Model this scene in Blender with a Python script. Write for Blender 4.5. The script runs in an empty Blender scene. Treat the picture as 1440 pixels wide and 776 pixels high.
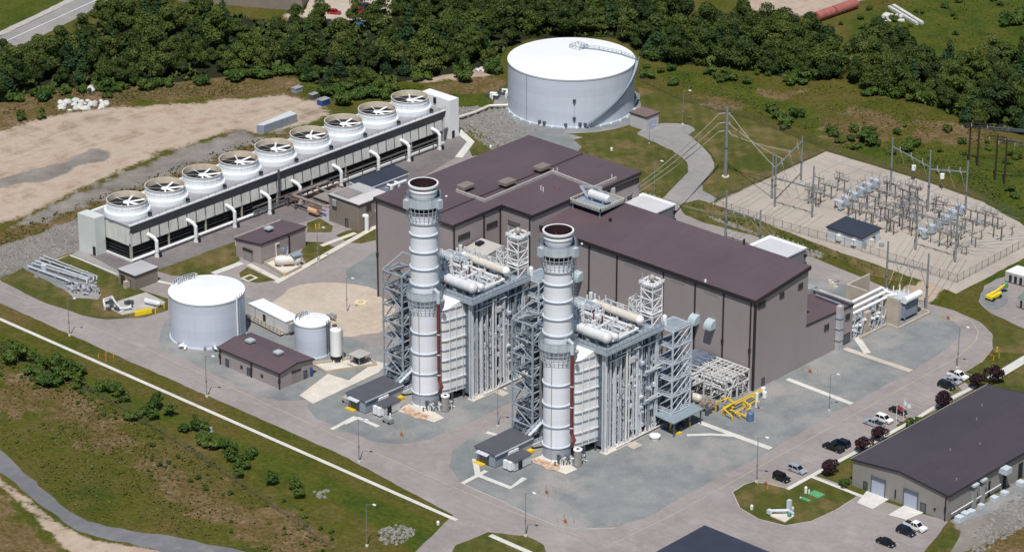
import bpy, math, random
import numpy as np
from mathutils import Vector, Matrix
random.seed(7); rng = np.random.default_rng(7)
R = math.radians
scene = bpy.context.scene
COL = scene.collection
# ------------------------------------------------------------------ survey: photo pixel -> point in the place
FOC, PITCH, YAW, CH = 4399., R(23.347), R(132.79), 340.
FW = np.array([math.cos(YAW)*math.cos(PITCH), math.sin(YAW)*math.cos(PITCH), -math.sin(PITCH)])
RT = np.array([math.sin(YAW), -math.cos(YAW), 0.]); UP = np.cross(RT, FW)
CAM = FW*(-CH/math.sin(PITCH))
def G(px, py, z=0.):
    d = FW*FOC + RT*(px-720) - UP*(py-388)
    p = CAM + d*((z-CAM[2])/d[2])
    return (float(p[0]), float(p[1]), z)
def GP(pts, z=0.): return [G(x, y, z)[:2] for x, y in pts]
def px_of(p):
    d = np.array(p, float)-CAM
    return 720+FOC*(d@RT)/(d@FW), 388-FOC*(d@UP)/(d@FW)
# ------------------------------------------------------------------ materials
MATS = {}
def nodes(name):
    m = bpy.data.materials.new(name); m.use_nodes = True
    nt = m.node_tree; nt.nodes.clear()
    o = nt.nodes.new('ShaderNodeOutputMaterial'); b = nt.nodes.new('ShaderNodeBsdfPrincipled')
    nt.links.new(b.outputs[0], o.inputs[0])
    return m, nt, b
def N(nt, t, **k):
    n = nt.nodes.new('ShaderNode'+t)
    for a, v in k.items():
        if a.startswith('i_'): n.inputs[a[2:].replace('_', ' ')].default_value = v
        else: setattr(n, a, v)
    return n
def srgb(*c):
    f = lambda v: (v/255/12.92 if v/255 <= .04045 else ((v/255+.055)/1.055)**2.4)
    return tuple(f(v) for v in c)
def ramp(nt, fac, stops):
    r = N(nt, 'ValToRGB'); e = r.color_ramp.elements
    while len(e) < len(stops): e.new(.5)
    for el, (p, c) in zip(e, stops): el.position = p; el.color = (*c, 1)
    nt.links.new(fac, r.inputs[0]); return r.outputs[0]
def mixc(nt, fac, a, b, mode='MIX'):
    m = N(nt, 'Mix', data_type='RGBA', blend_type=mode)
    for s, v in ((0, fac), (6, a), (7, b)):
        if hasattr(v, 'is_output'): nt.links.new(v, m.inputs[s])
        else: m.inputs[s].default_value = v if s == 0 else (*v, 1)
    return m.outputs[2]
def math_(nt, op, a, b=0., c=None):
    m = N(nt, 'Math', operation=op)
    for i, v in enumerate((a, b) if c is None else (a, b, c)):
        if hasattr(v, 'is_output'): nt.links.new(v, m.inputs[i])
        else: m.inputs[i].default_value = v
    return m.outputs[0]
def noise(nt, vec, scale, detail=4., rough=.55):
    n = N(nt, 'TexNoise', i_Scale=scale, i_Detail=detail, i_Roughness=rough)
    nt.links.new(vec, n.inputs['Vector']); return n.outputs['Fac']
def scaled(nt, vec, s):
    m = N(nt, 'Mapping'); m.inputs['Scale'].default_value = s
    nt.links.new(vec, m.inputs['Vector']); return m.outputs[0]
def pm(name, col, var=.12, scale=.25, rough=.6, metal=0., streak=0., streakcol=None, fine=0., bump=0., bscale=2., spec=.5, ribs=None):
    """painted / metal / mineral surface: base colour with broad mottling, fine grain, vertical dirt streaks, optional ribs"""
    if name in MATS: return MATS[name]
    m, nt, b = nodes(name)
    pos = N(nt, 'NewGeometry').outputs['Position']
    lo = tuple(c*(1-var) for c in col); hi = tuple(min(1, c*(1+var)) for c in col)
    c = ramp(nt, noise(nt, pos, scale), [(.3, lo), (.7, hi)])
    if fine:
        f = noise(nt, pos, bscale*1.7, 2.)
        c = mixc(nt, 1., c, ramp(nt, f, [(.25, (1-fine,)*3), (.75, (1+fine,)*3)]), 'MULTIPLY')
    if streak:
        s = noise(nt, scaled(nt, pos, (1.1, 1.1, .06)), 1.6, 5., .65)
        c = mixc(nt, math_(nt, 'MULTIPLY', ramp(nt, s, [(.5, (0,)*3), (.75, (1,)*3)]), streak), c, streakcol or tuple(v*.55 for v in col))
    nt.links.new(c, b.inputs['Base Color'])
    b.inputs['Roughness'].default_value = rough; b.inputs['Metallic'].default_value = metal
    b.inputs['Specular IOR Level'].default_value = spec
    h = None
    if bump: h = noise(nt, pos, bscale, 3.)
    if ribs:
        w = N(nt, 'TexWave', wave_type='BANDS', bands_direction=ribs[0], i_Scale=ribs[1], i_Distortion=0.)
        nt.links.new(pos, w.inputs['Vector']); h = w.outputs['Fac']; bump = ribs[2]
    if h is not None:
        bp = N(nt, 'Bump', i_Strength=bump, i_Distance=.12)
        nt.links.new(h, bp.inputs['Height']); nt.links.new(bp.outputs[0], b.inputs['Normal'])
    MATS[name] = m; return m
def plated(name, col, course):
    """painted steel plate: weld seams per course, faint plate-to-plate change, dirt runs"""
    m, nt, b = nodes(name); pos = N(nt, 'NewGeometry').outputs['Position']
    sx = N(nt, 'SeparateXYZ'); nt.links.new(pos, sx.inputs[0]); z = math_(nt, 'DIVIDE', sx.outputs[2], course)
    fr = math_(nt, 'FRACT', z); fl = math_(nt, 'FLOOR', z)
    wn = N(nt, 'TexWhiteNoise', noise_dimensions='1D'); nt.links.new(fl, wn.inputs['W'])
    c = ramp(nt, noise(nt, pos, .12, 4.), [(.3, tuple(v*.96 for v in col)), (.7, tuple(v*1.04 for v in col))])
    c = mixc(nt, 1., c, ramp(nt, wn.outputs['Value'], [(0., (.955,)*3), (1., (1.03,)*3)]), 'MULTIPLY')
    c = mixc(nt, ramp(nt, fr, [(0., (.35,)*3), (.035, (0,)*3)]), c, tuple(v*.6 for v in col))
    s = noise(nt, scaled(nt, pos, (1.2, 1.2, .05)), 1.5, 6., .7)
    c = mixc(nt, math_(nt, 'MULTIPLY', ramp(nt, s, [(.52, (0,)*3), (.74, (1,)*3)]), .3), c, tuple(v*f for v, f in zip(col, (.74, .70, .62))))
    nt.links.new(c, b.inputs['Base Color']); b.inputs['Roughness'].default_value = .48; MATS[name] = m; return m
def roofing(name, col):
    """standing seam roof sheet: pale seams, ponding stains, faded patches"""
    m, nt, b = nodes(name); pos = N(nt, 'NewGeometry').outputs['Position']
    c = ramp(nt, noise(nt, pos, .035, 6., .6), [(.34, tuple(v*.86 for v in col)), (.5, col), (.66, tuple(v*1.13 for v in col))])
    w = N(nt, 'TexWave', wave_type='BANDS', bands_direction='Y', i_Scale=.5); nt.links.new(pos, w.inputs['Vector'])
    c = mixc(nt, ramp(nt, w.outputs['Fac'], [(.90, (0,)*3), (1., (.22,)*3)]), c, tuple(min(1, v*1.7) for v in col))
    s = noise(nt, scaled(nt, pos, (.5, .05, 1)), 1.3, 5., .65)
    c = mixc(nt, math_(nt, 'MULTIPLY', ramp(nt, s, [(.52, (0,)*3), (.72, (1,)*3)]), .35), c, tuple(v*.68 for v in col))
    st = noise(nt, pos, .17, 5., .7); c = mixc(nt, ramp(nt, st, [(.60, (0,)*3), (.70, (.3,)*3)]), c, tuple(v*1.35 for v in col))
    nt.links.new(c, b.inputs['Base Color']); b.inputs['Roughness'].default_value = .55; MATS[name] = m; return m
M = dict(
 wall=pm('wall_siding', (.325, .285, .285), .05, .06, .55, streak=.16, fine=.03),
 wall2=pm('office_siding', (.27, .255, .24), .05, .08, .55, streak=.15, fine=.03),
 roof=roofing('brown_roof', (.104, .073, .083)),
 roof2=roofing('charcoal_roof', (.062, .052, .064)),
 trim=pm('dark_trim', (.028, .023, .024), .1, .5, .5),
 louvre=pm('louvre', (.04, .037, .036), .1, .5, .5),
 white=pm('white_paint', (.80, .81, .82), .03, .1, .42, streak=.06),
 tank=plated('tank_shell_shade', (.56, .61, .70), 2.45),  # white shell coloured bluer and darker than the roof, shade put into the paint
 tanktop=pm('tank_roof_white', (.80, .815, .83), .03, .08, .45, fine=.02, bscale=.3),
 stack=plated('stack_paint', (.77, .80, .86), 2.2),
 duct=pm('duct_panel', (.80, .80, .80), .05, .2, .5, streak=.15, streakcol=(.45, .45, .46)),
 steel=pm('galvanised', (.29, .35, .41), .16, .5, .45, .25, streak=.3, streakcol=(.22, .25, .28)),
 lsteel=pm('light_steel', (.58, .63, .69), .12, .5, .45, .1, streak=.25, streakcol=(.33, .36, .4)),
 grate=pm('grating', (.27, .32, .37), .15, .8, .6, .1, fine=.2, bscale=3.),
 dsteel=pm('dark_steel', (.10, .115, .13), .2, .6, .5, .2),
 casing=pm('boiler_casing', (.14, .175, .23), .35, .7, .5, .1, streak=.7, streakcol=(.07, .085, .11), fine=.2),
 pipe=pm('pipe_cladding', (.74, .75, .76), .08, .6, .35, .15, streak=.15),
 cream=pm('cream_cladding', (.66, .61, .52), .06, .6, .4, .1, streak=.15),
 rust=pm('rust_red', (.17, .035, .022), .25, .8, .7, streak=.4),
 flue=pm('stack_inside', (.028, .008, .011), .3, .8, .8),  # near-black dark red for the inside of the stack
 grey=pm('grey_equipment', (.30, .31, .32), .12, .6, .55),
 tan=pm('tan_concrete', (.46, .40, .33), .10, .3, .85, fine=.08, streak=.25),
 conc=pm('pale_concrete', (.60, .555, .49), .12, .25, .9, fine=.12, bscale=1.5),
 path=pm('white_path', (.58, .57, .535), .10, .2, .9, fine=.10, bscale=1.),
 apron=pm('tan_apron', (.50, .45, .38), .14, .2, .9, fine=.10),
 stain=pm('rust_stained_concrete', (.50, .34, .24), .45, .9, .9, fine=.25),
 kerb=pm('kerb_concrete', (.40, .385, .36), .12, .3, .9),
 yellow=pm('yellow_paint', (.70, .47, .03), .1, .6, .45, streak=.2),
 orange=pm('red_orange_paint', (.36, .10, .05), .1, .6, .5),
 green=pm('green_cover', (.10, .32, .14), .12, .8, .6),
 blue=pm('blue_plastic', (.02, .07, .30), .1, .8, .4),
 navy=pm('navy_roof', (.035, .042, .062), .1, .3, .5),
 bluegrey=pm('shed_wall', (.27, .32, .38), .07, .3, .5, streak=.2),
 slate=pm('shed_roof', (.085, .088, .105), .1, .3, .6),
 brown=pm('brown_wall', (.23, .195, .165), .08, .3, .7, streak=.2),
 flatroof=pm('grey_flat_roof', (.40, .40, .41), .1, .15, .8, fine=.06),
 casingt=pm('tower_casing', (.62, .63, .60), .10, .25, .6, streak=.55, streakcol=(.27, .25, .22)),
 fandeck=pm('tower_deck', (.30, .295, .31), .12, .25, .7, fine=.08),
 fanring=pm('fan_stack_white', (.70, .74, .77), .06, .25, .45, streak=.15),
 faninner=pm('fan_stack_inside', (.62, .54, .43), .12, .4, .6, streak=.25),
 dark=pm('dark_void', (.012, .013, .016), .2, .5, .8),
 wood=pm('dark_wood', (.035, .024, .018), .25, 1.5, .9),
 pole=pm('pole_steel', (.25, .275, .30), .1, .4, .45, .3),
 insul=pm('insulator', (.36, .33, .31), .1, 1., .3),
 wire=pm('conductor', (.42, .41, .30), .1, 1., .5, .3),
 swgrey=pm('switch_steel', (.14, .135, .13), .2, 1., .55, .3),
 breaker=pm('breaker_paint', (.42, .48, .54), .08, 1., .4),
 rock=pm('pale_rock', (.55, .55, .53), .2, .8, .9, fine=.25, bump=.6, bscale=2.),
 redtank=pm('faded_red', (.36, .12, .10), .15, .4, .6, streak=.3),
 rubber=pm('tyre', (.012, .012, .012), .1, 3., .8),
 glass=pm('car_glass', (.008, .01, .013), .1, 3., .08),
 chrome=pm('wheel_rim', (.5, .5, .52), .1, 3., .3, .7),
 lampm=pm('lamp_pole', (.27, .28, .29), .1, 1., .5, .3),
 door=pm('roller_door', (.43, .47, .58), .04, .4, .5, ribs=('Z', 3., .4)),
)
def fence_mat():
    m, nt, b = nodes('chain_link'); out = nt.nodes['Material Output']
    b.inputs['Base Color'].default_value = (.16, .17, .16, 1); b.inputs['Roughness'].default_value = .6; b.inputs['Metallic'].default_value = .5
    t = N(nt, 'BsdfTransparent'); mx = N(nt, 'MixShader'); mx.inputs[0].default_value = .12
    nt.links.new(t.outputs[0], mx.inputs[1]); nt.links.new(b.outputs[0], mx.inputs[2]); nt.links.new(mx.outputs[0], out.inputs[0])
    return m
M['mesh'] = fence_mat()
def leaf_mat(name, a, b2, sat=1.):
    m, nt, b = nodes(name)
    oi = N(nt, 'ObjectInfo'); pos = N(nt, 'NewGeometry').outputs['Position']
    n = noise(nt, pos, .35, 3.); f = math_(nt, 'ADD', math_(nt, 'MULTIPLY', oi.outputs['Random'], .55), math_(nt, 'MULTIPLY', n, .5))
    c = ramp(nt, f, [(.2, a), (.85, b2)])
    fl = noise(nt, pos, 2.3, 1.)
    c = mixc(nt, 1., c, ramp(nt, fl, [(.3, (.65,)*3), (.7, (1.35,)*3)]), 'MULTIPLY')
    nt.links.new(c, b.inputs['Base Color']); b.inputs['Roughness'].default_value = .65; b.inputs['Specular IOR Level'].default_value = .25
    return m
M['leaf'] = leaf_mat('woodland_leaf', (.016, .036, .006), (.075, .105, .016))
M['leaf2'] = leaf_mat('shrub_leaf', (.028, .066, .010), (.080, .120, .018))
M['pine'] = leaf_mat('pine_needle', (.016, .042, .014), (.035, .072, .020))
M['pale'] = leaf_mat('pale_leaf', (.045, .070, .012), (.105, .130, .028))
M['plum'] = leaf_mat('purple_leaf', (.020, .008, .012), (.045, .016, .022))
M['bark'] = pm('bark', (.075, .058, .045), .25, 2., .9)
# ------------------------------------------------------------------ mesh builder
SPLIT = set('landing side_platform foot casing_stiffener davit_post drum_head duct_leg nozzle saddle tower_platform valve steam_pipe vent_silencer insulator expansion_joint pipe_collar sampling_box bushing leg cooling_unit standby_unit column end_casing jumper switch_arm frame wall_lamp support wheel pump conductor guard_post post roof_bollard vent_pipe equipment_box link_bridge anchor_chair drain_pipe inlet_pipe manway roof_railing stair_bracket shaft_band conservator_leg condenser_unit door_frame basin_kerb deck_edge inlet_louvre'.split())
class MB:
    def __init__(s): s.v, s.f, s.st = [], [], []
    def add(s, vs, fs):
        o = len(s.v); s.st.append((o, len(s.f))); s.v += [tuple(map(float, p)) for p in vs]; s.f += [tuple(i+o for i in f) for f in fs]; return s
    def box(s, x0, x1, y0, y1, z0, z1):
        return s.add([(x, y, z) for z in (z0, z1) for y in (y0, y1) for x in (x0, x1)],
                     [(0, 2, 3, 1), (4, 5, 7, 6), (0, 1, 5, 4), (1, 3, 7, 5), (3, 2, 6, 7), (2, 0, 4, 6)])
    def cbox(s, x, y, z, dx, dy, dz): return s.box(x-dx/2, x+dx/2, y-dy/2, y+dy/2, z, z+dz)
    def prism(s, poly, z0, z1):
        n = len(poly); a = sum(poly[i][0]*poly[(i+1) % n][1]-poly[(i+1) % n][0]*poly[i][1] for i in range(n))
        if a < 0: poly = poly[::-1]
        f = lambda z, p: z(p) if callable(z) else z
        vs = [(p[0], p[1], f(z0, p)) for p in poly]+[(p[0], p[1], f(z1, p)) for p in poly]
        return s.add(vs, [tuple(range(n-1, -1, -1)), tuple(range(n, 2*n))]+[(i, (i+1) % n, (i+1) % n+n, i+n) for i in range(n)])
    def sheet(s, poly, z):
        n = len(poly); a = sum(poly[i][0]*poly[(i+1) % n][1]-poly[(i+1) % n][0]*poly[i][1] for i in range(n))
        if a < 0: poly = poly[::-1]
        return s.add([(p[0], p[1], z) for p in poly], [tuple(range(n))])
    def cyl(s, p0, p1, r0, r1=None, n=12, caps=True):
        r1 = r0 if r1 is None else r1
        a = Vector(p0); b = Vector(p1); d = (b-a)
        if d.length < 1e-6: return s
        d.normalize(); u = d.orthogonal().normalized() if abs(d.z) < .999 else Vector((1, 0, 0)); w = d.cross(u)
        vs = [a+(u*math.cos(t)+w*math.sin(t))*r0 for t in [2*math.pi*i/n for i in range(n)]]+[b+(u*math.cos(t)+w*math.sin(t))*r1 for t in [2*math.pi*i/n for i in range(n)]]
        fs = [(i, (i+1) % n, (i+1) % n+n, i+n) for i in range(n)]
        if caps: fs += [tuple(range(n-1, -1, -1)), tuple(range(n, 2*n))]
        return s.add(vs, fs)
    def path(s, pts, r, n=8, elbow=True):
        for a, b in zip(pts, pts[1:]): s.cyl(a, b, r, n=n)
        if elbow:
            for p in pts[1:-1]: s.ball(p, r*1.04, n, max(4, n//2))
        return s
    def ball(s, c, r, n=10, m=6, sz=1.):
        return s.lathe([(r*math.sin(math.pi*i/m), -r*sz*math.cos(math.pi*i/m)) for i in range(m+1)], c, n)
    def beam(s, p0, p1, w, h=None):
        h = h or w; a = Vector(p0); b = Vector(p1); d = (b-a)
        if d.length < 1e-6: return s
        d.normalize(); u = Vector((0, 0, 1)).cross(d) if abs(d.z) < .99 else Vector((1, 0, 0)); u.normalize(); v = d.cross(u)
        u = u*w/2; v = v*h/2; vs = [q+x*u+y*v for q in (a, b) for x, y in ((-1, -1), (1, -1), (1, 1), (-1, 1))]
        return s.add(vs, [(0, 1, 5, 4), (1, 2, 6, 5), (2, 3, 7, 6), (3, 0, 4, 7), (3, 2, 1, 0), (4, 5, 6, 7)])
    def lathe(s, prof, c, n=24, a0=0., a1=2*math.pi):
        full = abs(a1-a0-2*math.pi) < 1e-6; k = n if full else n+1
        vs = [(c[0]+r*math.cos(a0+(a1-a0)*i/n), c[1]+r*math.sin(a0+(a1-a0)*i/n), c[2]+z) for r, z in prof for i in range(k)]
        fs = []
        for j in range(len(prof)-1):
            for i in range(n):
                i2 = (i+1) % k if full else i+1
                fs.append((j*k+i, j*k+i2, (j+1)*k+i2, (j+1)*k+i))
        return s.add(vs, fs)
    def rail(s, pts, z, h=1.1, step=2., r=.05, closed=False, w=None):
        pts = list(pts)+([pts[0]] if closed else [])
        f = (lambda p: p[2]) if len(pts[0]) > 2 else (lambda p: z)
        for a, b in zip(pts, pts[1:]):
            L = math.dist(a[:2], b[:2]); n = max(1, round(L/step))
            for q in (h, h*.55): s.beam((a[0], a[1], f(a)+q), (b[0], b[1], f(b)+q), r*2)
            for i in range(n+1):
                t = i/n; x, y, zz = a[0]+(b[0]-a[0])*t, a[1]+(b[1]-a[1])*t, f(a)+(f(b)-f(a))*t
                s.beam((x, y, zz), (x, y, zz+h), r*2)
        return s
    def split(s):
        """groups of added shapes that touch each other"""
        st = s.st+[(len(s.v), len(s.f))]; n = len(s.st); lo = []; hi = []
        for (a, _), (b, _) in zip(st, st[1:]):
            q = np.array(s.v[a:b]); lo.append(q.min(0)-.04); hi.append(q.max(0)+.04)
        lo, hi = np.array(lo), np.array(hi); g = list(range(n))
        def root(i):
            while g[i] != i: i = g[i]
            return i
        for i in range(n):
            for j in np.nonzero(((lo[i] <= hi[i+1:]) & (hi[i] >= lo[i+1:])).all(1))[0]: g[root(i)] = root(i+1+int(j))
        out = {}
        for i in range(n): out.setdefault(root(i), []).append(i)
        res = []
        for ids in out.values():
            m = MB()
            for i in ids: (a, fa), (b, fb) = st[i], st[i+1]; m.add(s.v[a:b], [tuple(k-a for k in f) for f in s.f[fa:fb]])
            res.append(m)
        return res
    def build(s, name, mat, parent=None, origin=None, smooth=False, **props):
        if parent is not None and name in SPLIT and len(s.st) > 1:
            got = s.split()
            if 1 < len(got) <= 60:
                obs = [m.build(name, mat, parent, origin, smooth, **props) for m in got]; return obs[0]
        o_ = origin if origin is not None else ((parent['_o'] if parent is not None and '_o' in parent else (0, 0, 0)))
        me = bpy.data.meshes.new(name)
        me.from_pydata([(x-o_[0], y-o_[1], z-o_[2]) for x, y, z in s.v], [], s.f)
        me.materials.append(M[mat] if isinstance(mat, str) else mat)
        if smooth:
            me.polygons.foreach_set('use_smooth', [True]*len(me.polygons)); me.set_sharp_from_angle(angle=R(38))
        me.update()
        ob = bpy.data.objects.new(name, me); COL.objects.link(ob)
        if parent is not None: ob.parent = parent; ob['_o'] = list(o_)
        else: ob.location = o_; ob['_o'] = list(o_)
        for k, v in props.items(): ob[k] = v
        return ob
def tag(o, label, cat, group=None):
    o['label'] = label; o['category'] = cat
    if group: o['group'] = group
    return o
def thing(name, label, cat, loc=(0, 0, 0), group=None):
    o = bpy.data.objects.new(name, None); COL.objects.link(o); o.location = loc; o['_o'] = list(loc)
    o.empty_display_size = .5
    return tag(o, label, cat, group)
def structure(name, mb, mat, **k):
    o = mb.build(name, mat, **k); o['kind'] = 'structure'; return o
def copy_tree(o, parent=None):
    c = o.copy(); COL.objects.link(c)
    if parent is not None: c.parent = parent
    for ch in list(o.children): copy_tree(ch, c)
    return c
def dup(o, loc, rz=0., label=None, group=None, sc=None):
    c = copy_tree(o); c.location = loc; c.rotation_euler = (0, 0, rz)
    if sc: c.scale = (sc, sc, sc) if not hasattr(sc, '__len__') else sc
    if label: c['label'] = label
    if group: c['group'] = group
    return c
# ------------------------------------------------------------------ ground: one sheet to the horizon, what grows where held as point masks
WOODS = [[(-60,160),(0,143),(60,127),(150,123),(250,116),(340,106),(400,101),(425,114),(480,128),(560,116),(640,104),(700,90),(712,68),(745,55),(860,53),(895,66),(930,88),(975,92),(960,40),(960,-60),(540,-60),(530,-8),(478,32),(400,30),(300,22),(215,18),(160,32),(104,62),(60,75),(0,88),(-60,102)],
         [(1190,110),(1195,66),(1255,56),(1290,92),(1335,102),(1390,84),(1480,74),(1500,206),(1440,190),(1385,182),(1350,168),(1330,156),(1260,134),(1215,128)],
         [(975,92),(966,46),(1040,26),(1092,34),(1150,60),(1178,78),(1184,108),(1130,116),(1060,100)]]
MASK = dict(
 sand=[([(-90,345),(-90,190),(0,184),(84,160),(160,151),(268,145),(402,134),(440,140),(465,162),(440,172),(365,190),(335,181),(234,214),(127,258),(40,300)],5),
       ([(-14,660),(30,694),(86,736),(120,756),(250,778),(180,792),(100,776),(58,738),(18,694),(-20,676)],2), ([(1040,6),(1080,-8),(1240,-12),(1180,16),(1110,26),(1066,18)],4),
       ([(440,60),(400,20),(540,0),(545,30)],6), ([(1240,420),(1300,392),(1330,402),(1312,425),(1280,432)],2), ([(545,108),(600,98),(700,96),(705,106),(600,116)],4), ([(1425,690),(1450,680),(1470,720),(1420,750)],3)],
 gravel=[([(-20,268),(30,258),(62,256),(100,243),(112,232),(150,228),(158,214),(132,208),(98,226),(60,236),(0,250)],2.5), ([(20,318),(140,258),(240,215),(340,182),(365,190),(415,178),(330,212),(250,242),(170,272),(60,312)],6),
       ([(-60,400),(-10,350),(60,326),(112,306),(118,350),(40,374),(0,394)],2), ([(640,153),(662,150),(712,150),(725,175),(760,180),(815,190),(700,220),(640,182)],1),
       ([(1325,790),(1345,735),(1372,712),(1440,668),(1480,680),(1440,740)],1.5), ([(955,296),(1000,310),(1040,324),(1100,345),(1110,352),(1060,338),(960,302)],1.2)],
 dry=[([(-60,190),(0,142),(60,126),(150,120),(340,103),(412,110),(428,138),(380,135),(200,143),(60,168),(0,194)],3.5), ([(165,150),(240,146),(300,148),(330,156),(260,168),(200,165)],5), ([(226,206),(280,197),(292,205),(240,217)],3), ([(330,150),(380,142),(400,150),(360,160)],4), ([(-60,360),(0,326),(120,282),(230,240),(330,202),(420,180),(450,186),(300,236),(150,300),(60,326),(0,350)],2.5),
      ([(-20,545),(50,528),(120,558),(200,620),(150,640),(60,580),(-20,575)],7), ([(170,630),(230,640),(330,690),(420,745),(360,770),(250,710)],6), ([(600,122),(690,106),(712,112),(700,128),(620,136)],3),
      ([(975,130),(1040,138),(1060,150),(1010,158)],5), ([(1150,170),(1230,152),(1280,175),(1250,205),(1180,200)],7), ([(1060,126),(1130,128),(1100,142)],4), ([(1290,170),(1400,180),(1370,205),(1280,200)],6), ([(-20,690),(20,720),(80,780),(60,800),(-60,800)],6), ([(380,700),(470,765),(420,800),(360,760)],4), ([(1390,735),(1460,700),(1470,790),(1360,800)],4)],
 lush=[([(-60,455),(0,470),(200,562),(420,655),(640,745),(600,790),(500,722),(300,620),(100,540),(-60,480)],3), ([(400,100),(450,118),(520,122),(600,116),(590,132),(500,142),(430,136)],4), ([(590,130),(640,128),(712,118),(713,150),(640,152),(600,150)],3),
      ([(900,96),(960,118),(1060,150),(1150,190),(1230,226),(1340,250),(1440,320),(1500,300),(1440,200),(1330,215),(1200,180),(1060,118),(960,98)],6), ([(1190,60),(1200,20),(1300,0),(1470,-20),(1470,70),(1380,84),(1290,80),(1260,50)],6), ([(1395,545),(1445,505),(1480,520),(1440,556)],2), ([(1350,405),(1440,355),(1500,365),(1440,392),(1390,400)],2), ([(1395,455),(1445,462),(1450,498),(1396,500),(1400,480)],2), ([(-60,70),(-60,30),(0,0),(60,-40),(160,-40),(90,8),(0,50)],3)],
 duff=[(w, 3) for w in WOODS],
)
def ground_sheet():
    st = 2.0; xs = np.arange(-330, 232, st); ys = np.arange(-235, 340, st)
    gx, gy = np.meshgrid(xs, ys); P2 = np.stack([gx.ravel(), gy.ravel()], 1)
    chan = {}
    for name, polys in MASK.items():
        val = np.zeros(len(P2))
        for poly, soft in polys:
            w = np.array(GP(poly)); a = w; b = np.roll(w, -1, 0)
            d2 = np.full(len(P2), 1e9); ins = np.zeros(len(P2), bool)
            for p, q in zip(a, b):
                e = q-p; t = np.clip(((P2-p)@e)/(e@e), 0, 1); d2 = np.minimum(d2, ((P2-p-t[:, None]*e)**2).sum(1))
                c = (p[1] > P2[:, 1]) != (q[1] > P2[:, 1])
                ins ^= c & (P2[:, 0] < (q[0]-p[0])*(P2[:, 1]-p[1])/((q[1]-p[1]) or 1e-9)+p[0])
            sd = np.where(ins, 1, -1)*np.sqrt(d2)
            val = np.maximum(val, np.clip(.5+sd/(2*soft), 0, 1))
        chan[name] = val
    nx, ny = len(xs), len(ys)
    idx = np.arange(nx*ny).reshape(ny, nx)
    faces = np.stack([idx[:-1, :-1], idx[:-1, 1:], idx[1:, 1:], idx[1:, :-1]], -1).reshape(-1, 4).tolist()
    verts = np.column_stack([P2, np.zeros(len(P2))]).tolist()
    k = len(verts); B = 6000.
    x0, x1, y0, y1 = xs[0], xs[-1], ys[0], ys[-1]
    verts += [(-B, -B, 0), (B, -B, 0), (B, B, 0), (-B, B, 0)]
    bot, top, lef, rig = idx[0].tolist(), idx[-1].tolist(), idx[:, 0].tolist(), idx[:, -1].tolist()
    faces += [[k, k+1]+bot[::-1], [k+1, k+2]+rig[::-1], [k+2, k+3]+top, [k+3, k]+lef]
    me = bpy.data.meshes.new('ground'); me.from_pydata(verts, [], faces)
    for name, v in chan.items():
        at = me.attributes.new(name, 'FLOAT', 'POINT'); at.data.foreach_set('value', np.concatenate([v, np.zeros(4)]).astype(np.float32))
    m, nt, b = nodes('ground_cover'); pos = N(nt, 'NewGeometry').outputs['Position']
    n1, n2, n3, n4 = noise(nt, pos, .03, 7., .62), noise(nt, pos, .11, 6., .68), noise(nt, pos, .8, 5., .7), noise(nt, pos, 2.6, 2., .6)
    base = ramp(nt, n1, [(.32, (.040, .060, .007)), (.46, (.074, .080, .010)), (.56, (.092, .080, .017)), (.70, (.14, .105, .04))])
    base = mixc(nt, ramp(nt, n2, [(.48, (0,)*3), (.72, (.75,)*3)]), base, (.13, .098, .035))
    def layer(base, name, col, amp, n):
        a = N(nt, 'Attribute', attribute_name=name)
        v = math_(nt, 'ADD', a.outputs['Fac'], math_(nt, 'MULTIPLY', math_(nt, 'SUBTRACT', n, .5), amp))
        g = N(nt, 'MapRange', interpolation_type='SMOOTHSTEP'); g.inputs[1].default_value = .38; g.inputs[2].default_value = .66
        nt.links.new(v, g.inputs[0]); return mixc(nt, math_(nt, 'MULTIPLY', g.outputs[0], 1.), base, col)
    nm = math_(nt, 'ADD', math_(nt, 'MULTIPLY', n2, .65), math_(nt, 'MULTIPLY', n3, .35))
    lush = ramp(nt, n2, [(.35, (.036, .064, .007)), (.55, (.070, .086, .010)), (.72, (.098, .088, .018))])
    dry = ramp(nt, nm, [(.34, (.082, .072, .014)), (.46, (.118, .086, .03)), (.56, (.16, .112, .056)), (.68, (.23, .165, .10))])
    sand = ramp(nt, math_(nt, 'ADD', math_(nt, 'MULTIPLY', n1, .5), math_(nt, 'MULTIPLY', n2, .5)), [(.36, (.215, .165, .115)), (.43, (.35, .275, .205)), (.49, (.44, .36, .285)), (.55, (.40, .30, .235)), (.60, (.29, .215, .145)), (.66, (.44, .37, .295))])
    grav = ramp(nt, n2, [(.3, (.15, .135, .12)), (.5, (.22, .20, .18)), (.7, (.29, .27, .245))])
    c = layer(base, 'lush', lush, 1.5, nm); c = layer(c, 'dry', dry, 2.0, n2)
    c = mixc(nt, 1., c, ramp(nt, n3, [(.3, (.62,)*3), (.7, (1.34,)*3)]), 'MULTIPLY')
    tr = noise(nt, scaled(nt, pos, (.9, .06, 1)), .8, 6., .65)
    sand = mixc(nt, ramp(nt, tr, [(.45, (0,)*3), (.7, (.55,)*3)]), sand, (.50, .43, .35))
    sand = mixc(nt, ramp(nt, n3, [(.52, (0,)*3), (.75, (.22,)*3)]), sand, (.27, .21, .15))
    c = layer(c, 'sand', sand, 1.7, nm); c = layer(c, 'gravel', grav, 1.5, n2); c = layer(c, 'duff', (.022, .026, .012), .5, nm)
    c = mixc(nt, 1., c, ramp(nt, n4, [(.3, (.93,)*3), (.7, (1.07,)*3)]), 'MULTIPLY')
    nt.links.new(c, b.inputs['Base Color']); b.inputs['Roughness'].default_value = .95; b.inputs['Specular IOR Level'].default_value = .15
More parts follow.
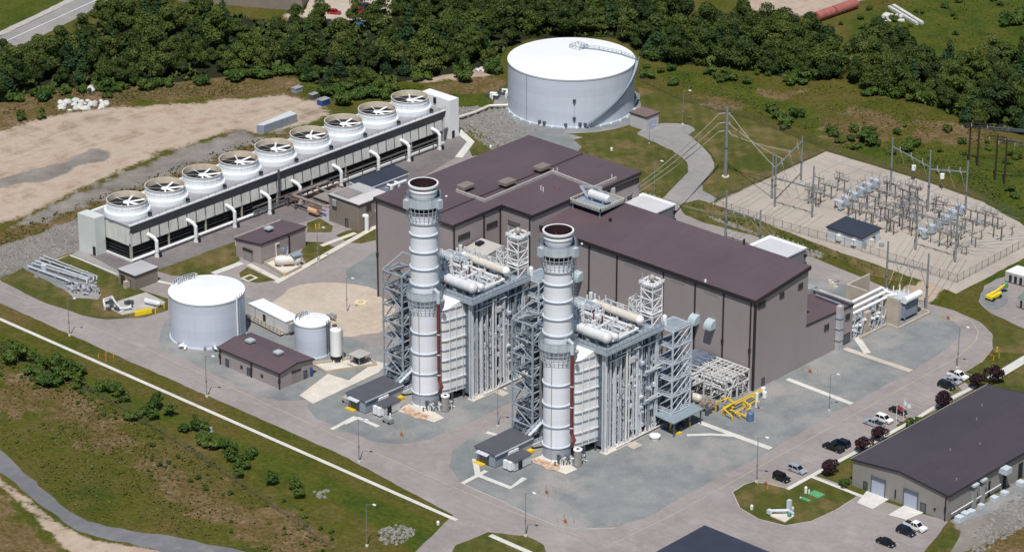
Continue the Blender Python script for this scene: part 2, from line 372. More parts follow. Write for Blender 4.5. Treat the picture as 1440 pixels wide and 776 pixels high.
    bp = N(nt, 'Bump', i_Strength=.6, i_Distance=.35); nt.links.new(math_(nt, 'ADD', n3, n4), bp.inputs['Height']); nt.links.new(bp.outputs[0], b.inputs['Normal'])
    me.materials.append(m); me.update()
    o = bpy.data.objects.new('ground', me); COL.objects.link(o); o['kind'] = 'structure'
ground_sheet()
def surf(name, stops, patch=None, s1=.05, s2=.5, s3=4., rough=.9, stripes=None, tracks=0., cracks=0., crackcol=(.05, .05, .05), fine=.1):
    m, nt, b = nodes(name); pos = N(nt, 'NewGeometry').outputs['Position']
    a, d, e = noise(nt, pos, s1, 6., .6), noise(nt, pos, s2, 4., .6), noise(nt, pos, s3, 2., .6)
    c = ramp(nt, math_(nt, 'ADD', math_(nt, 'MULTIPLY', a, .65), math_(nt, 'MULTIPLY', d, .35)), stops)
    if patch:
        f = noise(nt, scaled(nt, pos, (1, 1, 1)), patch[0], 5., .65)
        c = mixc(nt, ramp(nt, f, [(patch[2], (0,)*3), (patch[3], (patch[4],)*3)]), c, patch[1])
    if stripes:
        w = N(nt, 'TexWave', wave_type='BANDS', bands_direction=stripes[0], i_Scale=stripes[1], i_Distortion=1.5); nt.links.new(pos, w.inputs['Vector'])
        c = mixc(nt, 1., c, ramp(nt, w.outputs['Fac'], [(.2, (1-stripes[2],)*3), (.8, (1+stripes[2],)*3)]), 'MULTIPLY')
    if tracks:
        tn = noise(nt, scaled(nt, pos, (.045, 1.2, 1)), 1.1, 5., .6); c = mixc(nt, ramp(nt, tn, [(.5, (0,)*3), (.7, (tracks,)*3)]), c, (.19, .175, .17))
        sp = noise(nt, pos, .42, 3., .6); c = mixc(nt, ramp(nt, sp, [(.66, (0,)*3), (.74, (tracks,)*3)]), c, (.14, .13, .13))
    if cracks:
        v = N(nt, 'TexVoronoi', feature='DISTANCE_TO_EDGE', i_Scale=.07); nt.links.new(mixc(nt, .12, pos, N(nt, 'TexNoise', i_Scale=.4).outputs['Color'], 'ADD'), v.inputs['Vector'])
        c = mixc(nt, ramp(nt, v.outputs['Distance'], [(.0, (cracks,)*3), (.012, (0,)*3)]), c, crackcol)
    c = mixc(nt, 1., c, ramp(nt, e, [(.3, (1-fine,)*3), (.7, (1+fine,)*3)]), 'MULTIPLY')
    nt.links.new(c, b.inputs['Base Color']); b.inputs['Roughness'].default_value = rough; b.inputs['Specular IOR Level'].default_value = .2
    return m
A_ROAD = surf('asphalt', [(.35, (.235, .21, .205)), (.5, (.285, .257, .25)), (.65, (.33, .30, .29))], (.11, (.37, .345, .325), .55, .72, .7), cracks=.12, tracks=.25, crackcol=(.15, .14, .14))
A_DARK = surf('dark_asphalt', [(.35, (.13, .118, .12)), (.5, (.175, .16, .162)), (.65, (.225, .205, .205))], (.13, (.27, .245, .23), .58, .72, .5))
A_GRAV = surf('blue_grey_gravel', [(.36, (.165, .180, .186)), (.5, (.205, .22, .224)), (.64, (.25, .26, .258))], (.035, (.31, .295, .285), .50, .62, .85), s2=.2, s3=3., fine=.16)
A_SAND = surf('sandy_gravel', [(.36, (.40, .335, .265)), (.5, (.47, .405, .335)), (.64, (.53, .46, .39))], (.06, (.36, .30, .24), .56, .7, .5), fine=.12)
A_PAD = surf('substation_stone', [(.36, (.335, .295, .26)), (.5, (.39, .345, .30)), (.64, (.44, .39, .34))], (.07, (.40, .35, .30), .55, .72, .5), fine=.14)
A_LAWN = surf('mown_grass', [(.33, (.044, .060, .009)), (.48, (.068, .076, .013)), (.66, (.12, .10, .033))], (.075, (.17, .12, .055), .48, .66, .85), s2=.3, s3=2.5, stripes=('DIAGONAL', .12, .06), fine=.22)
A_ROAD2 = surf('old_asphalt', [(.35, (.22, .21, .205)), (.5, (.27, .26, .255)), (.65, (.32, .30, .29))], (.09, (.35, .32, .29), .55, .7, .6))
A_LANE = surf('blue_asphalt', [(.35, (.115, .12, .13)), (.5, (.15, .155, .165)), (.65, (.19, .19, .20))], (.2, (.30, .27, .23), .58, .72, .6), s2=.3)
def rough_poly(poly, jit, step=2.5, smooth=0):
    out = []; n = len(poly)
    for i in range(n):
        a, b = poly[i], poly[(i+1) % n]; L = math.dist(a, b); k = max(1, int(L/step)); nx, ny = -(b[1]-a[1])/(L or 1), (b[0]-a[0])/(L or 1)
        for j in range(k):
            t = j/k; q = random.uniform(-jit, jit); out.append((a[0]+(b[0]-a[0])*t+nx*q, a[1]+(b[1]-a[1])*t+ny*q))
    return out
def chaikin(poly, it=2):
    for _ in range(it):
        o = []
        for a, b in zip(poly, poly[1:]+poly[:1]): o += [(a[0]*.75+b[0]*.25, a[1]*.75+b[1]*.25), (a[0]*.25+b[0]*.75, a[1]*.25+b[1]*.75)]
        poly = o
    return poly
LAID = []
def lay(name, px, mat, lvl, jit=0., sm=0, world=False, kind='structure'):
    p = list(px) if world else GP(px)
    if sm: p = chaikin(p, sm)
    if jit: p = rough_poly(p, jit)
    mb = MB()
    if lvl < 0: mb.prism(p, 0, -lvl)
    else: mb.sheet(p, .02+.022*lvl+.00017*len(LAID))
    LAID.append(name)
    o = mb.build(name, mat); o['kind'] = kind; return o
def strip(pts, w):
    L, Rr = [], []
    for i, p in enumerate(pts):
        a = pts[max(0, i-1)]; b = pts[min(len(pts)-1, i+1)]; d = math.dist(a, b) or 1; nx, ny = -(b[1]-a[1])/d*w/2, (b[0]-a[0])/d*w/2
        L.append((p[0]+nx, p[1]+ny)); Rr.append((p[0]-nx, p[1]-ny))
    return L+Rr[::-1]
def lay_strip(name, px, w, mat, lvl, jit=0., world=False):
    return lay(name, strip(list(px) if world else GP(px), w), mat, lvl, jit, 0, True)
# asphalt of the plant and its roads
lay('asphalt_yard', [(-90,356),(0,394),(60,386),(112,352),(320,268),(600,170),(650,196),(700,216),(850,290),(925,284),(945,270),(966,293),(1002,309),(1100,345),(1200,385),(1290,423),(1340,436),(1378,452),(1396,470),(1396,490),(1380,510),(1345,530),(1372,546),(1200,637),(1155,662),(1195,690),(1333,733),(1300,775),(1240,850),(640,850),(560,800),(592,768),(637,724),(480,639),(187,510),(0,426),(-90,386)], A_ROAD, 0, .15)
lay('access_road', [(893,190),(905,180),(925,173),(962,174),(980,181),(970,192),(987,205),(1003,224),(1005,240),(987,258),(990,268),(1012,276),(1000,287),(960,293),(925,287),(945,265),(968,242),(965,225),(945,212),(915,204)], A_ROAD2, 0, .1, 1)
lay('cooling_apron', [(110,362),(150,352),(210,345),(650,180),(664,196),(640,222),(560,270),(470,300),(330,340),(218,381),(198,392),(166,388)], A_DARK, 1, .1)
lay('highway', [(-60,78),(0,52),(72,18),(110,-2),(185,-30),(205,-30),(150,2),(120,20),(0,80),(-60,104)], A_ROAD2, 0)
lay_strip('highway_shoulder', [(-60,66),(0,48),(72,14),(105,-3),(170,-30)], 3., 'kerb', 1, .2)
lay_strip('lane_marking', [(-20,70),(0,62),(84,24),(150,-6)], .35, 'white', 2)
lay('farm_lane', [(-40,604),(0,630),(37,666),(88,712),(135,739),(202,747),(297,764),(400,790),(300,800),(202,767),(115,751),(91,734),(51,706),(0,662),(-40,634)], A_LANE, 0, .4, 1)
# stone yards
lay('gravel_yard', [(631,655),(637,634),(668,610),(721,588),(800,552),(960,470),(1050,520),(1200,470),(1240,452),(1310,436),(1344,454),(1352,464),(1350,473),(1339,485),(1284,521),(1194,569),(1081,634),(960,698),(915,724),(865,741),(815,743),(781,738),(748,724),(700,701),(649,678)], A_GRAV, 1, .18)
lay('gravel_yard', [(432,572),(445,588),(480,604),(530,622),(567,624),(604,617),(648,600),(694,577),(722,564),(780,530),(720,400),(560,450),(540,505),(440,560)], A_GRAV, 1, .18)
lay('gravel_yard', [(224,480),(226,464),(240,440),(345,418),(400,430),(480,470),(545,495),(530,522),(440,562),(392,563),(355,553),(311,531),(262,506),(232,494)], A_GRAV, 1, .15)
lay('gravel_yard', [(487,379),(530,352),(545,405),(530,410),(488,399)], A_GRAV, 1, .1)
lay('gravel_yard', [(1150,392),(1290,424),(1240,452),(1200,470),(1120,440),(1125,392)], A_GRAV, 1, .1)
lay('gravel_yard', [(1400,700),(1440,672),(1480,690),(1345,738),(1335,732)], A_GRAV, 1, .1)
lay('sand_yard', [(372,432),(390,420),(412,402),(445,397),(484,398),(530,406),(560,425),(545,466),(500,473),(470,474),(440,452)], A_SAND, 2, .25, 1)
lay('tank_pad', [(-77.8+24.5*math.cos(t), 111.3+24.5*math.sin(t)) for t in [i*math.pi/24 for i in range(48)]], A_GRAV, 1, .1, 0, True)
lay('tank_pad', [(700,188),(760,180),(830,196),(812,214),(730,210)], A_GRAV, 0, .3)
lay('substation_yard', [(985,294),(1162,213),(1215,229),(1300,255),(1382,284),(1440,317),(1475,345),(1345,413),(1300,396),(1200,361),(1100,329)], A_PAD, 1, .25)
lay('contractor_yard', [(1385,402),(1400,392),(1445,380),(1500,392),(1500,470),(1440,462),(1392,440),(1376,424)], A_ROAD, 1, .3)
lay('dirt_pad', [(1375,424),(1382,408),(1402,402),(1416,410),(1418,428),(1396,438)], A_GRAV, 2, .3, 1)
# lawns
LAWNS = [[(0,393),(30,380),(52,391),(80,366),(97,360),(166,386),(170,398),(236,420),(236,436),(205,446),(150,449),(125,446),(60,425),(3,396)],
 [(218,381),(330,340),(337,366),(300,385),(268,390),(241,387)], [(336,384),(348,376),(387,394),(362,398),(340,395)], [(422,357),(432,340),(452,341),(476,350),(449,368),(432,376)],
 [(432,314),(449,307),(469,318),(466,327),(432,327)], [(472,331),(487,325),(527,318),(530,337),(509,342),(489,341)], [(646,180),(662,176),(705,204),(690,216),(664,220)],
 [(806,197),(845,188),(879,180),(897,190),(945,212),(966,228),(968,242),(945,265),(920,278),(905,284)], [(897,122),(960,143),(1060,171),(1145,205),(1161,212),(1010,281),(988,268),(988,258),(1005,243),(1006,224),(990,205),(968,190),(982,181),(960,172),(925,171),(905,172)],
 [(955,288),(983,281),(1044,301),(1194,361),(1292,395),(1288,402),(1228,388),(1134,351),(993,314),(962,302)], [(1030,692),(1047,681),(1060,677),(1084,681),(1107,687),(1144,669),(1209,696),(1174,718),(1141,733),(1104,739),(1067,730),(1040,714)],
 [(1157,657),(1196,641),(1196,686),(1148,669)], [(640,766),(686,748),(740,754),(766,766),(770,800),(620,800)], [(1345,536),(1378,510),(1400,504),(1384,520),(1352,540)], [(1345,540),(1352,548),(1330,560),(1318,566)], [(1306,574),(1318,566),(1324,570),(1300,582)], [(1260,598),(1280,586),(1290,590),(1268,602)], [(1320,760),(1335,740),(1352,746),(1330,790),(1290,800)], [(1395,546),(1445,506),(1500,524),(1442,556)], [(1392,440),(1400,454),(1445,466),(1500,480),(1500,520),(1440,498),(1398,496)]]
for L in LAWNS: lay('lawn', L, A_LAWN, 2, .22)
lay('gravel_bed', [(30,374),(48,364),(118,388),(132,404),(144,414),(138,421),(105,419),(88,407),(36,380)], A_GRAV, 3, .3)
lay('equipment_slab', [(146,430),(205,411),(233,425),(222,433),(172,443)], 'kerb', 3)
lay('gravel_strip', [(98,359),(112,352),(172,384),(168,390)], A_GRAV, 3, .1)
# paths, aprons, kerbs, markings
lay('white_path', [(-160,-114.3), (87.8,-114.3), (87.8,-113.15), (-160,-113.15)], 'path', 3, 0, 0, True)
lay('white_path', [(98.5,-114.5), (112,-114.5), (112,-113.1), (98.5,-113.1)], 'path', 3, 0, 0, True)
for pts, w, m_ in [([(1107,688),(1156,661),(1205,635),(1290,588),(1318,570),(1372,543)], 1.15, 'path'), ([(1141,670),(1212,698)], 1.1, 'path'), ([(1107,533),(1198,568)], 1.6, 'path'), ([(1188,490),(1216,500),(1281,522)], 1.9, 'apron'), ([(1204,474),(1220,497)], 1.9, 'path'),
   ([(984,594),(1084,631)], 1.7, 'path'), ([(966,612),(1000,611),(1040,613)], 1.3, 'path'), ([(650,680),(684,662)], 1.2, 'path'), ([(684,608),(714,616)], 1.2, 'path'), ([(466,604),(500,586)], 1.2, 'path'), ([(484,596),(504,588),(532,600)], 1.3, 'path'), ([(668,645),(672,668),(718,686),(738,672)], 1.5, 'path'),
   ([(300,385),(340,370)], 2.2, 'path'), ([(350,372),(394,395)], 1.7, 'conc'), ([(388,398),(480,346),(530,318)], 1.8, 'conc'), ([(218,395),(252,402)], 1.2, 'path'), ([(165,386),(98,359),(78,366)], .5, 'path'), ([(452,346),(500,328)], 1.6, 'conc'), ([(640,180),(662,200),(645,222)], 2.4, 'path')]:
    lay_strip('footpath', pts, w, m_, 4)
for q, m_ in [([(421,556),(461,526),(490,535),(530,508),(545,512),(532,524),(440,568)], 'conc'), ([(1219,690),(1250,702),(1227,716),(1205,707)], 'path'), ([(1272,710),(1301,720),(1274,731),(1249,724)], 'path'), ([(744,648),(762,640),(800,652),(812,660),(796,667)], 'conc'), ([(556,577),(575,568),(612,580),(625,588),(610,594)], 'conc'),
   ([(880,626),(893,621),(904,626),(891,632)], 'apron'), ([(695,552),(704,548),(716,553),(707,558)], 'apron'), ([(1386,532),(1440,500),(1440,512),(1400,536)], 'path')]:
    lay('concrete_apron', q, m_, 4)
lay('rust_stain', [(748,648),(758,644),(790,655),(786,662),(770,660)], 'stain', 5, .3); lay('rust_stain', [(562,576),(572,572),(604,584),(600,590),(584,588)], 'stain', 5, .3)
lay_strip('manhole_frame', [(340,392),(352,387),(361,391),(349,396),(340,392)], .9, 'conc', 5)
for pts in ([(860,765),(940,727),(1346,503),(1372,480),(1376,466),(1366,452),(1330,438),(1290,424),(1150,372),(1000,318)], [(820,756),(700,712),(480,616),(220,497),(0,407)]):
    lay_strip('yellow_line', pts, .16, pm('faded_yellow', (.50, .42, .30), .1, .5, .9), 2)
for i, y in enumerate(np.arange(-49.5, 33, 3.05)):
    if i % 9 in (4,) : continue
    lay('parking_line', [(127.2, y), (132.4, y), (132.4, y+.12), (127.2, y+.12)], pm('faded_line', (.56, .52, .47), .12, .8, .9), 2, 0, 0, True)
for y in (-42.5, -46.8, -50.5, -54): lay('parking_line', [(165, y), (171, y), (171, y+.14), (165, y+.14)], MATS['faded_yellow'], 2, 0, 0, True)
lay('kerb', strip(GP([(1030,692),(1047,681),(1060,677),(1084,681),(1107,687)]), .25), 'kerb', -.14, 0, 0, True)
lay('kerb', strip(GP([(1030,692),(1040,714),(1067,730),(1104,739),(1141,733),(1174,718),(1209,696)]), .25), 'kerb', -.14, 0, 0, True)
lay('kerb', strip(GP([(648,679),(700,702),(748,725),(781,739),(815,744),(865,742)]), .28), 'kerb', -.12, 0, 0, True)
# ------------------------------------------------------------------ buildings
def shed(t, poly, z1, wall='wall', roof='roof', over=.35, thick=.35, rim='trim', z0=0):
    """walls, fascia and roof sheet over one footprint; z1 is a number or f(x, y)"""
    f = z1 if callable(z1) else (lambda p: z1)
    MB().prism(poly, z0, lambda p: f(p)).build('wall', wall, t)
    cx, cy = sum(p[0] for p in poly)/len(poly), sum(p[1] for p in poly)/len(poly)
    n = len(poly); a = sum(poly[i][0]*poly[(i+1) % n][1]-poly[(i+1) % n][0]*poly[i][1] for i in range(n))
    P_ = poly if a > 0 else poly[::-1]
    out = []
    for i in range(n):
        p, q, r = P_[i-1], P_[i], P_[(i+1) % n]
        n1 = Vector((q[1]-p[1], -(q[0]-p[0]))).normalized(); n2 = Vector((r[1]-q[1], -(r[0]-q[0]))).normalized()
        k = over/(1+n1.dot(n2)); out.append((q[0]+(n1.x+n2.x)*k, q[1]+(n1.y+n2.y)*k))
    MB().prism(out, lambda p: f(p)-thick*.9, lambda p: f(p)+.02).build('fascia', rim, t)
    ins = [(x+(cx-x)*.004, y+(cy-y)*.004) for x, y in out]
    return MB().prism(ins, lambda p: f(p)+.023, lambda p: f(p)+.14).build('roof', roof, t)
def on_x(mb, x, y0, y1, z0, z1, d=.12): return mb.box(x-.05, x+d, y0, y1, z0, z1)
def on_y(mb, y, x0, x1, z0, z1, d=.12): return mb.box(x0, x1, y-d, y+.05, z0, z1)
def win_x(t, x, y0, y1, z0, z1, mat='louvre', name='window'):
    w = on_x(MB(), x, y0, y1, z0, z1, .06).build(name, mat, t)
    m = MB(); n = max(2, round((z1-z0)/.4))
    for i in range(n): on_x(m, x, y0, y1, z0+(z1-z0)*i/n, z0+(z1-z0)*(i+.2)/n, .11)
    on_x(m, x, y0-.15, y1+.15, z0-.14, z0, .16); on_x(m, x, y0-.12, y0, z0, z1, .14); on_x(m, x, y1, y1+.12, z0, z1, .14)
    m.build('louvre_blades', pm('blade_grey', (.06, .058, .057), .1, .5, .5), w)
def win_y(t, y, x0, x1, z0, z1, mat='louvre', name='window'):
    w = on_y(MB(), y, x0, x1, z0, z1, .06).build(name, mat, t)
    m = MB(); n = max(2, round((z1-z0)/.35))
    for i in range(n): on_y(m, y, x0, x1, z0+(z1-z0)*i/n, z0+(z1-z0)*(i+.35)/n, .11)
    on_y(m, y, x0-.15, x1+.15, z0-.14, z0, .16); on_y(m, y, x0-.12, x0, z0, z1, .14); on_y(m, y, x1, x1+.12, z0, z1, .14)
    m.build('louvre_blades', MATS['blade_grey'], w)
def door_y(t, y, x0, x1, z1, mat='dsteel'):
    d = on_y(MB(), y, x0, x1, .02, z1, .06).build('door', mat, t)
    on_y(on_y(on_y(MB(), y, x0-.12, x0, 0, z1+.12, .12), y, x1, x1+.12, 0, z1+.12, .12), y, x0, x1, z1, z1+.12, .12).build('door_frame', 'trim', d)
def door_x(t, x, y0, y1, z1, mat='dsteel'):
    d = on_x(MB(), x, y0, y1, .02, z1, .06).build('door', mat, t)
    on_x(on_x(on_x(MB(), x, y0-.12, y0, 0, z1+.12, .12), x, y1, y1+.12, 0, z1+.12, .12), x, y0, y1, z1, z1+.12, .12).build('door_frame', 'trim', d)
def spout_y(t, y, x, z1, w=.34): on_y(on_y(MB(), y, x-w/2, x+w/2, 0, z1, .28), y, x-w*.9, x+w*.9, z1*.42, z1*.42+1.1, .4).build('downpipe', 'trim', t)
def spout_x(t, x, y, z1, w=.34): on_x(MB(), x, y-w/2, y+w/2, 0, z1, .28).build('downpipe', 'trim', t)
# long front hall
t = thing('turbine_hall', 'long tall taupe hall with brown roof behind the boiler with the front chimney', 'power hall', (56, -2, 0))
zf = lambda p: 25.2+(p[1]+12.6)*.112
shed(t, [(20.2,-12.6),(94.5,-12.6),(94.5,8.8),(20.2,8.8)], zf, over=.5, thick=1.1)
for x in (29.5, 39.2, 48.8, 64.5, 75.1, 84.4, 93.2): spout_y(t, -12.6, x, 24.6)
m = on_x(MB(), 94.5, -12.6, -12.1, 0, 24.2, .1); on_y(m, -12.6, 94.1, 94.6, 0, 24.2, .1); m.build('corner_trim', 'trim', t)
for y0, y1 in ((-11.6, -8.7), (-2.8, -1.2), (4.8, 6.5)): win_x(t, 94.5, y0, y1, 22.4, 23.9)
for x0, x1 in ((51, 56.5), (67, 71.5), (78, 82.5)): on_y(MB(), -12.6, x0, x1, 22.3, 23.5, .05).build('vent_panel', pm('faded_panel', (.26, .235, .22), .04, .2, .6), t)
for x, z in ((35.8, 13.6), (75.6, 13.4), (80.8, 13.6)):
    m = MB(); pr = [(-12.55, z+2.3)]+[(-12.55-2.2*math.sin(a), z+.35+1.95*math.cos(a)) for a in [i*math.pi/2/7 for i in range(8)]]+[(-14.75, z-.1), (-12.55, z-.1)]
    k = len(pr); m.add([(x-1.15, y, zz) for y, zz in pr]+[(x+1.15, y, zz) for y, zz in pr], [tuple(range(k)), tuple(range(2*k-1, k-1, -1))]+[(i, i+k, (i+1) % k+k, (i+1) % k) for i in range(k)])
    m.build('intake_hood', pm('hood_paint', (.42, .52, .55), .06, .5, .45), t)
door_x(t, 94.5, -9, -8, 2.2); on_y(MB(), -12.6, 86, 89, 0, 3.2, .06).build('door', 'dsteel', t)
m = MB().box(73.4, 73.8, 8.4, 8.8, 27.6, 29.2); m.build('roof_vent', 'trim', t)
MB().box(36, 36.6, -1.4, -.8, 26.6, 27.5).build('roof_vent', 'trim', t)
m = MB()
for x in (78.5,): m.cyl((x, -12.9, 25.4), (x, -12.9, 26.1), .3, n=8)
m.build('roof_lamp', 'white', t)
# low annex at its end
t = thing('switchgear_annex', 'low taupe annex with brown roof between the long hall and the transformer', 'annex', (86, 19, 0))
shed(t, [(76,8.83),(94.48,8.83),(94.48,28.7),(76,28.7)], lambda p: 11.3-(p[1]-8.8)*.03, over=.15, thick=.5)
for y0 in (16.6, 25.6): win_x(t, 94.48, y0, y0+1.7, 7.0, 8.6)
door_x(t, 94.48, 25.3, 27.6, 2.9)
m = MB().box(94.6, 95.9, 21.2, 22.7, 0, 12.6); m.build('vent_shaft', pm('shaft_paint', (.46, .45, .46), .12, .6, .5, streak=.4), t)
m = MB()
for z in (3, 6.2, 9.2): m.box(94.5, 96.1, 21., 22.9, z, z+.2)
m.build('shaft_band', 'steel', t)
m = MB().path([(79.5, 26.5, 12.1), (88.5, 26.7, 12.1), (95.2, 26.6, 12.0)], .35, 8); m.box(77.6, 83, 25, 28, 11, 12.6); m.build('roof_duct', 'grey', t)
MB().path([(84, 27.9, 11.7), (95, 27.7, 11.7)], .22, 8).build('roof_pipe', 'white', t)
MB().path([(85, 25.0, 11.7), (93.4, 24.6, 11.7)], .25, 8).build('roof_pipe', 'steel', t)
# white roofed boxes behind the hall
for nm, lab, x0, x1 in (('electrical_annex', 'grey annex with white flat roof near the right end of the long hall', 66.8, 78.8), ('electrical_annex', 'grey annex with white flat roof under the roof tank between both halls', 22.6, 34.1)):
    t = thing(nm, lab, 'annex', ((x0+x1)/2, 19, 0))
    MB().box(x0, x1, 8.9, 28.2, 0, 21.8).build('wall', pm('annex_wall', (.19, .19, .205), .06, .3, .6, streak=.2), t)
    MB().prism([(x0-.2, 8.9), (x1+.2, 8.9), (x1+.2, 28.4), (x0-.2, 28.4)], 21.82, lambda p: 22.0+.012*(p[1]-9)).build('roof', pm('annex_membrane', (.54, .54, .57), .05, .2, .7, streak=.15), t)
    m = MB().box(x0-.2, x0+1.2, 9, 28.4, 22.25, 22.32).box(x0-.2, x1+.2, 26.9, 28.4, 22.25, 22.33); m.build('roof_edge', 'white', t)
    m = MB()
    for i in range(7): m.cyl((x0+1+(x1-x0-2)*i/6, 28.2, 22.2), (x0+1+(x1-x0-2)*i/6, 28.2, 22.9), .18, n=6)
    m.build('bushing', 'insul', t)
    m = MB()
    for z in (15.5, 17.5, 19.8): m.box(x1, x1+.5, 27.4, 28.1, z, z+.7)
    m.build('wall_lamp', 'dark', t)
# rear hall
t = thing('rear_hall', 'tall taupe hall with stepped brown roof behind the boiler with the rear chimney', 'power hall', (0, -8, 0))
poly = [(-17.5,-34.8),(10.9,-34.8),(10.9,-15.9),(21.9,-15.9),(21.9,2.4),(21.9,8),(23.4,8),(23.4,25.6),(-17.2,25.6)]
zr = lambda p: 28.7+.012*(p[1]+34.8)
shed(t, poly, zr, over=.4, thick=.9)
for x, y in ((10.9, -22.8), (10.9, -16.5)): spout_x(t, x, y, 28)
spout_y(t, -34.8, -16.9, 28); spout_y(t, -15.9, 21.2, 28); spout_x(t, 10.9, -34.2, 28)
for y0, y1 in ((-32.5, -28.2), (-21.6, -17.6)): win_x(t, 10.9, y0, y1, 23.4, 24.9)
win_y(t, -15.9, 13.6, 17.4, 24.2, 25.4, MATS['faded_panel'], 'vent_panel')
for y0 in (16.0, 20.8): win_x(t, 23.4, y0, y0+1.6, 21.6, 23.6)
m = on_x(MB(), 23.4, 8.2, 25.5, 26.4, 27.9, .1); m.build('eave_band', 'trim', t)
on_x(MB(), 23.4, 13.6, 14.9, 0, 28.2, .7).build('vent_shaft', MATS['shaft_paint'], t)
m = MB(); m.add([(x, y, zr((x, y))+z) for z in (.14, .62) for x, y in ((-4.2,-17.8),(7.4,-17.6),(6.6,9.4),(18.9,8.1),(22.6,7.9),(22.5,17.5))], [])
for z in (.2, .75):
    pts = [(x, y, zr((x, y))+z) for x, y in ((-3.8,-17.8),(6.8,-18.0),(6.6,9.2),(18.9,8.3),(22.4,8.0),(22.4,17.2))]
    for a, b in zip(pts, pts[1:]): m.beam(a, b, .34, .42)
m.v = m.v[12:]; m.f = [tuple(i-12 for i in f) for f in m.f]
m.build('roof_joint_flashing', pm('pale_flashing', (.46, .43, .42), .1, .5, .6), t)
MB().beam((3.3,-34,28.9),(3.3,25,29.6), .25, .3).build('ridge_cap', 'trim', t)
for x, y in ((-2.7,-15.3),(3.7,-6.0),(3.5,8.1)):
    z = zr((x, y))+.14; h = MB().box(x-1.1, x+1.1, y-1.6, y+1.6, z, z+.9).build('roof_vent', 'trim', t)
    MB().prism([(x-1.5,y-2.1),(x+1.5,y-2.1),(x+1.5,y+2.1),(x-1.5,y+2.1)], z+.9, z+1.7).build('vent_hood', pm('vent_brown', (.22, .185, .165), .1, .5, .6), h)
m = MB()
for x, y in ((6.6, 9.4), (21, 17), (6.9, 10.6), (12.4,-2), (13.6,-2.4)): m.cyl((x, y, 29.2), (x, y, 30.6), .12, n=6)
m.build('vent_pipe', 'white', t)
m = MB().box(14.2, 14.4, 1.0, 1.2, 29.1, 30.3).box(16, 16.2, 1.2, 1.4, 29.1, 30.3); m.build('roof_bollard', 'orange', t)
# pale inlet house in the corner between hall and rear boiler
t = thing('air_inlet_house', 'plain cream inlet house with sloping roof between the rear hall and the farther boiler', 'inlet house', (16, -35, 0))
MB().prism([(12,-46.5),(19.5,-46.5),(19.5,-24.8),(12,-24.8)], 0, lambda p: 19.2+.13*(p[1]+46.5)).build('wall', pm('inlet_cream', (.47, .45, .42), .05, .2, .6, streak=.12), t)
MB().prism([(11.9,-46.6),(19.6,-46.6),(19.6,-24.7),(11.9,-24.7)], lambda p: 19.21+.13*(p[1]+46.5), lambda p: 19.4+.13*(p[1]+46.5)).build('roof', MATS['inlet_cream'], t)
MB().box(13.2, 14.8, -28.6, -26.6, 21.4, 22.6).build('roof_hatch', 'dark', t)
# vessel platform on the hall roof
t = thing('roof_tank_platform', 'steel platform carrying a horizontal silver tank on the hall roof', 'tank platform', (27, 4, 28))
m = MB()
for x in (22.8, 32.4):
    for y in (-.8, 8): m.beam((x, y, 25.8), (x, y, 28.3), .3)
m.box(22.2, 33, -1.3, 8.4, 28.2, 28.5); m.build('platform', 'grate', t)
MB().rail([(22.2,-1.3),(33,-1.3),(33,8.4),(22.2,8.4)], 28.5, .9, 1., .1, True).build('railing', 'cream', t)
m = MB(); cz = 30.2; m.cyl((25.2, 3.6, cz), (31.2, 3.6, cz), 1.15, n=20)
for x, s in ((25.2, -1), (31.2, 1)): m.cyl((x, 3.6, cz), (x+s*.5, 3.6, cz), 1.15, .7, n=20)
m.build('vessel', 'pipe', t, smooth=True)
m = MB()
for x in (26.3, 30.1): m.box(x-.2, x+.2, 2.7, 4.5, 28.5, 29.6)
m.build('saddle', 'steel', t)
MB().cyl((25.4, 7.2, 28.5), (27.6, 7.2, 28.5+1.6), .3, n=8).build('exhaust_pipe', 'steel', t)
m = MB(); m.beam((19, 6.5, 29.6), (25, 3, 28.7), .8, .6); m.beam((19, 6.5, 29.6), (24.4, 9.2, 29.7), .8, .6); m.build('cable_tray', 'bluegrey', t)
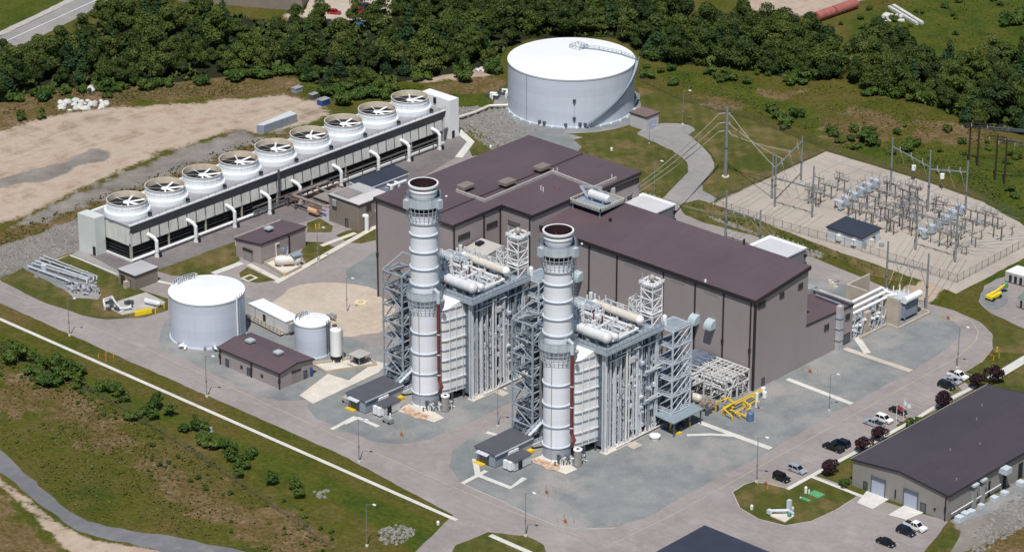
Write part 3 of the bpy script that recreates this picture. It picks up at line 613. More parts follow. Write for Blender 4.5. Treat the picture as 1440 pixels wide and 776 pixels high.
# small brown roofed building in front
t = thing('service_building', 'low taupe building with brown roof and two roof vents beside the small white tank', 'service building', (-5, -87, 0))
zg = lambda p: 4.6+.9*(1-abs(p[1]+87.3)/5.7)
MB().prism([(-16.3,-93),(6.3,-93),(6.3,-87.3),(6.3,-81.6),(-16.3,-81.6),(-16.3,-87.3)], 0, lambda p: zg(p)-.05).build('wall', 'wall', t)
def gable(t, x0, x1, y0, y1, z, rise, axis='x', over=.4, mat='roof', thick=.22):
    m, r = MB(), MB()
    if axis == 'x':
        ym = (y0+y1)/2
        for ya, yb in ((y0-over, ym), (ym, y1+over)):
            za, zb = (z-rise*over/(ym-y0), z+rise) if ya < y0 else (z+rise, z-rise*over/(ym-y0))
            m.add([(x0-over, ya, za), (x1+over, ya, za), (x1+over, yb, zb), (x0-over, yb, zb)]+[(x0-over, ya, za+thick), (x1+over, ya, za+thick), (x1+over, yb, zb+thick), (x0-over, yb, zb+thick)], [(3, 2, 1, 0), (4, 5, 6, 7), (0, 1, 5, 4), (1, 2, 6, 5), (2, 3, 7, 6), (3, 0, 4, 7)])
        for x in (x0-over, x1+over): r.beam((x, y0-over, z+.02), (x, ym, z+rise+.06), .12, .4).beam((x, ym, z+rise+.06), (x, y1+over, z+.02), .12, .4)
        for y in (y0-over, y1+over): r.beam((x0-over, y, z-.05), (x1+over, y, z-.05), .16, .36)
    else:
        xm = (x0+x1)/2
        for xa, xb in ((x0-over, xm), (xm, x1+over)):
            za, zb = (z-rise*over/(xm-x0), z+rise) if xa < x0 else (z+rise, z-rise*over/(xm-x0))
            m.add([(xa, y0-over, za), (xb, y0-over, zb), (xb, y1+over, zb), (xa, y1+over, za)]+[(xa, y0-over, za+thick), (xb, y0-over, zb+thick), (xb, y1+over, zb+thick), (xa, y1+over, za+thick)], [(3, 2, 1, 0), (4, 5, 6, 7), (0, 1, 5, 4), (1, 2, 6, 5), (2, 3, 7, 6), (3, 0, 4, 7)])
        for y in (y0-over, y1+over): r.beam((x0-over, y, z+.02), (xm, y, z+rise+.06), .12, .4).beam((xm, y, z+rise+.06), (x1+over, y, z+.02), .12, .4)
        for x in (x0-over, x1+over): r.beam((x, y0-over, z-.05), (x, y1+over, z-.05), .16, .36)
    m.build('roof', mat, t); r.build('fascia', 'trim', t)
gable(t, -16.3, 6.3, -93, -81.6, 4.6, .9)
for x in (-16.1, -4.3, 6.1): spout_y(t, -93, x, 4.3, .3)
door_y(t, -93, -14, -13, 2.2); door_y(t, -93, -5.9, -4.9, 2.2); on_y(MB(), -93, -8.6, -7.7, 1.2, 2.2, .06).build('wall_louvre', 'louvre', t); on_y(MB(), -93, -1, 0, 1.2, 2.1, .06).build('wall_louvre', 'louvre', t)
d = on_x(MB(), 6.3, -88.9, -85.9, .02, 3.0, .05).build('roller_door', MATS['faded_panel'], t); on_x(MB(), 6.3, -89, -85.8, 3.0, 3.7, .12).build('door_hood', 'trim', d)
door_x(t, 6.3, -84.8, -83.8, 2.3); on_x(MB(), 6.3, -82.6, -82, .3, 2.6, .3).build('wall_cabinet', 'blue', t)
for x in (-11, -.5):
    c = MB().box(x-.7, x+.7, -87.8, -86.4, 5.5, 6.1).build('roof_vent', 'grey', t); MB().prism([(x-1,-88.1),(x+1,-88.1),(x+1,-86.1),(x-1,-86.1)], 6.1, 6.6).build('vent_hood', pm('galv_hood', (.42, .47, .50), .1, .6, .5), c)
# building beside the propane vessel
t = thing('pump_building', 'single storey taupe building with shed roof and horizontal propane vessel beside it', 'pump house', (-60, -34, 0))
shed(t, [(-65.6,-42),(-56.1,-41.4),(-56.1,-24.4),(-65.6,-24.4)], lambda p: 5.5+.09*(p[0]+65), over=.3, thick=.4)
c = MB().box(-62.3, -60.9, -33.9, -32.4, 5.8, 6.7).build('roof_vent', 'dark', t); MB().box(-62.6, -60.6, -34.2, -32.1, 6.7, 7.2).build('vent_hood', MATS['galv_hood'], c)
d = on_y(MB(), -41.9, -62.5, -59.3, .02, 3, .3).build('roller_door', MATS['faded_panel'], t); on_y(MB(), -41.9, -62.7, -59.1, 3, 3.6, .42).build('door_hood', 'trim', d)
m = MB().box(-66.2, -66.05, -42, -24.4, 5.3, 5.4)
for i in range(26): m.box(-66.2, -65.95, -42+i*.68, -41.7+i*.68, 5.35, 5.75)
m.build('snow_guard', 'conc', t); spout_x(t, -56.1, -30.8, 5.6)
MB().path([(-55.8,-36,1), (-55.8,-36,4.6), (-55.8,-34.8,4.6)], .18, 8).build('wall_pipe', 'pipe', t)
# hut by the left lawn
t = thing('pipe_hut', 'small square taupe hut with pale grey roof beside the left lawn pipes', 'hut', (-72, -72, 0))
shed(t, [(-75,-76.6),(-68.2,-76.6),(-68.2,-68.6),(-75,-68.6)], 4.3, 'brown', 'flatroof', .25, .4)
door_y(t, -76.6, -71.2, -70.3, 2.2, 'grey'); on_y(MB(), -76.6, -74.3, -72.6, .1, 3, .06).build('wall_louvre', 'louvre', t); on_y(MB(), -76.6, -71.9, -70.9, 0, 2, 1.2).build('wall_cabinet', 'tan', t)
# two storey brown building
t = thing('water_treatment_building', 'two storey brown building with grey flat roof beside the rear hall', 'service building', (-58, 0, 0))
shed(t, [(-65.2,-6.4),(-53,-6.4),(-53,5.5),(-65.2,5.5)], 8.2, 'brown', 'flatroof', .2, .5)
MB().box(-57.6, -52.9, -6.5, 5.6, 8.345, 8.45).build('roof_membrane', pm('pale_membrane', (.56, .54, .55), .06, .2, .8), t)
MB().box(-64.5, -58.6, -5.2, .6, 8.345, 8.6).build('roof_pad', pm('brown_gravel_roof', (.25, .22, .21), .12, .3, .9), t)
win_y(t, -6.4, -63.8, -62, 5.2, 7.2, 'white'); win_y(t, -6.4, -63.6, -62.2, 4.4, 5.2); win_x(t, -53, -3.4, -1.8, 5.6, 7.2); door_y(t, -6.4, -58.6, -57.6, 2.6)
MB().path([(-53,-4.5,4.4), (-51.9,-4.5,4.6), (-51.9,-4.5,.1)], .65, 10).build('vent_duct', 'white', t, smooth=True)
MB().cyl((-53,.6,4.6), (-51.8,.6,4.6), .7, n=12).build('wall_fan', 'white', t)
MB().box(-68.4, -65.6, -6.2, -4, 0, 3.4).build('wall_cabinet', pm('lilac_cabinet', (.55, .55, .66), .06, .5, .5), t)
# navy roofed electrical building
t = thing('electrical_building', 'long low blue grey building with navy roof beside the cooling tower', 'electrical building', (-68, 19, 0))
shed(t, [(-72.2,9.4),(-66.4,9.4),(-66.4,27),(-72.2,27)], lambda p: 5.2-.12*(p[0]+69), 'bluegrey', 'navy', .3, .35, 'white')
door_x(t, -66.4, 12, 13, 2.3); m = MB()
for y in (17, 20, 23): m.box(-66.4, -65.1, y, y+1.4, 1.2, 3.1)
m.build('cooling_unit', 'bluegrey', t); m = MB()
for y in (18, 21): m.path([(-66, y, 3.8), (-64.4, y, 3.9), (-64.4, y, .2)], .4, 8)
m.path([(-64.4, 18, 3.9), (-64.4, 24, 3.9)], .35, 8); m.build('vent_pipe', 'white', t)
t = thing('filter_unit', 'low grey brown equipment house between the cooling tower and the brown building', 'equipment house', (-72, 0, 0))
shed(t, [(-76,-2),(-69,-2),(-69,7.5),(-76,7.5)], 3.2, 'brown', MATS['brown_gravel_roof'], .2, .3)
# hut at the big tank
t = thing('tank_hut', 'tiny white hut with brown roof at the foot of the huge tank', 'hut', (-49, 113, 0))
shed(t, [(-52.6,110.4),(-46,110.4),(-46,116.2),(-52.6,116.2)], lambda p: 4.5, pm('hut_white', (.5, .49, .50), .05, .3, .6), pm('hut_roof', (.17, .12, .115), .08, .3, .7), .25, .35)
d = on_x(MB(), -46, 112, 115, .02, 2.9, .05).build('roller_door', 'door', t)
# substation control house
t = thing('control_house', 'pale blue control house with navy roof inside the substation', 'control house', (53, 85, 0))
shed(t, [(47.2,79.9),(59.2,79.9),(59.2,88.3),(47.2,88.3)], lambda p: 3.6+.05*(p[1]-79.9), pm('control_wall', (.56, .62, .68), .04, .3, .5, streak=.1), 'navy', .35, .3, 'trim')
m = MB().box(51, 52.2, 78.9, 79.8, .9, 2.6).box(56.2, 57.4, 78.9, 79.8, .9, 2.6); m.build('cooling_unit', 'white', t)
MB().box(59.3, 60.4, 83, 84.4, .1, 2.2).build('door_stair', 'conc', t); door_x(t, 59.2, 85, 86, 2.2)
m = MB().cyl((59.6, 81, 0), (59.6, 81, 2.4), .4, n=8).cyl((62, 85.5, 0), (62, 85.5, 1.2), .7, n=8); m.build('standby_unit', 'grey', t)
# office and workshop
t = thing('workshop_building', 'large taupe workshop with charcoal roof and two blue roller doors beside the car park', 'workshop', (158, -9, 0))
X0, X1, Y0, Y1 = 144.3, 171.6, -37, 18.2
zg2 = lambda p: 6.8+1.5*(1-abs(p[0]-158)/13.65)
MB().prism([(X0,Y0),((X0+X1)/2,Y0),(X1,Y0),(X1,Y1),((X0+X1)/2,Y1),(X0,Y1)], 0, lambda p: zg2(p)-.06).build('wall', 'wall2', t)
gable(t, X0, X1, Y0, Y1, 6.8, 1.5, 'y', .35, 'roof2')
for x0, x1 in ((150.0, 153.8), (159.4, 163.2)):
    d = on_y(MB(), Y0, x0, x1, .02, 4.0, .05).build('roller_door', 'door', t)
    on_y(MB(), Y0, x0-.1, x1+.1, 4.0, 4.7, .3).build('door_hood', pm('door_hood', (.09, .11, .13), .1, .5, .6), d); on_y(on_y(MB(), Y0, x0-.2, x0, 0, 4.7, .2), Y0, x1, x1+.2, 0, 4.7, .2).build('door_frame', MATS['door_hood'], d)
for x in (148.2, 156.9): door_y(t, Y0, x-.5, x+.5, 2.2, 'dsteel') if x < 150 else on_y(MB(), Y0, x-.15, x+.15, 1, 3.2, .15).build('wall_lamp', 'dark', t)
door_y(t, Y0, 164.2, 165.6, 2.4); on_y(MB(), Y0, 168, 168.5, 2, 2.4, .25).build('wall_lamp', 'dark', t)
spout_y(t, Y0, 171.2, 6.4, .22)
m = MB().box(X0-.58, X0-.46, Y0-.2, Y1, 6.7, 6.76)
for i in range(90): m.box(X0-.62, X0-.42, Y0-.2+i*.62, Y0+.1+i*.62, 6.72, 7.05)
m.build('snow_guard', 'kerb', t)
m = MB().beam((X1+.45, Y0, 6.75), (X1+.45, Y1, 6.75), .3, .35); m.build('gutter', 'trim', t)
m = MB()
for x, y in ((160, -20), (166, 4), (155, -2), (163, -12), (151, 6), (169, -30)): m.cyl((x, y, zg2((x, 0))), (x, y, zg2((x, 0))+.7), .14, n=6)
m.build('vent_pipe', 'grey', t)
MB().beam((158,-36.5,8.42), (158,17.8,8.42), .35, .12).build('ridge_cap', 'roof2', t)
for y, w in ((-27, 1.0), (-23.6, 1.0)):
    MB().box(X1+.1, X1+1.0, y-w/2, y+w/2, .2, 6.0).build('wall_duct', 'grey', t); MB().box(X1, X1+1.3, y-1.1, y+.9, 5.9, 6.4).build('duct_hood', 'lsteel', t)
for y in (-15.6, -3.2): MB().box(X1, X1+2.4, y-1.2, y+1.2, 5.2, 6.6).build('duct_hood', 'lsteel', t)
for y0, y1 in ((-14.4, -13), (-8, -6.2), (-20.4,-19.6)): on_x(MB(), X1, y0, y1, .1, 4.2, .06).build('door', 'dark', t)
m = MB()
for y, w, h in ((-35, 1.7, 1.5), (-32.6, 1.7, 1.6), (-30.2, 1.6, 1.2), (-26, 1.3, 1.1), (-20.8, 1.6, 1.2), (-16.6, 1.6, .9), (-10, 1.8, 1.2), (-4, 1.8, 1.3), (4, 2, 1.4)):
    m.box(X1+1.4, X1+1.4+w, y-w/2, y+w/2, .1, h)
m.build('condenser_unit', pm('condenser_paint', (.55, .60, .66), .06, .5, .5), t)
m = MB().path([(X1+.6,-36,1.9), (X1+.6,-28,2.0), (X1+.6,-16,2.1)], .12, 6); m.build('wall_pipe', 'white', t)
# dark roof at the lower edge
t = thing('gatehouse', 'navy roofed low building at the lower picture edge by the road', 'gatehouse', (146, -90, 0))
shed(t, [(136.4,-103),(165,-103),(165,-82.4),(136.4,-82.4)], lambda p: 4.2+.004*(p[1]), 'wall2', 'navy', .2, .5, 'trim')
m = MB()
for i in range(8): m.box(135.7, 136.1, -100+i*2.2, -99+i*2.2, .1, 2.6)
m.build('wall_louvre', 'conc', t)
# far sheds behind the woodland
t = thing('far_warehouse', 'pale metal roofed warehouse half hidden behind the woodland', 'warehouse', G(360, 8))
p = GP([(250,2),(425,16),(440,-10),(300,-40)]); shed(t, p, 5, 'brown', pm('pale_metal_roof', (.42, .44, .48), .1, .2, .6), .4, .4, 'grey')
lay('dirt_lot', [(425,30),(470,28),(548,32),(560,-30),(440,-30)], A_SAND, 0, .5)
# white office trailer
t = thing('site_trailer', 'white rectangular trailer cabin between the left white tanks', 'trailer', (-25, -68, 0))
a, b = (-32.3, -67.9), (-16.4, -69.6); q = [(a[0], a[1]), (b[0], b[1]), (b[0]+.5, b[1]+4.6), (a[0]+.5, a[1]+4.6)]
MB().prism(q, .8, 4.0).build('body', pm('trailer_wall', (.62, .61, .60), .04, .3, .5), t); MB().prism([(q[0][0]-.15,q[0][1]-.15),(q[1][0]+.15,q[1][1]-.15),(q[2][0]+.15,q[2][1]+.15),(q[3][0]-.15,q[3][1]+.15)], 4.02, 4.2).build('roof', 'white', t)
MB().prism([(q[0][0]+.3,q[0][1]+.3),(q[1][0]-.3,q[1][1]+.3),(q[2][0]-.3,q[2][1]-.3),(q[3][0]+.3,q[3][1]-.3)], 0, .8).build('skirt', 'tan', t)
for f0, f1, z0, z1, nm, mt in ((.38, .45, 1.2, 3.1, 'door', 'dark'), (.16, .175, .9, 3.9, 'panel_joint', 'grey'), (.68, .69, .9, 3.9, 'panel_joint', 'grey')):
    MB().prism([(a[0]+(b[0]-a[0])*f+o*.1, a[1]+(b[1]-a[1])*f-o) for f, o in ((f0, -.05), (f0, .07), (f1, .07), (f1, -.05))], z0, z1).build(nm, mt, t)
MB().box(-16.3, -15.4, -68.8, -67.4, 1.2, 3.4).build('cooling_unit', 'grey', t)
MB().rail([(-31.8,-69.3),(-17,-70.9)], .7, 1.0, 1.6, .05).build('railing', 'dsteel', t); MB().prism([(-31.8,-68.1),(-17,-69.7),(-17.1,-71),(-31.9,-69.4)], .55, .7).build('walkway', 'tan', t)
# ------------------------------------------------------------------ tanks
def arc(c, r, a0, a1, n, z0, z1): return [(c[0]+r*math.cos(a0+(a1-a0)*i/n), c[1]+r*math.sin(a0+(a1-a0)*i/n), z0+(z1-z0)*i/n) for i in range(n+1)]
def tank(label, c, r, h, cone, n=72, name='storage_tank'):
    t = thing(name, label, 'tank', (c[0], c[1], 0))
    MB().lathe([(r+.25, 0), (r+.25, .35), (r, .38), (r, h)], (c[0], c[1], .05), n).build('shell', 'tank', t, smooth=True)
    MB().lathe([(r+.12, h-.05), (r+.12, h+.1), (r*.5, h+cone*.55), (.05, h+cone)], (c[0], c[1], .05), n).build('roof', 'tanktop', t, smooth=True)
    m = MB()
    for z in (h*.985,): m.lathe([(r+.01, z-.1), (r+.14, z-.1), (r+.14, z+.05)], (c[0], c[1], .05), n)
    m.build('rim_angle', 'fanring', t)
    return t
AZ = math.atan2(-RT[0], RT[1])   # heading towards the camera, measured from +X
CAMA = math.atan2(-FW[1], -FW[0])
c = (-77.8, 111.3); r = 19.85; h = 15.6
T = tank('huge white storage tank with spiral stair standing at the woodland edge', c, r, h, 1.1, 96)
st = arc(c, r+.7, CAMA+.22, CAMA+1.45, 40, .6, h+.2)
m = MB()
for a_, b_ in zip(st, st[1:]): m.beam(a_, b_, .8, .16)
m.build('spiral_stair', 'grate', T); MB().rail(arc(c, r+1.25, CAMA+.22, CAMA+1.45, 40, .6, h+.2), 0, 1.2, 1.2, .06).build('stair_railing', 'steel', T)
m = MB()
for p in arc(c, r+.6, CAMA+.22, CAMA+1.45, 14, .6, h): m.beam((c[0]+(p[0]-c[0])*.97, c[1]+(p[1]-c[1])*.97, p[2]-.9), p, .14)
m.build('stair_bracket', 'steel', T)
wk = [(c[0]+q*math.cos(CAMA+1.5+o), c[1]+q*math.sin(CAMA+1.5+o), h+1.15*(1-q/r)+.25) for q, o in ((r+.4, .0), (r*.8, .25), (r*.55, .7), (r*.42, 1.35))]
m = MB()
for a_, b_ in zip(wk, wk[1:]): m.beam(a_, b_, .9, .12)
m.build('roof_walkway', 'grate', T); m = MB().rail(wk, 0, 1.1, 1.6, .05)
q = wk[-1]; m.rail([(q[0]-2, q[1]-2, q[2]), (q[0]+2, q[1]-2, q[2]), (q[0]+2, q[1]+2, q[2]), (q[0]-2, q[1]+2, q[2])], 0, 1.1, 1.3, .05, True); m.build('roof_railing', 'steel', T)
MB().cyl((q[0], q[1], q[2]-.5), (q[0], q[1], q[2]+.9), .55, n=12).build('roof_vent', 'white', T)
m = MB(); a_ = CAMA-.78; m.beam((c[0]+(r+.12)*math.cos(a_), c[1]+(r+.12)*math.sin(a_), .3), (c[0]+(r+.12)*math.cos(a_), c[1]+(r+.12)*math.sin(a_), h), .14); a_ = CAMA+.03
m.beam((c[0]+(r+.1)*math.cos(a_), c[1]+(r+.1)*math.sin(a_), .3), (c[0]+(r+.1)*math.cos(a_), c[1]+(r+.1)*math.sin(a_), 8), .07); m.build('drain_pipe', 'grey', T)
m = MB()
for da, z in ((.03, 2.8), (.03, 8.6), (-.52, .6), (-.44, .5), (.12, .8), (.2, .5), (-.1, .5)):
    a_ = CAMA+da; m.cbox(c[0]+(r+.3)*math.cos(a_), c[1]+(r+.3)*math.sin(a_), z, .7, .7, 1.1 if z < 2 else .9)
m.build('nozzle', 'dsteel', T)
m = MB()
for i in range(16):
    a_ = CAMA-1.45+i*.19; m.cbox(c[0]+(r+.5)*math.cos(a_), c[1]+(r+.5)*math.sin(a_), .05, .5, .5, .4)
m.build('anchor_chair', 'white', T)
c = (-32.3, -82.6); r = 9.9; h = 12.6
T = tank('large white water tank at the left, wider and taller than the tank beside the trailer', c, r, h, .9, 72)
m = MB().path([(c[0]+(r+.35)*math.cos(CAMA+.95), c[1]+(r+.35)*math.sin(CAMA+.95), z) for z in (.3, h+1)], .22, 8); m.build('overflow_pipe', 'white', T)
m = MB()
for da in (-.05, .05):
    a_ = CAMA+1.12+da; m.beam((c[0]+(r+.4)*math.cos(a_), c[1]+(r+.4)*math.sin(a_), .2), (c[0]+(r+.4)*math.cos(a_), c[1]+(r+.4)*math.sin(a_), h+1.2), .1)
for i in range(26):
    p_ = [(c[0]+(r+.4)*math.cos(CAMA+1.12+d), c[1]+(r+.4)*math.sin(CAMA+1.12+d), .4+i*.48) for d in (-.05, .05)]; m.beam(p_[0], p_[1], .06)
for z in np.arange(3, h, 1.1): m.lathe([(.75, 0), (.75, .1)], (c[0]+(r+.8)*math.cos(CAMA+1.12), c[1]+(r+.8)*math.sin(CAMA+1.12), z), 8)
m.build('ladder', 'steel', T)
ra = arc(c, r-.3, CAMA-1.9, CAMA-2.75, 9, h+.1, h+.1); m = MB().rail(ra, 0, 1.1, 1.2, .06).rail(arc(c, r-1.6, CAMA-1.9, CAMA-2.75, 9, h+.2, h+.2), 0, 1.1, 1.4, .06); m.build('roof_railing', 'lsteel', T)
q = ra[-3]; MB().cyl((q[0]+1, q[1]-.6, h+.1), (q[0]+1, q[1]-.6, h+.8), .5, n=10).build('roof_vent', 'grey', T)
m = MB()
for da in (-.75, .0, .22, .3): a_ = CAMA+da; m.cyl((c[0]+(r-.1)*math.cos(a_), c[1]+(r-.1)*math.sin(a_), .9), (c[0]+(r+.6)*math.cos(a_), c[1]+(r+.6)*math.sin(a_), .9), .38, n=10)
m.build('manway', 'grey', T); m = MB()
for da in (-.62, .25):
    a_ = CAMA+da; e = lambda d, z, k=0: (c[0]+(r+d)*math.cos(a_)+k, c[1]+(r+d)*math.sin(a_)+k, z)
    m.path([e(0, 1), e(1.6, 1), e(1.6, .9, 1.2), e(2.6, .25, 1.4)], .32, 8)
m.build('inlet_pipe', 'pipe', T, smooth=True)
c = (-4.1, -71.7); r = 4.6; h = 9.0
T = tank('small white cylindrical tank standing beside the white trailer', c, r, h, .6, 48)
MB().rail(arc(c, r-.3, CAMA-1.4, CAMA-2.9, 9, h+.1, h+.1), 0, 1.1, 1.1, .06).rail(arc(c, r-1.3, CAMA-1.4, CAMA-2.9, 8, h+.2, h+.2), 0, 1.1, 1.2, .06).build('roof_railing', 'lsteel', T)
m = MB(); a_ = CAMA+1.0
for d in (-.1, .1): m.beam((c[0]+(r+.4)*math.cos(a_+d), c[1]+(r+.4)*math.sin(a_+d), 1), (c[0]+(r+.4)*math.cos(a_+d), c[1]+(r+.4)*math.sin(a_+d), h+1.2), .12)
for z in np.arange(2.6, h+1, .6): m.lathe([(.65, 0), (.65, .12)], (c[0]+(r+.7)*math.cos(a_), c[1]+(r+.7)*math.sin(a_), z), 8)
m.build('ladder', 'dsteel', T)
c = (4.5, -71.5)
T = thing('silo', 'slim white vertical silo in a concrete basin beside the small tank', 'silo', (c[0], c[1], 0))
MB().lathe([(1.5, 1.9), (1.5, 9.0), (1.2, 9.3), (.05, 9.5)], (c[0], c[1], 0), 24).build('shell', 'white', T, smooth=True)
MB().lathe([(1.55, .9), (1.55, 1.9)], (c[0], c[1], 0), 24).build('skirt', 'dark', T); m = MB()
for i in range(4): m.beam((c[0]+1.4*math.cos(i*1.57+.3), c[1]+1.4*math.sin(i*1.57+.3), 0), (c[0]+1.4*math.cos(i*1.57+.3), c[1]+1.4*math.sin(i*1.57+.3), 1), .3)
m.build('leg', 'white', T); MB().cbox(c[0]-1, c[1]+.6, 9.2, .9, .9, .7).build('top_filter', 'dsteel', T)
m = MB().path([(c[0]+1.2, c[1]+1.2, .3), (c[0]+1.2, c[1]+1.2, 8.8), (c[0]+.3, c[1]+.3, 9.6)], .15, 6); m.build('fill_pipe', 'grey', T)
T = thing('containment_basin', 'low concrete basin wall around the slim silo', 'basin', (8, -70, 0)); m = MB()
q = [(1.5,-77.6),(8,-78.6),(14,-66.5),(8.6,-64.6)]
for a_, b_ in zip(q, q[1:]+q[:1]): m.beam((a_[0], a_[1], .45), (b_[0], b_[1], .45), .35, .9)
m.build('basin_wall', 'tan', T); MB().sheet(q, .14).build('basin_floor', 'conc', T)
T = thing('dosing_skid', 'open sided dosing skid with grey roof behind the slim silo', 'skid', (11, -68, 0))
m = MB()
for x, y in ((8.2,-70),(11.4,-70),(11.4,-66.5),(8.2,-66.5)): m.beam((x, y, .1), (x, y, 2.6), .15)
m.build('frame', 'steel', T); MB().box(7.8, 11.8, -70.4, -66.1, 2.6, 2.8).build('roof', 'kerb', T); m = MB()
for x, y in ((9, -69), (10.4, -68.9), (9.6, -67.3)): m.cyl((x, y, .1), (x, y, 1.6), .55, n=10)
m.build('dosing_tank', 'dsteel', T); MB().path([(8, -71, .6), (11.5, -71.2, .7), (12.6, -68, .7)], .18, 6).build('pipe', 'pipe', T)
# ------------------------------------------------------------------ cooling tower
T = thing('cooling_tower', 'long white cooling tower with nine round fan stacks in a row', 'cooling tower', (-92, -3, 0))
y0, y1, zd = -64.3, 60.8, 10.7; xc = -92
prof = lambda x, s: [(xc+s*6.9, 4.6), (xc+s*7.9, zd-1.2)]
for s in (-1, 1):   # corrugated inclined casing in bays
    n = 36; m = MB()
    for i in range(n):
        ya, yb = y0+.6+(y1-y0-1.2)*i/n, y0+.6+(y1-y0-1.2)*(i+.86)/n
        m.add([(xc+s*7.95, ya, 4.4), (xc+s*7.95, yb, 4.4), (xc+s*7.66, yb, zd-2.3), (xc+s*7.66, ya, zd-2.3), (xc+s*7.75, ya, 4.4), (xc+s*7.75, yb, 4.4), (xc+s*7.46, yb, zd-2.3), (xc+s*7.46, ya, zd-2.3)], [(0, 1, 2, 3), (7, 6, 5, 4), (0, 4, 5, 1), (1, 5, 6, 2), (2, 6, 7, 3), (3, 7, 4, 0)])
    m.build('casing', 'casingt', T)
MB().box(xc-7.2, xc+7.2, y0+.9, y1-.9, zd-2.6, zd-.3).box(xc-6.2, xc+6.2, y0+1, y1-1, 4.4, zd-.3).build('plenum', 'casingt', T)
m = MB()
for ya in (y0, y1-.5): m.add([(xc-7.8, ya, 4.5), (xc+7.8, ya, 4.5), (xc+7.9, ya, zd-.2), (xc-7.9, ya, zd-.2), (xc-7.8, ya+.5, 4.5), (xc+7.8, ya+.5, 4.5), (xc+7.9, ya+.5, zd-.2), (xc-7.9, ya+.5, zd-.2)], [(0, 1, 2, 3), (7, 6, 5, 4), (0, 4, 5, 1), (1, 5, 6, 2), (2, 6, 7, 3), (3, 7, 4, 0)])
m.build('end_casing', 'casingt', T)
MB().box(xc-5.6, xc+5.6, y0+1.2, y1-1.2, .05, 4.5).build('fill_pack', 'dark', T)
m = MB()
for x in (xc-7.4, xc+7.1):
    for k in range(4):
        m.box(x, x+.35, y0+.8, y1-.8, .9+k*.98, .98+k*.98)
for k in range(4): m.box(xc-6.6, xc+6.6, y0+.3, y0+.5, .9+k*.98, .98+k*.98)
m.build('inlet_louvre', pm('dark_louvre', (.035, .037, .043), .5, .8, .5, fine=.4), T)  # near-black, strongly mottled louvre colour
m = MB()
for i in range(10):
    y = y0+.3+(y1-y0-.6)*i/9
    for x in (xc-7.5, xc+7.5): m.beam((x, y, 0), (x, y, 5.2), .6 if i == 0 else .42)
m.build('column', pm('tower_column', (.40, .38, .33), .15, .6, .8, streak=.3), T)
MB().box(xc-8.2, xc+8.2, y0-.3, y1+.3, zd-.28, zd).build('deck', 'fandeck', T)
m = MB().add([(xc+7.72, y0-.1, zd-2.8), (xc+7.72, y1+.1, zd-2.8), (xc+8.45, y1+.1, zd-.1), (xc+8.45, y0-.1, zd-.1), (xc+7.5, y0-.1, zd-2.8), (xc+7.5, y1+.1, zd-2.8), (xc+8.2, y1+.1, zd-.1), (xc+8.2, y0-.1, zd-.1)], [(0, 1, 2, 3), (7, 6, 5, 4), (0, 4, 5, 1), (1, 5, 6, 2), (2, 6, 7, 3), (3, 7, 4, 0)]); m.build('eave_shade_band', pm('tower_band_shade', (.085, .09, .105), .15, .6, .6, streak=.3), T)  # dark colour paints in the shade on the inward-leaning eave face
m = MB().box(xc+7.7, xc+8.5, y0-.3, y1+.3, zd+.003, zd+.28).box(xc-8.5, xc-7.7, y0-.3, y1+.3, zd+.003, zd+.28); m.build('deck_edge', 'white', T)
m = MB().box(xc+6.9, xc+8, y0, y1, 0, .5).box(xc-8, xc-6.9, y0, y1, 0, .5).box(xc-8, xc+8, y0-.4, y0+.1, 0, .5); m.build('basin_kerb', 'fanring', T)
m = MB().rail([(xc+8.3, y0), (xc+8.3, y1)], zd+.2, 1, 2.6, .04); m.build('deck_railing', 'steel', T)
for i in range(9):
    y = -58.3+14.03*i
    f = MB().lathe([(6.6, .03), (6.6, 1.0), (6.5, 1.5), (5.85, 1.75), (5.62, 2.4), (5.58, 4.1), (5.78, 4.15), (5.78, 4.32)], (xc, y, zd), 48).build('fan_stack', 'fanring', T, smooth=True)
    MB().lathe([(5.77, 4.33), (5.5, 4.33), (5.5, 2.5)], (xc, y, zd), 48).build('stack_liner', 'faninner', f, smooth=True)
    MB().lathe([(5.52, 2.55), (.1, 2.55)], (xc, y, zd), 32).build('plenum_shade_disc', 'dark', f)  # near-black disc painted as the deep shade below the fan
    hub = MB().lathe([(.05, 3.5), (1.0, 3.42), (1.2, 3.2), (1.1, 2.95), (.8, 2.8), (.7, 2.5)], (xc, y, zd), 24)
    a0 = [.35, 1.1, .2, .8, .5, 1.3, .1, .9, .6][i]
    for k in range(7):
        a_ = a0+k*2*math.pi/7; ca, sa = math.cos(a_), math.sin(a_)
        pt = lambda rr, w, z: (xc+rr*ca-w*sa, y+rr*sa+w*ca, zd+z)
        hub.add([pt(1.0,-.22,3.0), pt(5.3,-.26,3.0), pt(5.3,.26,3.15), pt(1.0,.2,3.3), pt(1.0,-.22,2.93), pt(5.3,-.26,2.93), pt(5.3,.26,3.08), pt(1.0,.2,3.23)], [(0, 1, 2, 3), (7, 6, 5, 4), (0, 4, 5, 1), (1, 5, 6, 2), (2, 6, 7, 3)])
    hub.build('fan', 'white', f, smooth=True)
    m = MB().lathe([(5.6, 3.0), (5.72, 3.04), (5.6, 3.1)], (xc, y, zd), 40)
    for k in range(20): a_ = k*math.pi/10; m.beam((xc+5.68*math.cos(a_), y+5.68*math.sin(a_), zd+2.3), (xc+5.66*math.cos(a_), y+5.66*math.sin(a_), zd+4.1), .1)
    m.build('stack_rib', 'fanring', f)
    MB().cbox(xc+6.6, y+2.4, zd+.02, 1.1, .8, 1.2).build('fan_motor', 'dark', f)
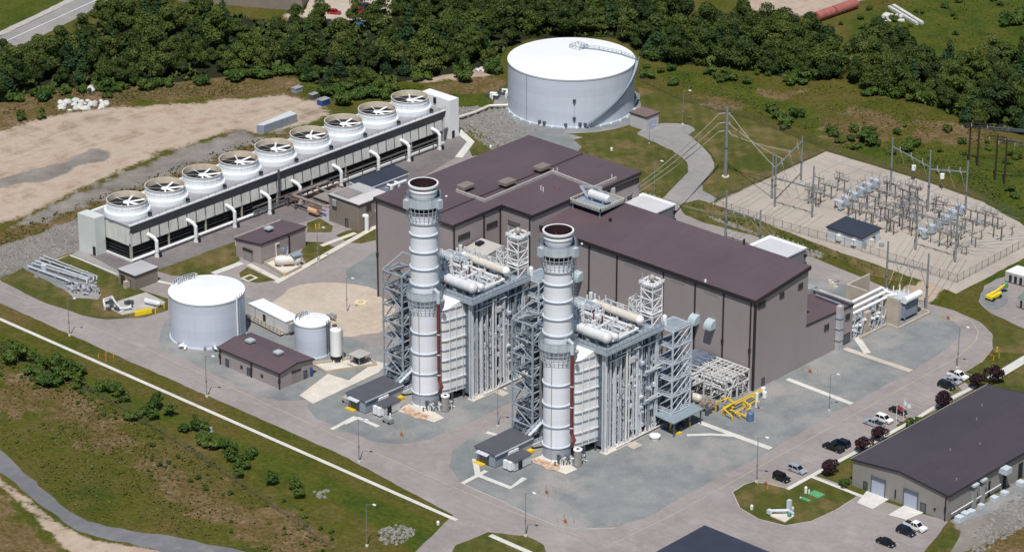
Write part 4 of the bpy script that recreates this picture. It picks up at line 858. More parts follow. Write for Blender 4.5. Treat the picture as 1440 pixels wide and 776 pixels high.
for y in (-56.8,-42.3,-27.5,-13.9,-1.8,14.8,30.2,43.1,56.3):
    z = 5.6; m = MB().path([(xc+7.6, y-1, z+.6), (xc+8.4, y-1, z+.6), (xc+9.8, y-.6, z), (xc+10.4, y-.3, z-1.0), (xc+10.4, y-.3, .1)], .52, 12); m.lathe([(.75, 0), (.75, .7)], (xc+10.4, y-.3, .05), 12); m.lathe([(.62, 0), (.62, .25)], (xc+10.4, y-.3, 1.5), 12)
    r_ = m.build('riser_pipe', 'white', T, smooth=True); MB().cbox(xc+11.2, y+.1, .05, .7, .7, 1.2).build('valve', 'dark', r_)
m = MB().path([(xc+8.9, y0-1, .8), (xc+8.9, -57, .8), (xc+8.9, -57, 1), (xc+8.9, 0, 1.0)], .4, 8)
for i in range(44):
    y = y0+1+i*1.5; m.ball((xc+8.4, y, .5), random.uniform(.3, .6), 7, 5)
m.build('basin_spray_pipe', 'white', T)
m = MB()
for z in (2.2, 3.4): m.path([(xc+9.6, -20, z), (xc+9.6, 58, z)], .22, 6)
for y in range(-18, 58, 6): m.beam((xc+9.6, y, 0), (xc+9.6, y, 3.6), .2)
m.build('header_rack', 'swgrey', T)
w = MB().prism([(-101.2,-68.7),(-94.4,-68.2),(-94.4,-64.7),(-101.2,-65.2)], 0, 11.2).build('stair_enclosure', pm('pale_green_white', (.58, .62, .60), .04, .2, .5, streak=.15), T); MB().box(-95.6, -94.7, -68.5, -68.25, .05, 2.6).build('door', 'dark', w)
w = MB().box(-97.5, -85.3, 64.3, 68.2, 0, 12.4).build('stair_enclosure', 'white', T); MB().box(-85.28, -85.1, 65.2, 66.2, .05, 2.4).build('door', 'dark', w); MB().box(-92, -91, 64.0, 64.28, 10.2, 12).build('door', 'dark', w)
m = MB()
for y in (-9,): m.beam((xc+8.9, y, 0), (xc+8.9, y, zd+1), .5)
m.build('lift_post', 'dsteel', T)
m = MB()
for x in (-81.8, -78.6):
    for y in (-7, 1, 9): m.beam((x, y, 0), (x, y, 3.2), .3)
    m.beam((x, -8, 3.1), (x, 10, 3.1), .35)
for y in (-7, 1, 9): m.beam((-82, y, 3.1), (-66, y, 3.1), .3)
t = thing('pipe_gantry', 'rusty brown pipe gantry between the cooling tower and the brown building', 'pipe rack', (-76, 0, 0)); m.build('frame', pm('rusty_steel', (.16, .10, .075), .25, .8, .8, streak=.3), t)
MB().path([(-81,-6,3.6),(-81,8,3.6)], .4, 8).path([(-80,-6,3.6),(-66,-5.6,3.6)], .5, 8).path([(-80,3,3.5),(-66,3,3.5)], .35, 8).build('pipe', pm('brown_pipe', (.24, .20, .17), .15, .8, .6), t)
MB().cyl((-73,-6.8,1.6),(-69.5,-6.8,1.6), .9, n=12).build('vessel', pm('peach_vessel', (.60, .36, .22), .1, .8, .5), t)
t = tag(MB().prism(GP([(361,188),(371.5,188.5),(418,172),(408,168)]), 0, 2.7).build('shipping_container', pm('container_blue', (.27, .31, .36), .06, .5, .5, streak=.15), origin=G(390,180)), 'long grey blue shipping container on the bare tan field', 'container')
c = MB()
q = GP([(361,188),(371.5,188.5),(418,172),(408,168)])
for i in range(24):
    f = i/24; a_ = (q[1][0]+(q[2][0]-q[1][0])*f, q[1][1]+(q[2][1]-q[1][1])*f); c.beam((a_[0]+.06, a_[1], .2), (a_[0]+.06, a_[1], 2.6), .12)
c.build('side_rib', MATS['container_blue'], t)
MB().prism(q, 2.72, 2.82).build('roof', pm('container_roof', (.55, .58, .62), .06, .5, .5), t)
# ------------------------------------------------------------------ heat recovery boilers with chimneys (unit built once, then copied for the rear one)
UB = (79.8, -70.1); UC = (82.6, -73.26); U = UC
def B(mb, name, mat, parent, smooth=False):
    mb.v = [(x+U[0], y+U[1], z) for x, y, z in mb.v]; return mb.build(name, mat, parent, smooth=smooth)
def uthing(name, label, cat, x, y, z=0., group=None): return thing(name, label, cat, (U[0]+x, U[1]+y, z), group)
def lattice(m, x0, x1, y0, y1, z0, z1, lev, leg=.28, br=.16, faces='xXyY', alt=True):
    zs = [z0+(z1-z0)*i/lev for i in range(lev+1)]
    for x in (x0, x1):
        for y in (y0, y1): m.beam((x, y, z0), (x, y, z1), leg)
    fs = dict(x=((x0, y0), (x0, y1)), X=((x1, y0), (x1, y1)), y=((x0, y0), (x1, y0)), Y=((x0, y1), (x1, y1)))
    for f in faces:
        (ax, ay), (bx, by) = fs[f]
        for i, (za, zb) in enumerate(zip(zs, zs[1:])):
            m.beam((ax, ay, zb), (bx, by, zb), br*1.3)
            if alt and i % 2: m.beam((bx, by, za), (ax, ay, zb), br)
            else: m.beam((ax, ay, za), (bx, by, zb), br)
    return m
NEW = []
rs = random.Random(3)
# chimney
S = uthing('chimney_stack', 'nearer tall white ringed chimney with round platforms, in front of the long hall', 'chimney', 0, 0); NEW.append((S, 'farther tall white ringed chimney with round platforms, in front of the rear hall'))
r = 3.38
B(MB().lathe([(r+.12, 0), (r+.12, .4), (r, .45), (r, 25.6), (r, 50.5), (r-.15, 52.5), (r-.15, 55.8), (r, 56.2), (r, 58.6)], (0, 0, 0), 48), 'shell', 'stack', S, True)
B(MB().lathe([(r+.06, .7), (r+.08, 3.3)], (0, 0, 0), 48), 'base_band', pm('grey_band', (.36, .40, .45), .1, .8, .5, streak=.2), S, True)
rim = B(MB().lathe([(r, 57.4), (r+.18, 57.5), (r+.18, 57.9), (r, 58.0), (r, 58.55), (r+.35, 58.75), (r+.35, 59.25), (r-.05, 59.25), (r-.05, 58.4)], (0, 0, 0), 48), 'rim', 'white', S, True)
B(MB().lathe([(r-.08, 59.2), (r-.12, 45), (.05, 45)], (0, 0, 0), 40), 'liner', 'flue', rim)
m = MB()
for a in (.4, 2.5, 4.6): m.beam((0, 0, 57.2), (r*.95*math.cos(a), r*.95*math.sin(a), 57.2), .16)
B(m, 'damper_brace', 'rust', rim)
for z in (3.8, 9.3, 14.8, 20.3, 37.5, 42.0, 46.4):
    q = B(MB().lathe([(r, z-.16), (r+.3, z-.15), (r+.3, z+.06), (r, z+.1)], (0, 0, 0), 48), 'stiffener_ring', 'lsteel', S)
for z in (33.2, 49.6): B(MB().lathe([(r, z-.2), (r+.3, z-.18), (r+.3, z+.16), (r, z+.2)], (0, 0, 0), 48), 'stiffener_ring', 'lsteel', S)
def ring_platform(z, ro, skirt, cage):
    p = B(MB().lathe([(r-.1, z), (ro, z), (ro, z+.12), (r-.1, z+.12)], (0, 0, 0), 32), 'platform', 'grate', S)
    k = MB().lathe([(ro, z+.1), (ro, z+skirt)], (0, 0, 0), 16); k.lathe([(ro+.06, z+skirt-.1), (ro+.06, z+skirt+.1)], (0, 0, 0), 16)
    B(k, 'wind_screen', pm('screen_panel', (.46, .52, .58), .1, .8, .5, streak=.25), p)
    g = MB()
    for i in range(24):
        a = i*math.pi/12; ca, sa = math.cos(a), math.sin(a)
        g.beam((ro*.86*ca, ro*.86*sa, z-cage), (ro*.97*ca, ro*.97*sa, z), .13); g.beam((r*ca, r*sa, z-cage), (ro*.86*ca, ro*.86*sa, z-cage), .12)
    for f in (.02, .35, .68, 1.): g.lathe([(ro*(.86+.11*(1-f)), z-cage*f-.08), (ro*(.86+.11*(1-f)), z-cage*f+.08)], (0, 0, 0), 24)
    B(g, 'platform_cage', 'lsteel', p)
ring_platform(53.9, 4.6, 2.5, 3.4); ring_platform(29.4, 4.6, 2.2, 3.2)
m = MB()
for a0_ in (CAMA+.95, CAMA-1.0):
    for z in (53.6,): m.box(4.7*math.cos(a0_)-.7, 4.7*math.cos(a0_)+.7, 4.7*math.sin(a0_)-.7, 4.7*math.sin(a0_)+.7, z, z+2.2)
B(m, 'sampling_box', MATS['screen_panel'], S)
m = MB()
a = CAMA+1.28
for d in (-.09, .09): m.beam(((r+.45)*math.cos(a+d), (r+.45)*math.sin(a+d), 31), ((r+.45)*math.cos(a+d), (r+.45)*math.sin(a+d), 54.5), .1)
for z in np.arange(31, 54, .9): m.lathe([(.52, 0), (.52, .1)], ((r+.75)*math.cos(a), (r+.75)*math.sin(a), z), 8); m.beam(((r+.45)*math.cos(a-.09), (r+.45)*math.sin(a-.09), z), ((r+.45)*math.cos(a+.09), (r+.45)*math.sin(a+.09), z), .07)
B(m, 'caged_ladder', 'steel', S)
a = CAMA-.42
B(MB().beam(((r+.12)*math.cos(a), (r+.12)*math.sin(a), 0), ((r+.12)*math.cos(a), (r+.12)*math.sin(a), 29), .14), 'conduit', pm('rusty_conduit', (.42, .35, .30), .2, .6, .6), S)
m = MB(); a = CAMA+.80
px_, py_ = (r+1.4)*math.cos(a), (r+1.4)*math.sin(a)
m.path([(px_, py_, 4.4), (px_+.9, py_+.1, 6.2), (px_, py_, 7.8), (px_, py_, 28.6)], .42, 10); B(m, 'blowdown_pipe', 'rust', S, True)
m = MB()
for z in (9.3, 14.8, 20.3): m.lathe([(.5, z-.15), (.5, z+.15)], (px_, py_, 0), 10)
B(m, 'pipe_collar', 'white', S)
B(MB().path([(px_, py_, 28.6), (px_, py_, 31.4), (px_-.9, py_-.6, 32.4)], .5, 10), 'silencer_pipe', 'lsteel', S, True)
m = MB()
for x, y, z in ((px_-1.7, py_-.2, 29.6), (px_-1.0, py_-.5, 30.2), (px_+.9, py_+.6, 29.4)): m.ball((x, y, z), .55, 10, 6)
B(m, 'expansion_joint', 'grey', S)
m = MB(); m.ball(((r+2.2)*math.cos(CAMA+1.5), (r+2.2)*math.sin(CAMA+1.5), 55.8), .28, 8, 6); B(m, 'warning_light', 'white', S)
# brown tank at chimney foot
px_, py_ = G(812.5, 654)[0]-UC[0], G(812.5, 654)[1]-UC[1]
V = uthing('blowdown_tank', 'grey brown vertical blowdown tank at the foot of the nearer chimney', 'tank', px_, py_); NEW.append((V, 'grey brown vertical blowdown tank at the foot of the farther chimney'))
B(MB().lathe([(1.0, .1), (1.0, 4.2)], (px_, py_, 0), 20), 'shell', pm('taupe_tank', (.30, .285, .28), .06, .6, .5, streak=.2), V, True)
B(MB().lathe([(1.12, 4.1), (1.12, 4.4), (.45, 4.45)], (px_, py_, 0), 20), 'lid', 'white', V)
U = UB
V = uthing('valve_cluster', 'tangle of small grey pipes and valves by the nearer chimney foot', 'valve skid', 6.5, -4); NEW.append((V, 'tangle of small grey pipes and valves by the farther chimney foot'))
m, m2 = MB(), MB()
for i in range(40):
    x = rs.uniform(5.6, 10.6); y = -7.4+(x-5.6)*1.1+rs.uniform(-.9, 1.6); z = rs.uniform(.5, 2.2)
    if (x-2.8)**2+(y+3.1)**2 < 15: continue
    (m if rs.random() < .6 else m2).path([(x, y, .1), (x, y, z), (x+rs.uniform(-.9, .9), y+rs.uniform(-.9, .9), z)], rs.uniform(.09, .18), 6)
    if rs.random() < .35: m2.lathe([(.35, 0), (.35, .1), (.1, .1)], (x, y, z+.2), 10)
B(m, 'pipe', 'pipe', V); B(m2, 'valve', 'dsteel', V)
# boiler body
K = uthing('boiler', 'nearer grey steel heat recovery boiler with drums on its deck, behind the nearer chimney', 'boiler', 0, 15); NEW.append((K, 'farther grey steel heat recovery boiler with drums on its deck, behind the farther chimney'))
y0, y1, hx, zt = 6.0, 25.2, 9.0, 27.2
B(MB().box(-hx, hx, y0, y1, 1.2, zt), 'casing', 'casing', K)
m = MB()
for z in np.arange(3, 27, 1.75):
    m.box(hx, hx+.55, y0+.2, y1-.2, z, z+.16); m.box(-hx-.55, -hx, y0+.2, y1-.2, z, z+.16)
B(m, 'casing_stiffener', 'steel', K)
# outlet duct with rounded front
n = 20
def corner(cx, cy, rr, a0): return [(cx+rr*math.cos(a0+math.pi/2*i/8), cy+rr*math.sin(a0+math.pi/2*i/8)) for i in range(9)]
nose = [(-4.4, 6.3)]+corner(-1.6, 1.0, 2.8, math.pi)+corner(4.0, 1.2, 3.0, math.pi*1.5)+[(7.9, 6.3)]
B(MB().prism(nose, 2.6, lambda p: 24.6+.34*(p[1]+2)), 'outlet_duct', 'duct', K, True)
for k, z in enumerate(np.arange(3.6, 26, 2.72)):
    w = .34 if k % 2 else .2
    inn = [(-4.4, 6.0)]+nose[1:-1]+[(7.9, 6.0)]; out = [(1.9+(x-1.9)*(1+w/6.3), 6.0+(y-6.0)*(1+w/9.7)) for x, y in inn]
    B(MB().prism(inn+out[::-1], z-.12, z+.14), 'duct_stiffener', 'lsteel' if k % 2 else 'steel', K)
m = MB()
for y in (.6, 2.6, 4.6): m.beam((7.2+.15*y, y+.4, 2.6), (7.2+.15*y, y+.4, 25+.3*y), .14)
B(m, 'duct_seam', 'duct', K)
m = MB()   # duct supports below
for x in (-3.6, 1, 4.4, 7.6): m.beam((x, 1.4, 0), (x, 1.4, 2.7), .35); m.beam((x, 5.5, 0), (x, 5.5, 2.7), .35)
B(m, 'duct_leg', 'dsteel', K)
# columns of the visible side
cols = [(5.8, .8, .8), (7.7, .5, .55), (9.6, .5, .55), (11.5, .45, .5), (13.4, .4, .5), (16.4, .34, .6), (19.2, .34, .6), (22.0, .34, .6), (24.9, .5, .8)]
for y, w, d in cols:
    c_ = B(MB().box(hx+.6, hx+.75+d, y-w/2, y-w/2+.16, 0, zt).box(hx+.6, hx+.75+d, y+w/2-.16, y+w/2, 0, zt).box(hx+.9, hx+1.1+d*.4, y-w/2, y+w/2, 0, zt), 'column', pm('white_steel', (.70, .73, .77), .1, .5, .45, .05, streak=.3, streakcol=(.36, .39, .43)), K)
    m = MB()
    if y < 15:
        for z in np.arange(1.6, 26.5, 1.36): m.add([(hx+.7, y+w/2, z), (hx+.75+d, y+w/2, z+.75), (hx+.7, y+w/2, z+.95), (hx+.7, y+w/2+.55, z), (hx+.75+d*.3, y+w/2+.75, z+.75), (hx+.7, y+w/2+.55, z+.95)], [(0, 1, 2), (5, 4, 3), (0, 3, 4, 1), (1, 4, 5, 2), (2, 5, 3, 0)])
        B(m, 'bracket_wedge_shade', 'dsteel', c_)  # dark bracket colour paints the wedge-shaped shadows beside the columns
for y in (6.2, 12, 18, 24.8):
    B(MB().box(-hx-1.5, -hx-.7, y-.4, y+.4, 0, zt), 'column', 'steel', K)
    B(MB().box(hx+1.5, hx+2.0, y-1.05, y-.7, 0, zt-1.5), 'column', 'lsteel', K) if y > 13 else None
m = MB(); mq = MB()
for (ya, wa, _), (yb, wb_, _) in zip(cols, cols[1:]):
    g0, g1 = ya+wa/2+.3, yb-wb_/2-.22
    if ya < 13: m.box(hx+.3, hx+.5, g0, g1, .9, rs.uniform(15, 19.5)); mq.box(hx+.3, hx+.48, g0+rs.uniform(.1, .4), g1-rs.uniform(.1, .5), rs.uniform(20, 21.5), rs.uniform(23, 26))
    else:
        for k in range(3): q0 = rs.uniform(g0, g1-.7); m.box(hx+.3, hx+.48, q0, q0+rs.uniform(.3, .7), rs.uniform(1, 9), rs.uniform(12, 26))
B(m, 'casing_panel', MATS['white_steel'], K); B(mq, 'upper_panel', pm('blue_panel', (.34, .40, .47), .3, .8, .5, streak=.4), K)
m, m2, m3, m4 = MB(), MB(), MB(), MB()
y = 12.9
while y < 25:   # risers, downcomers and pipes
    rr = rs.choice((.08, .1, .13, .2, .3)); zt_ = rs.choice((25.8, 26.4, 22, 18, 26)); zb = rs.choice((.3, 1., 2.5))
    xx = hx+rs.uniform(.8, 1.9)
    [m, m2, m4][rs.choice((0, 0, 1, 2))].cyl((xx, y, zb), (xx, y, zt_), rr, n=8); y += rr*2+rs.uniform(.12, .6)
y = 6.5
while y < 14.5:
    xx = hx+rs.uniform(.7, 1.2); m2.cyl((xx, y, .6), (xx, y, 26), rs.uniform(.07, .14), n=8); y += rs.uniform(1.6, 3)
for z in (8.4, 16.1, 24.2):
    ya = 19.5 if z < 22 else 6.5
    m3.box(hx+.65, hx+2.1, ya, y1, z, z+.14)
    for k in range(3): yy = rs.uniform(ya, y1-3); m.path([(hx+2.1, yy, z+.6+k*.4), (hx+2.2, yy+rs.uniform(2, 5), z+.6+k*.4)], .12, 6)
for k in range(90):
    yy, z = rs.uniform(6.4, 24.6), rs.uniform(10, 26.4); (m if k % 3 == 0 else m4 if k % 3 == 1 else m2).box(hx+.45, hx+.75, yy, yy+rs.uniform(.2, 1.3), z, z+rs.uniform(.4, 2.2))
for k in range(46):
    yy, z = rs.uniform(13, 24.6), rs.uniform(2, 25); (m if k % 3 else m2).box(hx+.7, hx+rs.uniform(1, 2.1), yy, yy+rs.uniform(.4, 1.6), z, z+rs.uniform(.3, 1.5))
for k in range(14):
    yy, z = rs.uniform(12.5, 22), rs.uniform(2, 22); m4.beam((hx+1.6, yy, z), (hx+1.6, yy+rs.choice((2.6, -2.2)), z+rs.uniform(2, 4)), .15)
B(m, 'riser', 'pipe', K, True); B(m2, 'downcomer', 'lsteel', K, True); B(m3, 'side_platform', 'grate', K); B(m4, 'side_brace', 'steel', K)
m = MB()
for z in (8.5, 16.2): m.rail([(hx+2.05, 19.5), (hx+2.05, y1)], z, 1.1, 1.4, .035)
B(m, 'side_railing', 'lsteel', K)
m = MB().box(hx+.4, hx+2.6, 5, y1+9, .05, .35); B(m, 'plinth', 'conc', K)
m = MB().path([(hx+2.2, 9, .7), (hx+2.2, 32, .75)], .22, 8).path([(hx+2.6, 14, 1.1), (hx+2.6, 33, 1.1)], .16, 8)
for k in range(16): m.path([(hx+1.2+rs.random(), 6+k*1.2, .1), (hx+1.2+rs.random(), 6+k*1.2, 1.4+rs.random())], .14, 6)
B(m, 'drain_pipe', 'pipe', K)
# roof deck
B(MB().box(-hx-2, hx+2.6, y0-1.4, y1+.6, zt, zt+.35), 'roof_deck', 'grate', K)
m = MB()
for q in ([(-hx-2, y0-1.4), (hx+2.6, y0-1.4)], [(hx+2.6, y0-1.4), (hx+2.6, y1+.6)], [(hx+2.6, y1+.6), (-hx-2, y1+.6)], [(-hx-2, y1+.6), (-hx-2, y0-1.4)]):
    m.beam((*q[0], zt-.1), (*q[1], zt-.1), .25, .9)
B(m, 'deck_edge_beam', pm('deck_edge_steel', (.38, .44, .50), .12, .6, .5, streak=.3), K)
mrail = MB().rail([(-hx-2, y0-1.4), (hx+2.6, y0-1.4), (hx+2.6, y1+.6), (-hx-2, y1+.6)], zt+.35, 1.15, 1.5, .045, True); mrail.beam((-hx-2, y0-1.4, zt+.5), (hx+2.6, y0-1.4, zt+.5), .05, .5).beam((hx+2.6, y0-1.4, zt+.5), (hx+2.6, y1+.6, zt+.5), .05, .5)
B(mrail, 'deck_railing', 'steel', K)
def drum(x0, x1, y, z, rd, mat, bx):
    d_ = B(MB().cyl((x0, y, z), (x1, y, z), rd, n=20), 'drum', mat, K, True)
    B(MB().ball((x1+.1, y, z), rd*1.06, 16, 10).ball((x0-.1, y, z), rd*1.04, 16, 10), 'drum_head', bx, d_, True)
    m = MB()
    for f in (.3, .62, .8): m.cyl((x0+(x1-x0)*f, y, z), (x0+(x1-x0)*f+.16, y, z), rd*1.04, n=20)
    B(m, 'cladding_band', 'lsteel', d_)
    m = MB()
    for f in (.12, .5, .88): x = x0+(x1-x0)*f; m.box(x-.25, x+.25, y-rd*.8, y+rd*.8, zt+.35, z-rd*.3)
    B(m, 'saddle', 'dsteel', d_)
    m = MB()
    for k in range(7): x = x0+(x1-x0)*(k+.7)/7.5; m.cyl((x, y, z), (x+rs.uniform(-.4, .4), y, z+rd+rs.uniform(.5, 1.6)), rs.uniform(.12, .28), n=8)
    B(m, 'nozzle', 'lsteel', d_)
drum(-5.5, 8.6, 20.0, zt+3.1, 1.05, 'cream', 'white'); drum(-7.5, 9.3, 7.0, zt+2.9, 1.35, 'pipe', 'pipe'); drum(1.5, 9.6, 9.8, zt+2.3, .9, 'pipe', 'pipe'); drum(-8, -.5, 16.2, zt+2.2, .7, 'lsteel', 'grey')
m = MB().path([(9.6, 8.6, zt+1.4), (9.6, 18.2, zt+1.6), (3, 18.2, zt+1.6), (-3, 18, zt+2)], .36, 10).path([(8, 11.6, zt+1.0), (8, 16.9, zt+1), (-2, 16.6, zt+1)], .24, 8).path([(5, 8, zt+3.6), (5, 13, zt+3.8), (-4, 13.4, zt+3.8), (-7, 18, zt+4)], .3, 8)
for k in range(64):
    x, y = rs.uniform(-9.5, 8.6), rs.uniform(5.2, 24.6); hh = rs.uniform(.8, 3.4); q = rs.random()
    m.path([(x, y, zt+.3), (x, y, zt+hh), (x+rs.uniform(-2, 2)*(q > .4), y+rs.uniform(-1.6, 1.6)*(q <= .4), zt+hh)], rs.uniform(.07, .19), 6)
B(m, 'steam_pipe', 'pipe', K, True)
m = MB()
for k in range(70):
    x, y = rs.uniform(-9, 9.6), rs.uniform(5.4, 24.5); m.cbox(x, y, zt+.35+rs.choice((0, 0, .8)), rs.uniform(.3, 1.1), rs.uniform(.3, .9), rs.uniform(.3, 1.2))
B(m, 'valve', 'grey', K)
m = MB()
for k in range(40):
    x, y = rs.uniform(-10, 4), rs.uniform(8.6, 24); m.cyl((x, y, zt+.3), (x, y, zt+rs.uniform(2, 5.5)), rs.choice((.1, .14, .3, .42)), n=8)
for x, y, hh in ((-7, 12, 5.6), (-5.2, 12.4, 5.2), (-3.4, 12.8, 6), (-8, 21, 5), (1, 12, 3.2)): m.cyl((x, y, zt+1.4), (x, y, zt+hh), .5, n=12)
B(m, 'vent_silencer', 'pipe', K, True)
m = MB()
lattice(m, -9.5, -3.5, 10.5, 13.5, zt+.3, zt+5.2, 3, .16, .1); lattice(m, -9.5, -2, 14.5, 18.5, zt+.3, zt+4.2, 3, .16, .1); lattice(m, -6, 6, 22.2, 24.6, zt+.3, zt+2.8, 2, .14, .09); lattice(m, -3, 2, 10.6, 13, zt+.3, zt+3.6, 2, .12, .08); lattice(m, 2.5, 7.5, 14.4, 17.4, zt+.3, zt+2.2, 2, .12, .08)
m.rail([(-9.5, 10.5), (-3.5, 10.5), (-3.5, 13.5), (-9.5, 13.5)], zt+5.2, 1.1, 1., .05, True).rail([(-9.5, 14.5), (-2, 14.5), (-2, 18.5)], zt+4.2, 1.1, 1., .05)
B(m, 'pipe_frame', 'white', K)
B(MB().box(-9.5, -3.5, 10.5, 13.5, zt+5.1, zt+5.25).box(-9.5, -2, 14.5, 18.5, zt+4.1, zt+4.22), 'upper_grating', 'grate', K)
m = MB()
for x in (.5, 3.2): m.beam((x, 12.5, zt+.3), (x, 12.5, zt+4.8), .32)
B(m, 'davit_post', 'rust', K)
# white framed vent tower on the deck
m = MB(); lattice(m, 6.0, 9.6, 23.6, 27.2, zt+.35, zt+11.6, 5, .26, .16, 'xXyY'); lattice(m, 1.8, 4.2, 24, 26.4, zt+.35, zt+5.5, 3, .18, .12)
tw = B(m, 'vent_tower', 'white', K)
m = MB().cyl((7.8, 25.4, zt+2), (7.8, 25.4, zt+11), .7, n=12).cyl((6.8, 24.6, zt+2), (6.8, 24.6, zt+9), .3, n=8).cyl((3, 25.2, zt), (3, 25.2, zt+6.6), .35, n=8); B(m, 'vent_stack', 'grey', tw, True)
m = MB().ball((7.8, 25.4, zt+12.2), .9, 12, 8); m.cyl((6.1, 23.7, zt+11), (6.1, 23.7, zt+13.4), .2, n=6); m.cyl((9.5, 27, zt+11), (9.5, 27, zt+12.6), .22, n=6); B(m, 'vent_head', 'insul', tw, True)
m = MB().rail([(5.6, 23.2), (10, 23.2), (10, 27.6), (5.6, 27.6)], zt+10.6, 1.0, 1.2, .06, True).box(5.8, 9.8, 23.4, 27.4, zt+10.4, zt+10.55).box(5.8, 9.8, 23.4, 27.4, zt+3.4, zt+3.5); B(m, 'tower_platform', 'white', tw)
# inlet duct sloping down to the hall
m = MB(); a = (-6.5, 6.5)
m.add([(-7.5, 25.2, 3), (7.5, 25.2, 3), (7.5, 25.2, 18), (-7.5, 25.2, 18), (-3.4, 38, 2), (3.4, 38, 2), (3.4, 38, 6.5), (-3.4, 38, 6.5), (-3.4, 57, 2), (3.4, 57, 2), (3.4, 57, 6.5), (-3.4, 57, 6.5)], [(0, 1, 5, 4), (1, 2, 6, 5), (2, 3, 7, 6), (3, 0, 4, 7), (4, 5, 9, 8), (5, 6, 10, 9), (6, 7, 11, 10), (7, 4, 8, 11)])
B(m, 'inlet_duct', 'casing', K)
m = MB()
for k in range(5):
    f = k/4; y = 25.6+12*f; x = 7.5-4.1*f+.2; z = 18-11.5*f
    m.beam((x, y, 0), (x, y, z), .3); m.beam((-x, y, 0), (-x, y, z), .3); m.beam((-x, y, z+.2), (x, y, z+.2), .3)
B(m, 'duct_frame', 'steel', K)
# stair tower left of chimney
W = uthing('stair_tower', 'grey lattice stair tower left of the nearer chimney', 'stair tower', -9, 1); NEW.append((W, 'grey lattice stair tower left of the farther chimney'))
m = MB(); lattice(m, -12.6, -5.9, -2.4, 3.6, 0, 31.5, 7, .38, .22); 
for z in (31.5,): m.beam((-12.6, -2.4, z), (-12.6, 5, z+2.5), .3).beam((-5.9, -2.4, z), (-5.9, 5, z+2.2), .3).beam((-12.6, 5, z+2.4), (-5.9, 5, z+2.4), .3).beam((-9.6,-2.4,z), (-4.6, 1.5, z-2), .35)
B(m, 'frame', pm('tower_steel', (.38, .44, .50), .12, .6, .45, .2, streak=.25), W)
m, m2 = MB(), MB()
for k in range(8):
    z = k*4.4; f = k % 2
    m.beam((-11.8, -1.2+2.4*f, z+.1), (-6.8, -1.2+2.4*f, z+2.2), .9, .22); m.beam((-6.8, 1.2-2.4*f, z+2.2), (-11.8, 1.2-2.4*f, min(31, z+4.4)), .9, .22)
    if k < 7: m2.box(-12.5, -11, -2.2, 3.4, z+4.3, z+4.42); m2.box(-7.4, -6, -2.2, 3.4, z+2.1, z+2.22)
    m2.rail([(-12.5, -2.3), (-6, -2.3)], z+2.2 if k < 7 else 28, 1, 1.6, .04)
B(m, 'stair_flight', 'dsteel', W); B(m2, 'landing', 'grate', W)
m = MB()
for k in range(30): z = rs.uniform(2, 28); x = rs.uniform(-11.5, -7); m.box(x, x+rs.uniform(.5, 1.8), .5, 2.5, z, z+rs.uniform(.5, 1.6))
B(m, 'equipment_box', 'steel', W)
B(MB().box(-11.6, -6.9, 2.7, 3.4, .5, 29), 'interior_shade_panel', 'dsteel', W)  # dark panel added so the open tower interior looks shaded
m = MB()
for k in range(14): z = k*2.15+.6; m.beam((-12.4, 3.2, z), (-6.1, 3.2, z+2.1), .12).beam((-9.2, -2.2, z), (-9.2, 3.4, z+1.2), .12)
B(m, 'bracing', 'lsteel', W)
B(MB().box(-5.3, -4.5, -.6, 3.5, 0, 28.5), 'shaded_duct_slab', pm('shade_panel', (.23, .225, .235), .1, .4, .6, streak=.2), W)  # grey slab added to stand for the duct front wall in shade
B(MB().beam((-6, 0, 28.4), (-2.6, 0, 28.4), 1.2, .15).beam((-6, 2, 13), (-2.2, 2.8, 13), 1, .15), 'link_bridge', 'grate', W)
# access tower at the far right of the boiler
A = uthing('access_tower', 'white braced access tower on the hall side of the nearer boiler', 'access tower', 10, 28); NEW.append((A, 'white braced access tower on the hall side of the farther boiler'))
m = MB(); lattice(m, 8.2, 14.0, 26.4, 33.4, 0, 26.5, 6, .36, .22, 'xXyY', False)
for (xa, ya), (xb, yb) in (((14, 26.4), (14, 33.4)), ((8.2, 26.4), (14, 26.4))):
    for k in range(12): z = k*2.2; m.beam((xa, ya, z), (xa+(xb-xa)*.5, ya+(yb-ya)*.5, min(26, z+2.2)), .14); m.beam((xa+(xb-xa)*.5, ya+(yb-ya)*.5, z), (xb, yb, min(26, z+2.6)), .14)
B(m, 'frame', 'lsteel', A); m = MB()
for k in range(1, 7): m.box(8.3, 13.8, 26.5, 33.2, k*4.42-.1, k*4.42)
B(m, 'landing', 'grate', A); m = MB()
for k in range(6): z = k*4.42; m.beam((9.2, 27.6+(k % 2)*4.4, z), (13, 27.6+(k % 2)*4.4, z+2.2), .9, .2).beam((13, 29.8, z+2.2), (9.2, 29.8, z+4.4), .9, .2)
B(m, 'stair_flight', 'steel', A); m = MB()
for k in range(1, 7): m.rail([(8.2, 26.4), (14, 26.4), (14, 33.4)], k*4.42, 1.1, 1.6, .05)
B(m, 'railing', 'lsteel', A); m = MB()
for k in range(9): x = 8.8+k*.6; m.path([(x, 30.5+(k % 3)*.8, .2), (x, 30.5+(k % 3)*.8, 20+(k % 4)*1.5)], .2, 6)
B(m, 'pipe', 'lsteel', A)
B(MB().cyl((9.4, 28.5, 26.6), (9.4, 28.5, 28.2), .7, n=10).ball((9.4, 28.5, 28.4), .7, 10, 6), 'vent_drum', 'white', A)
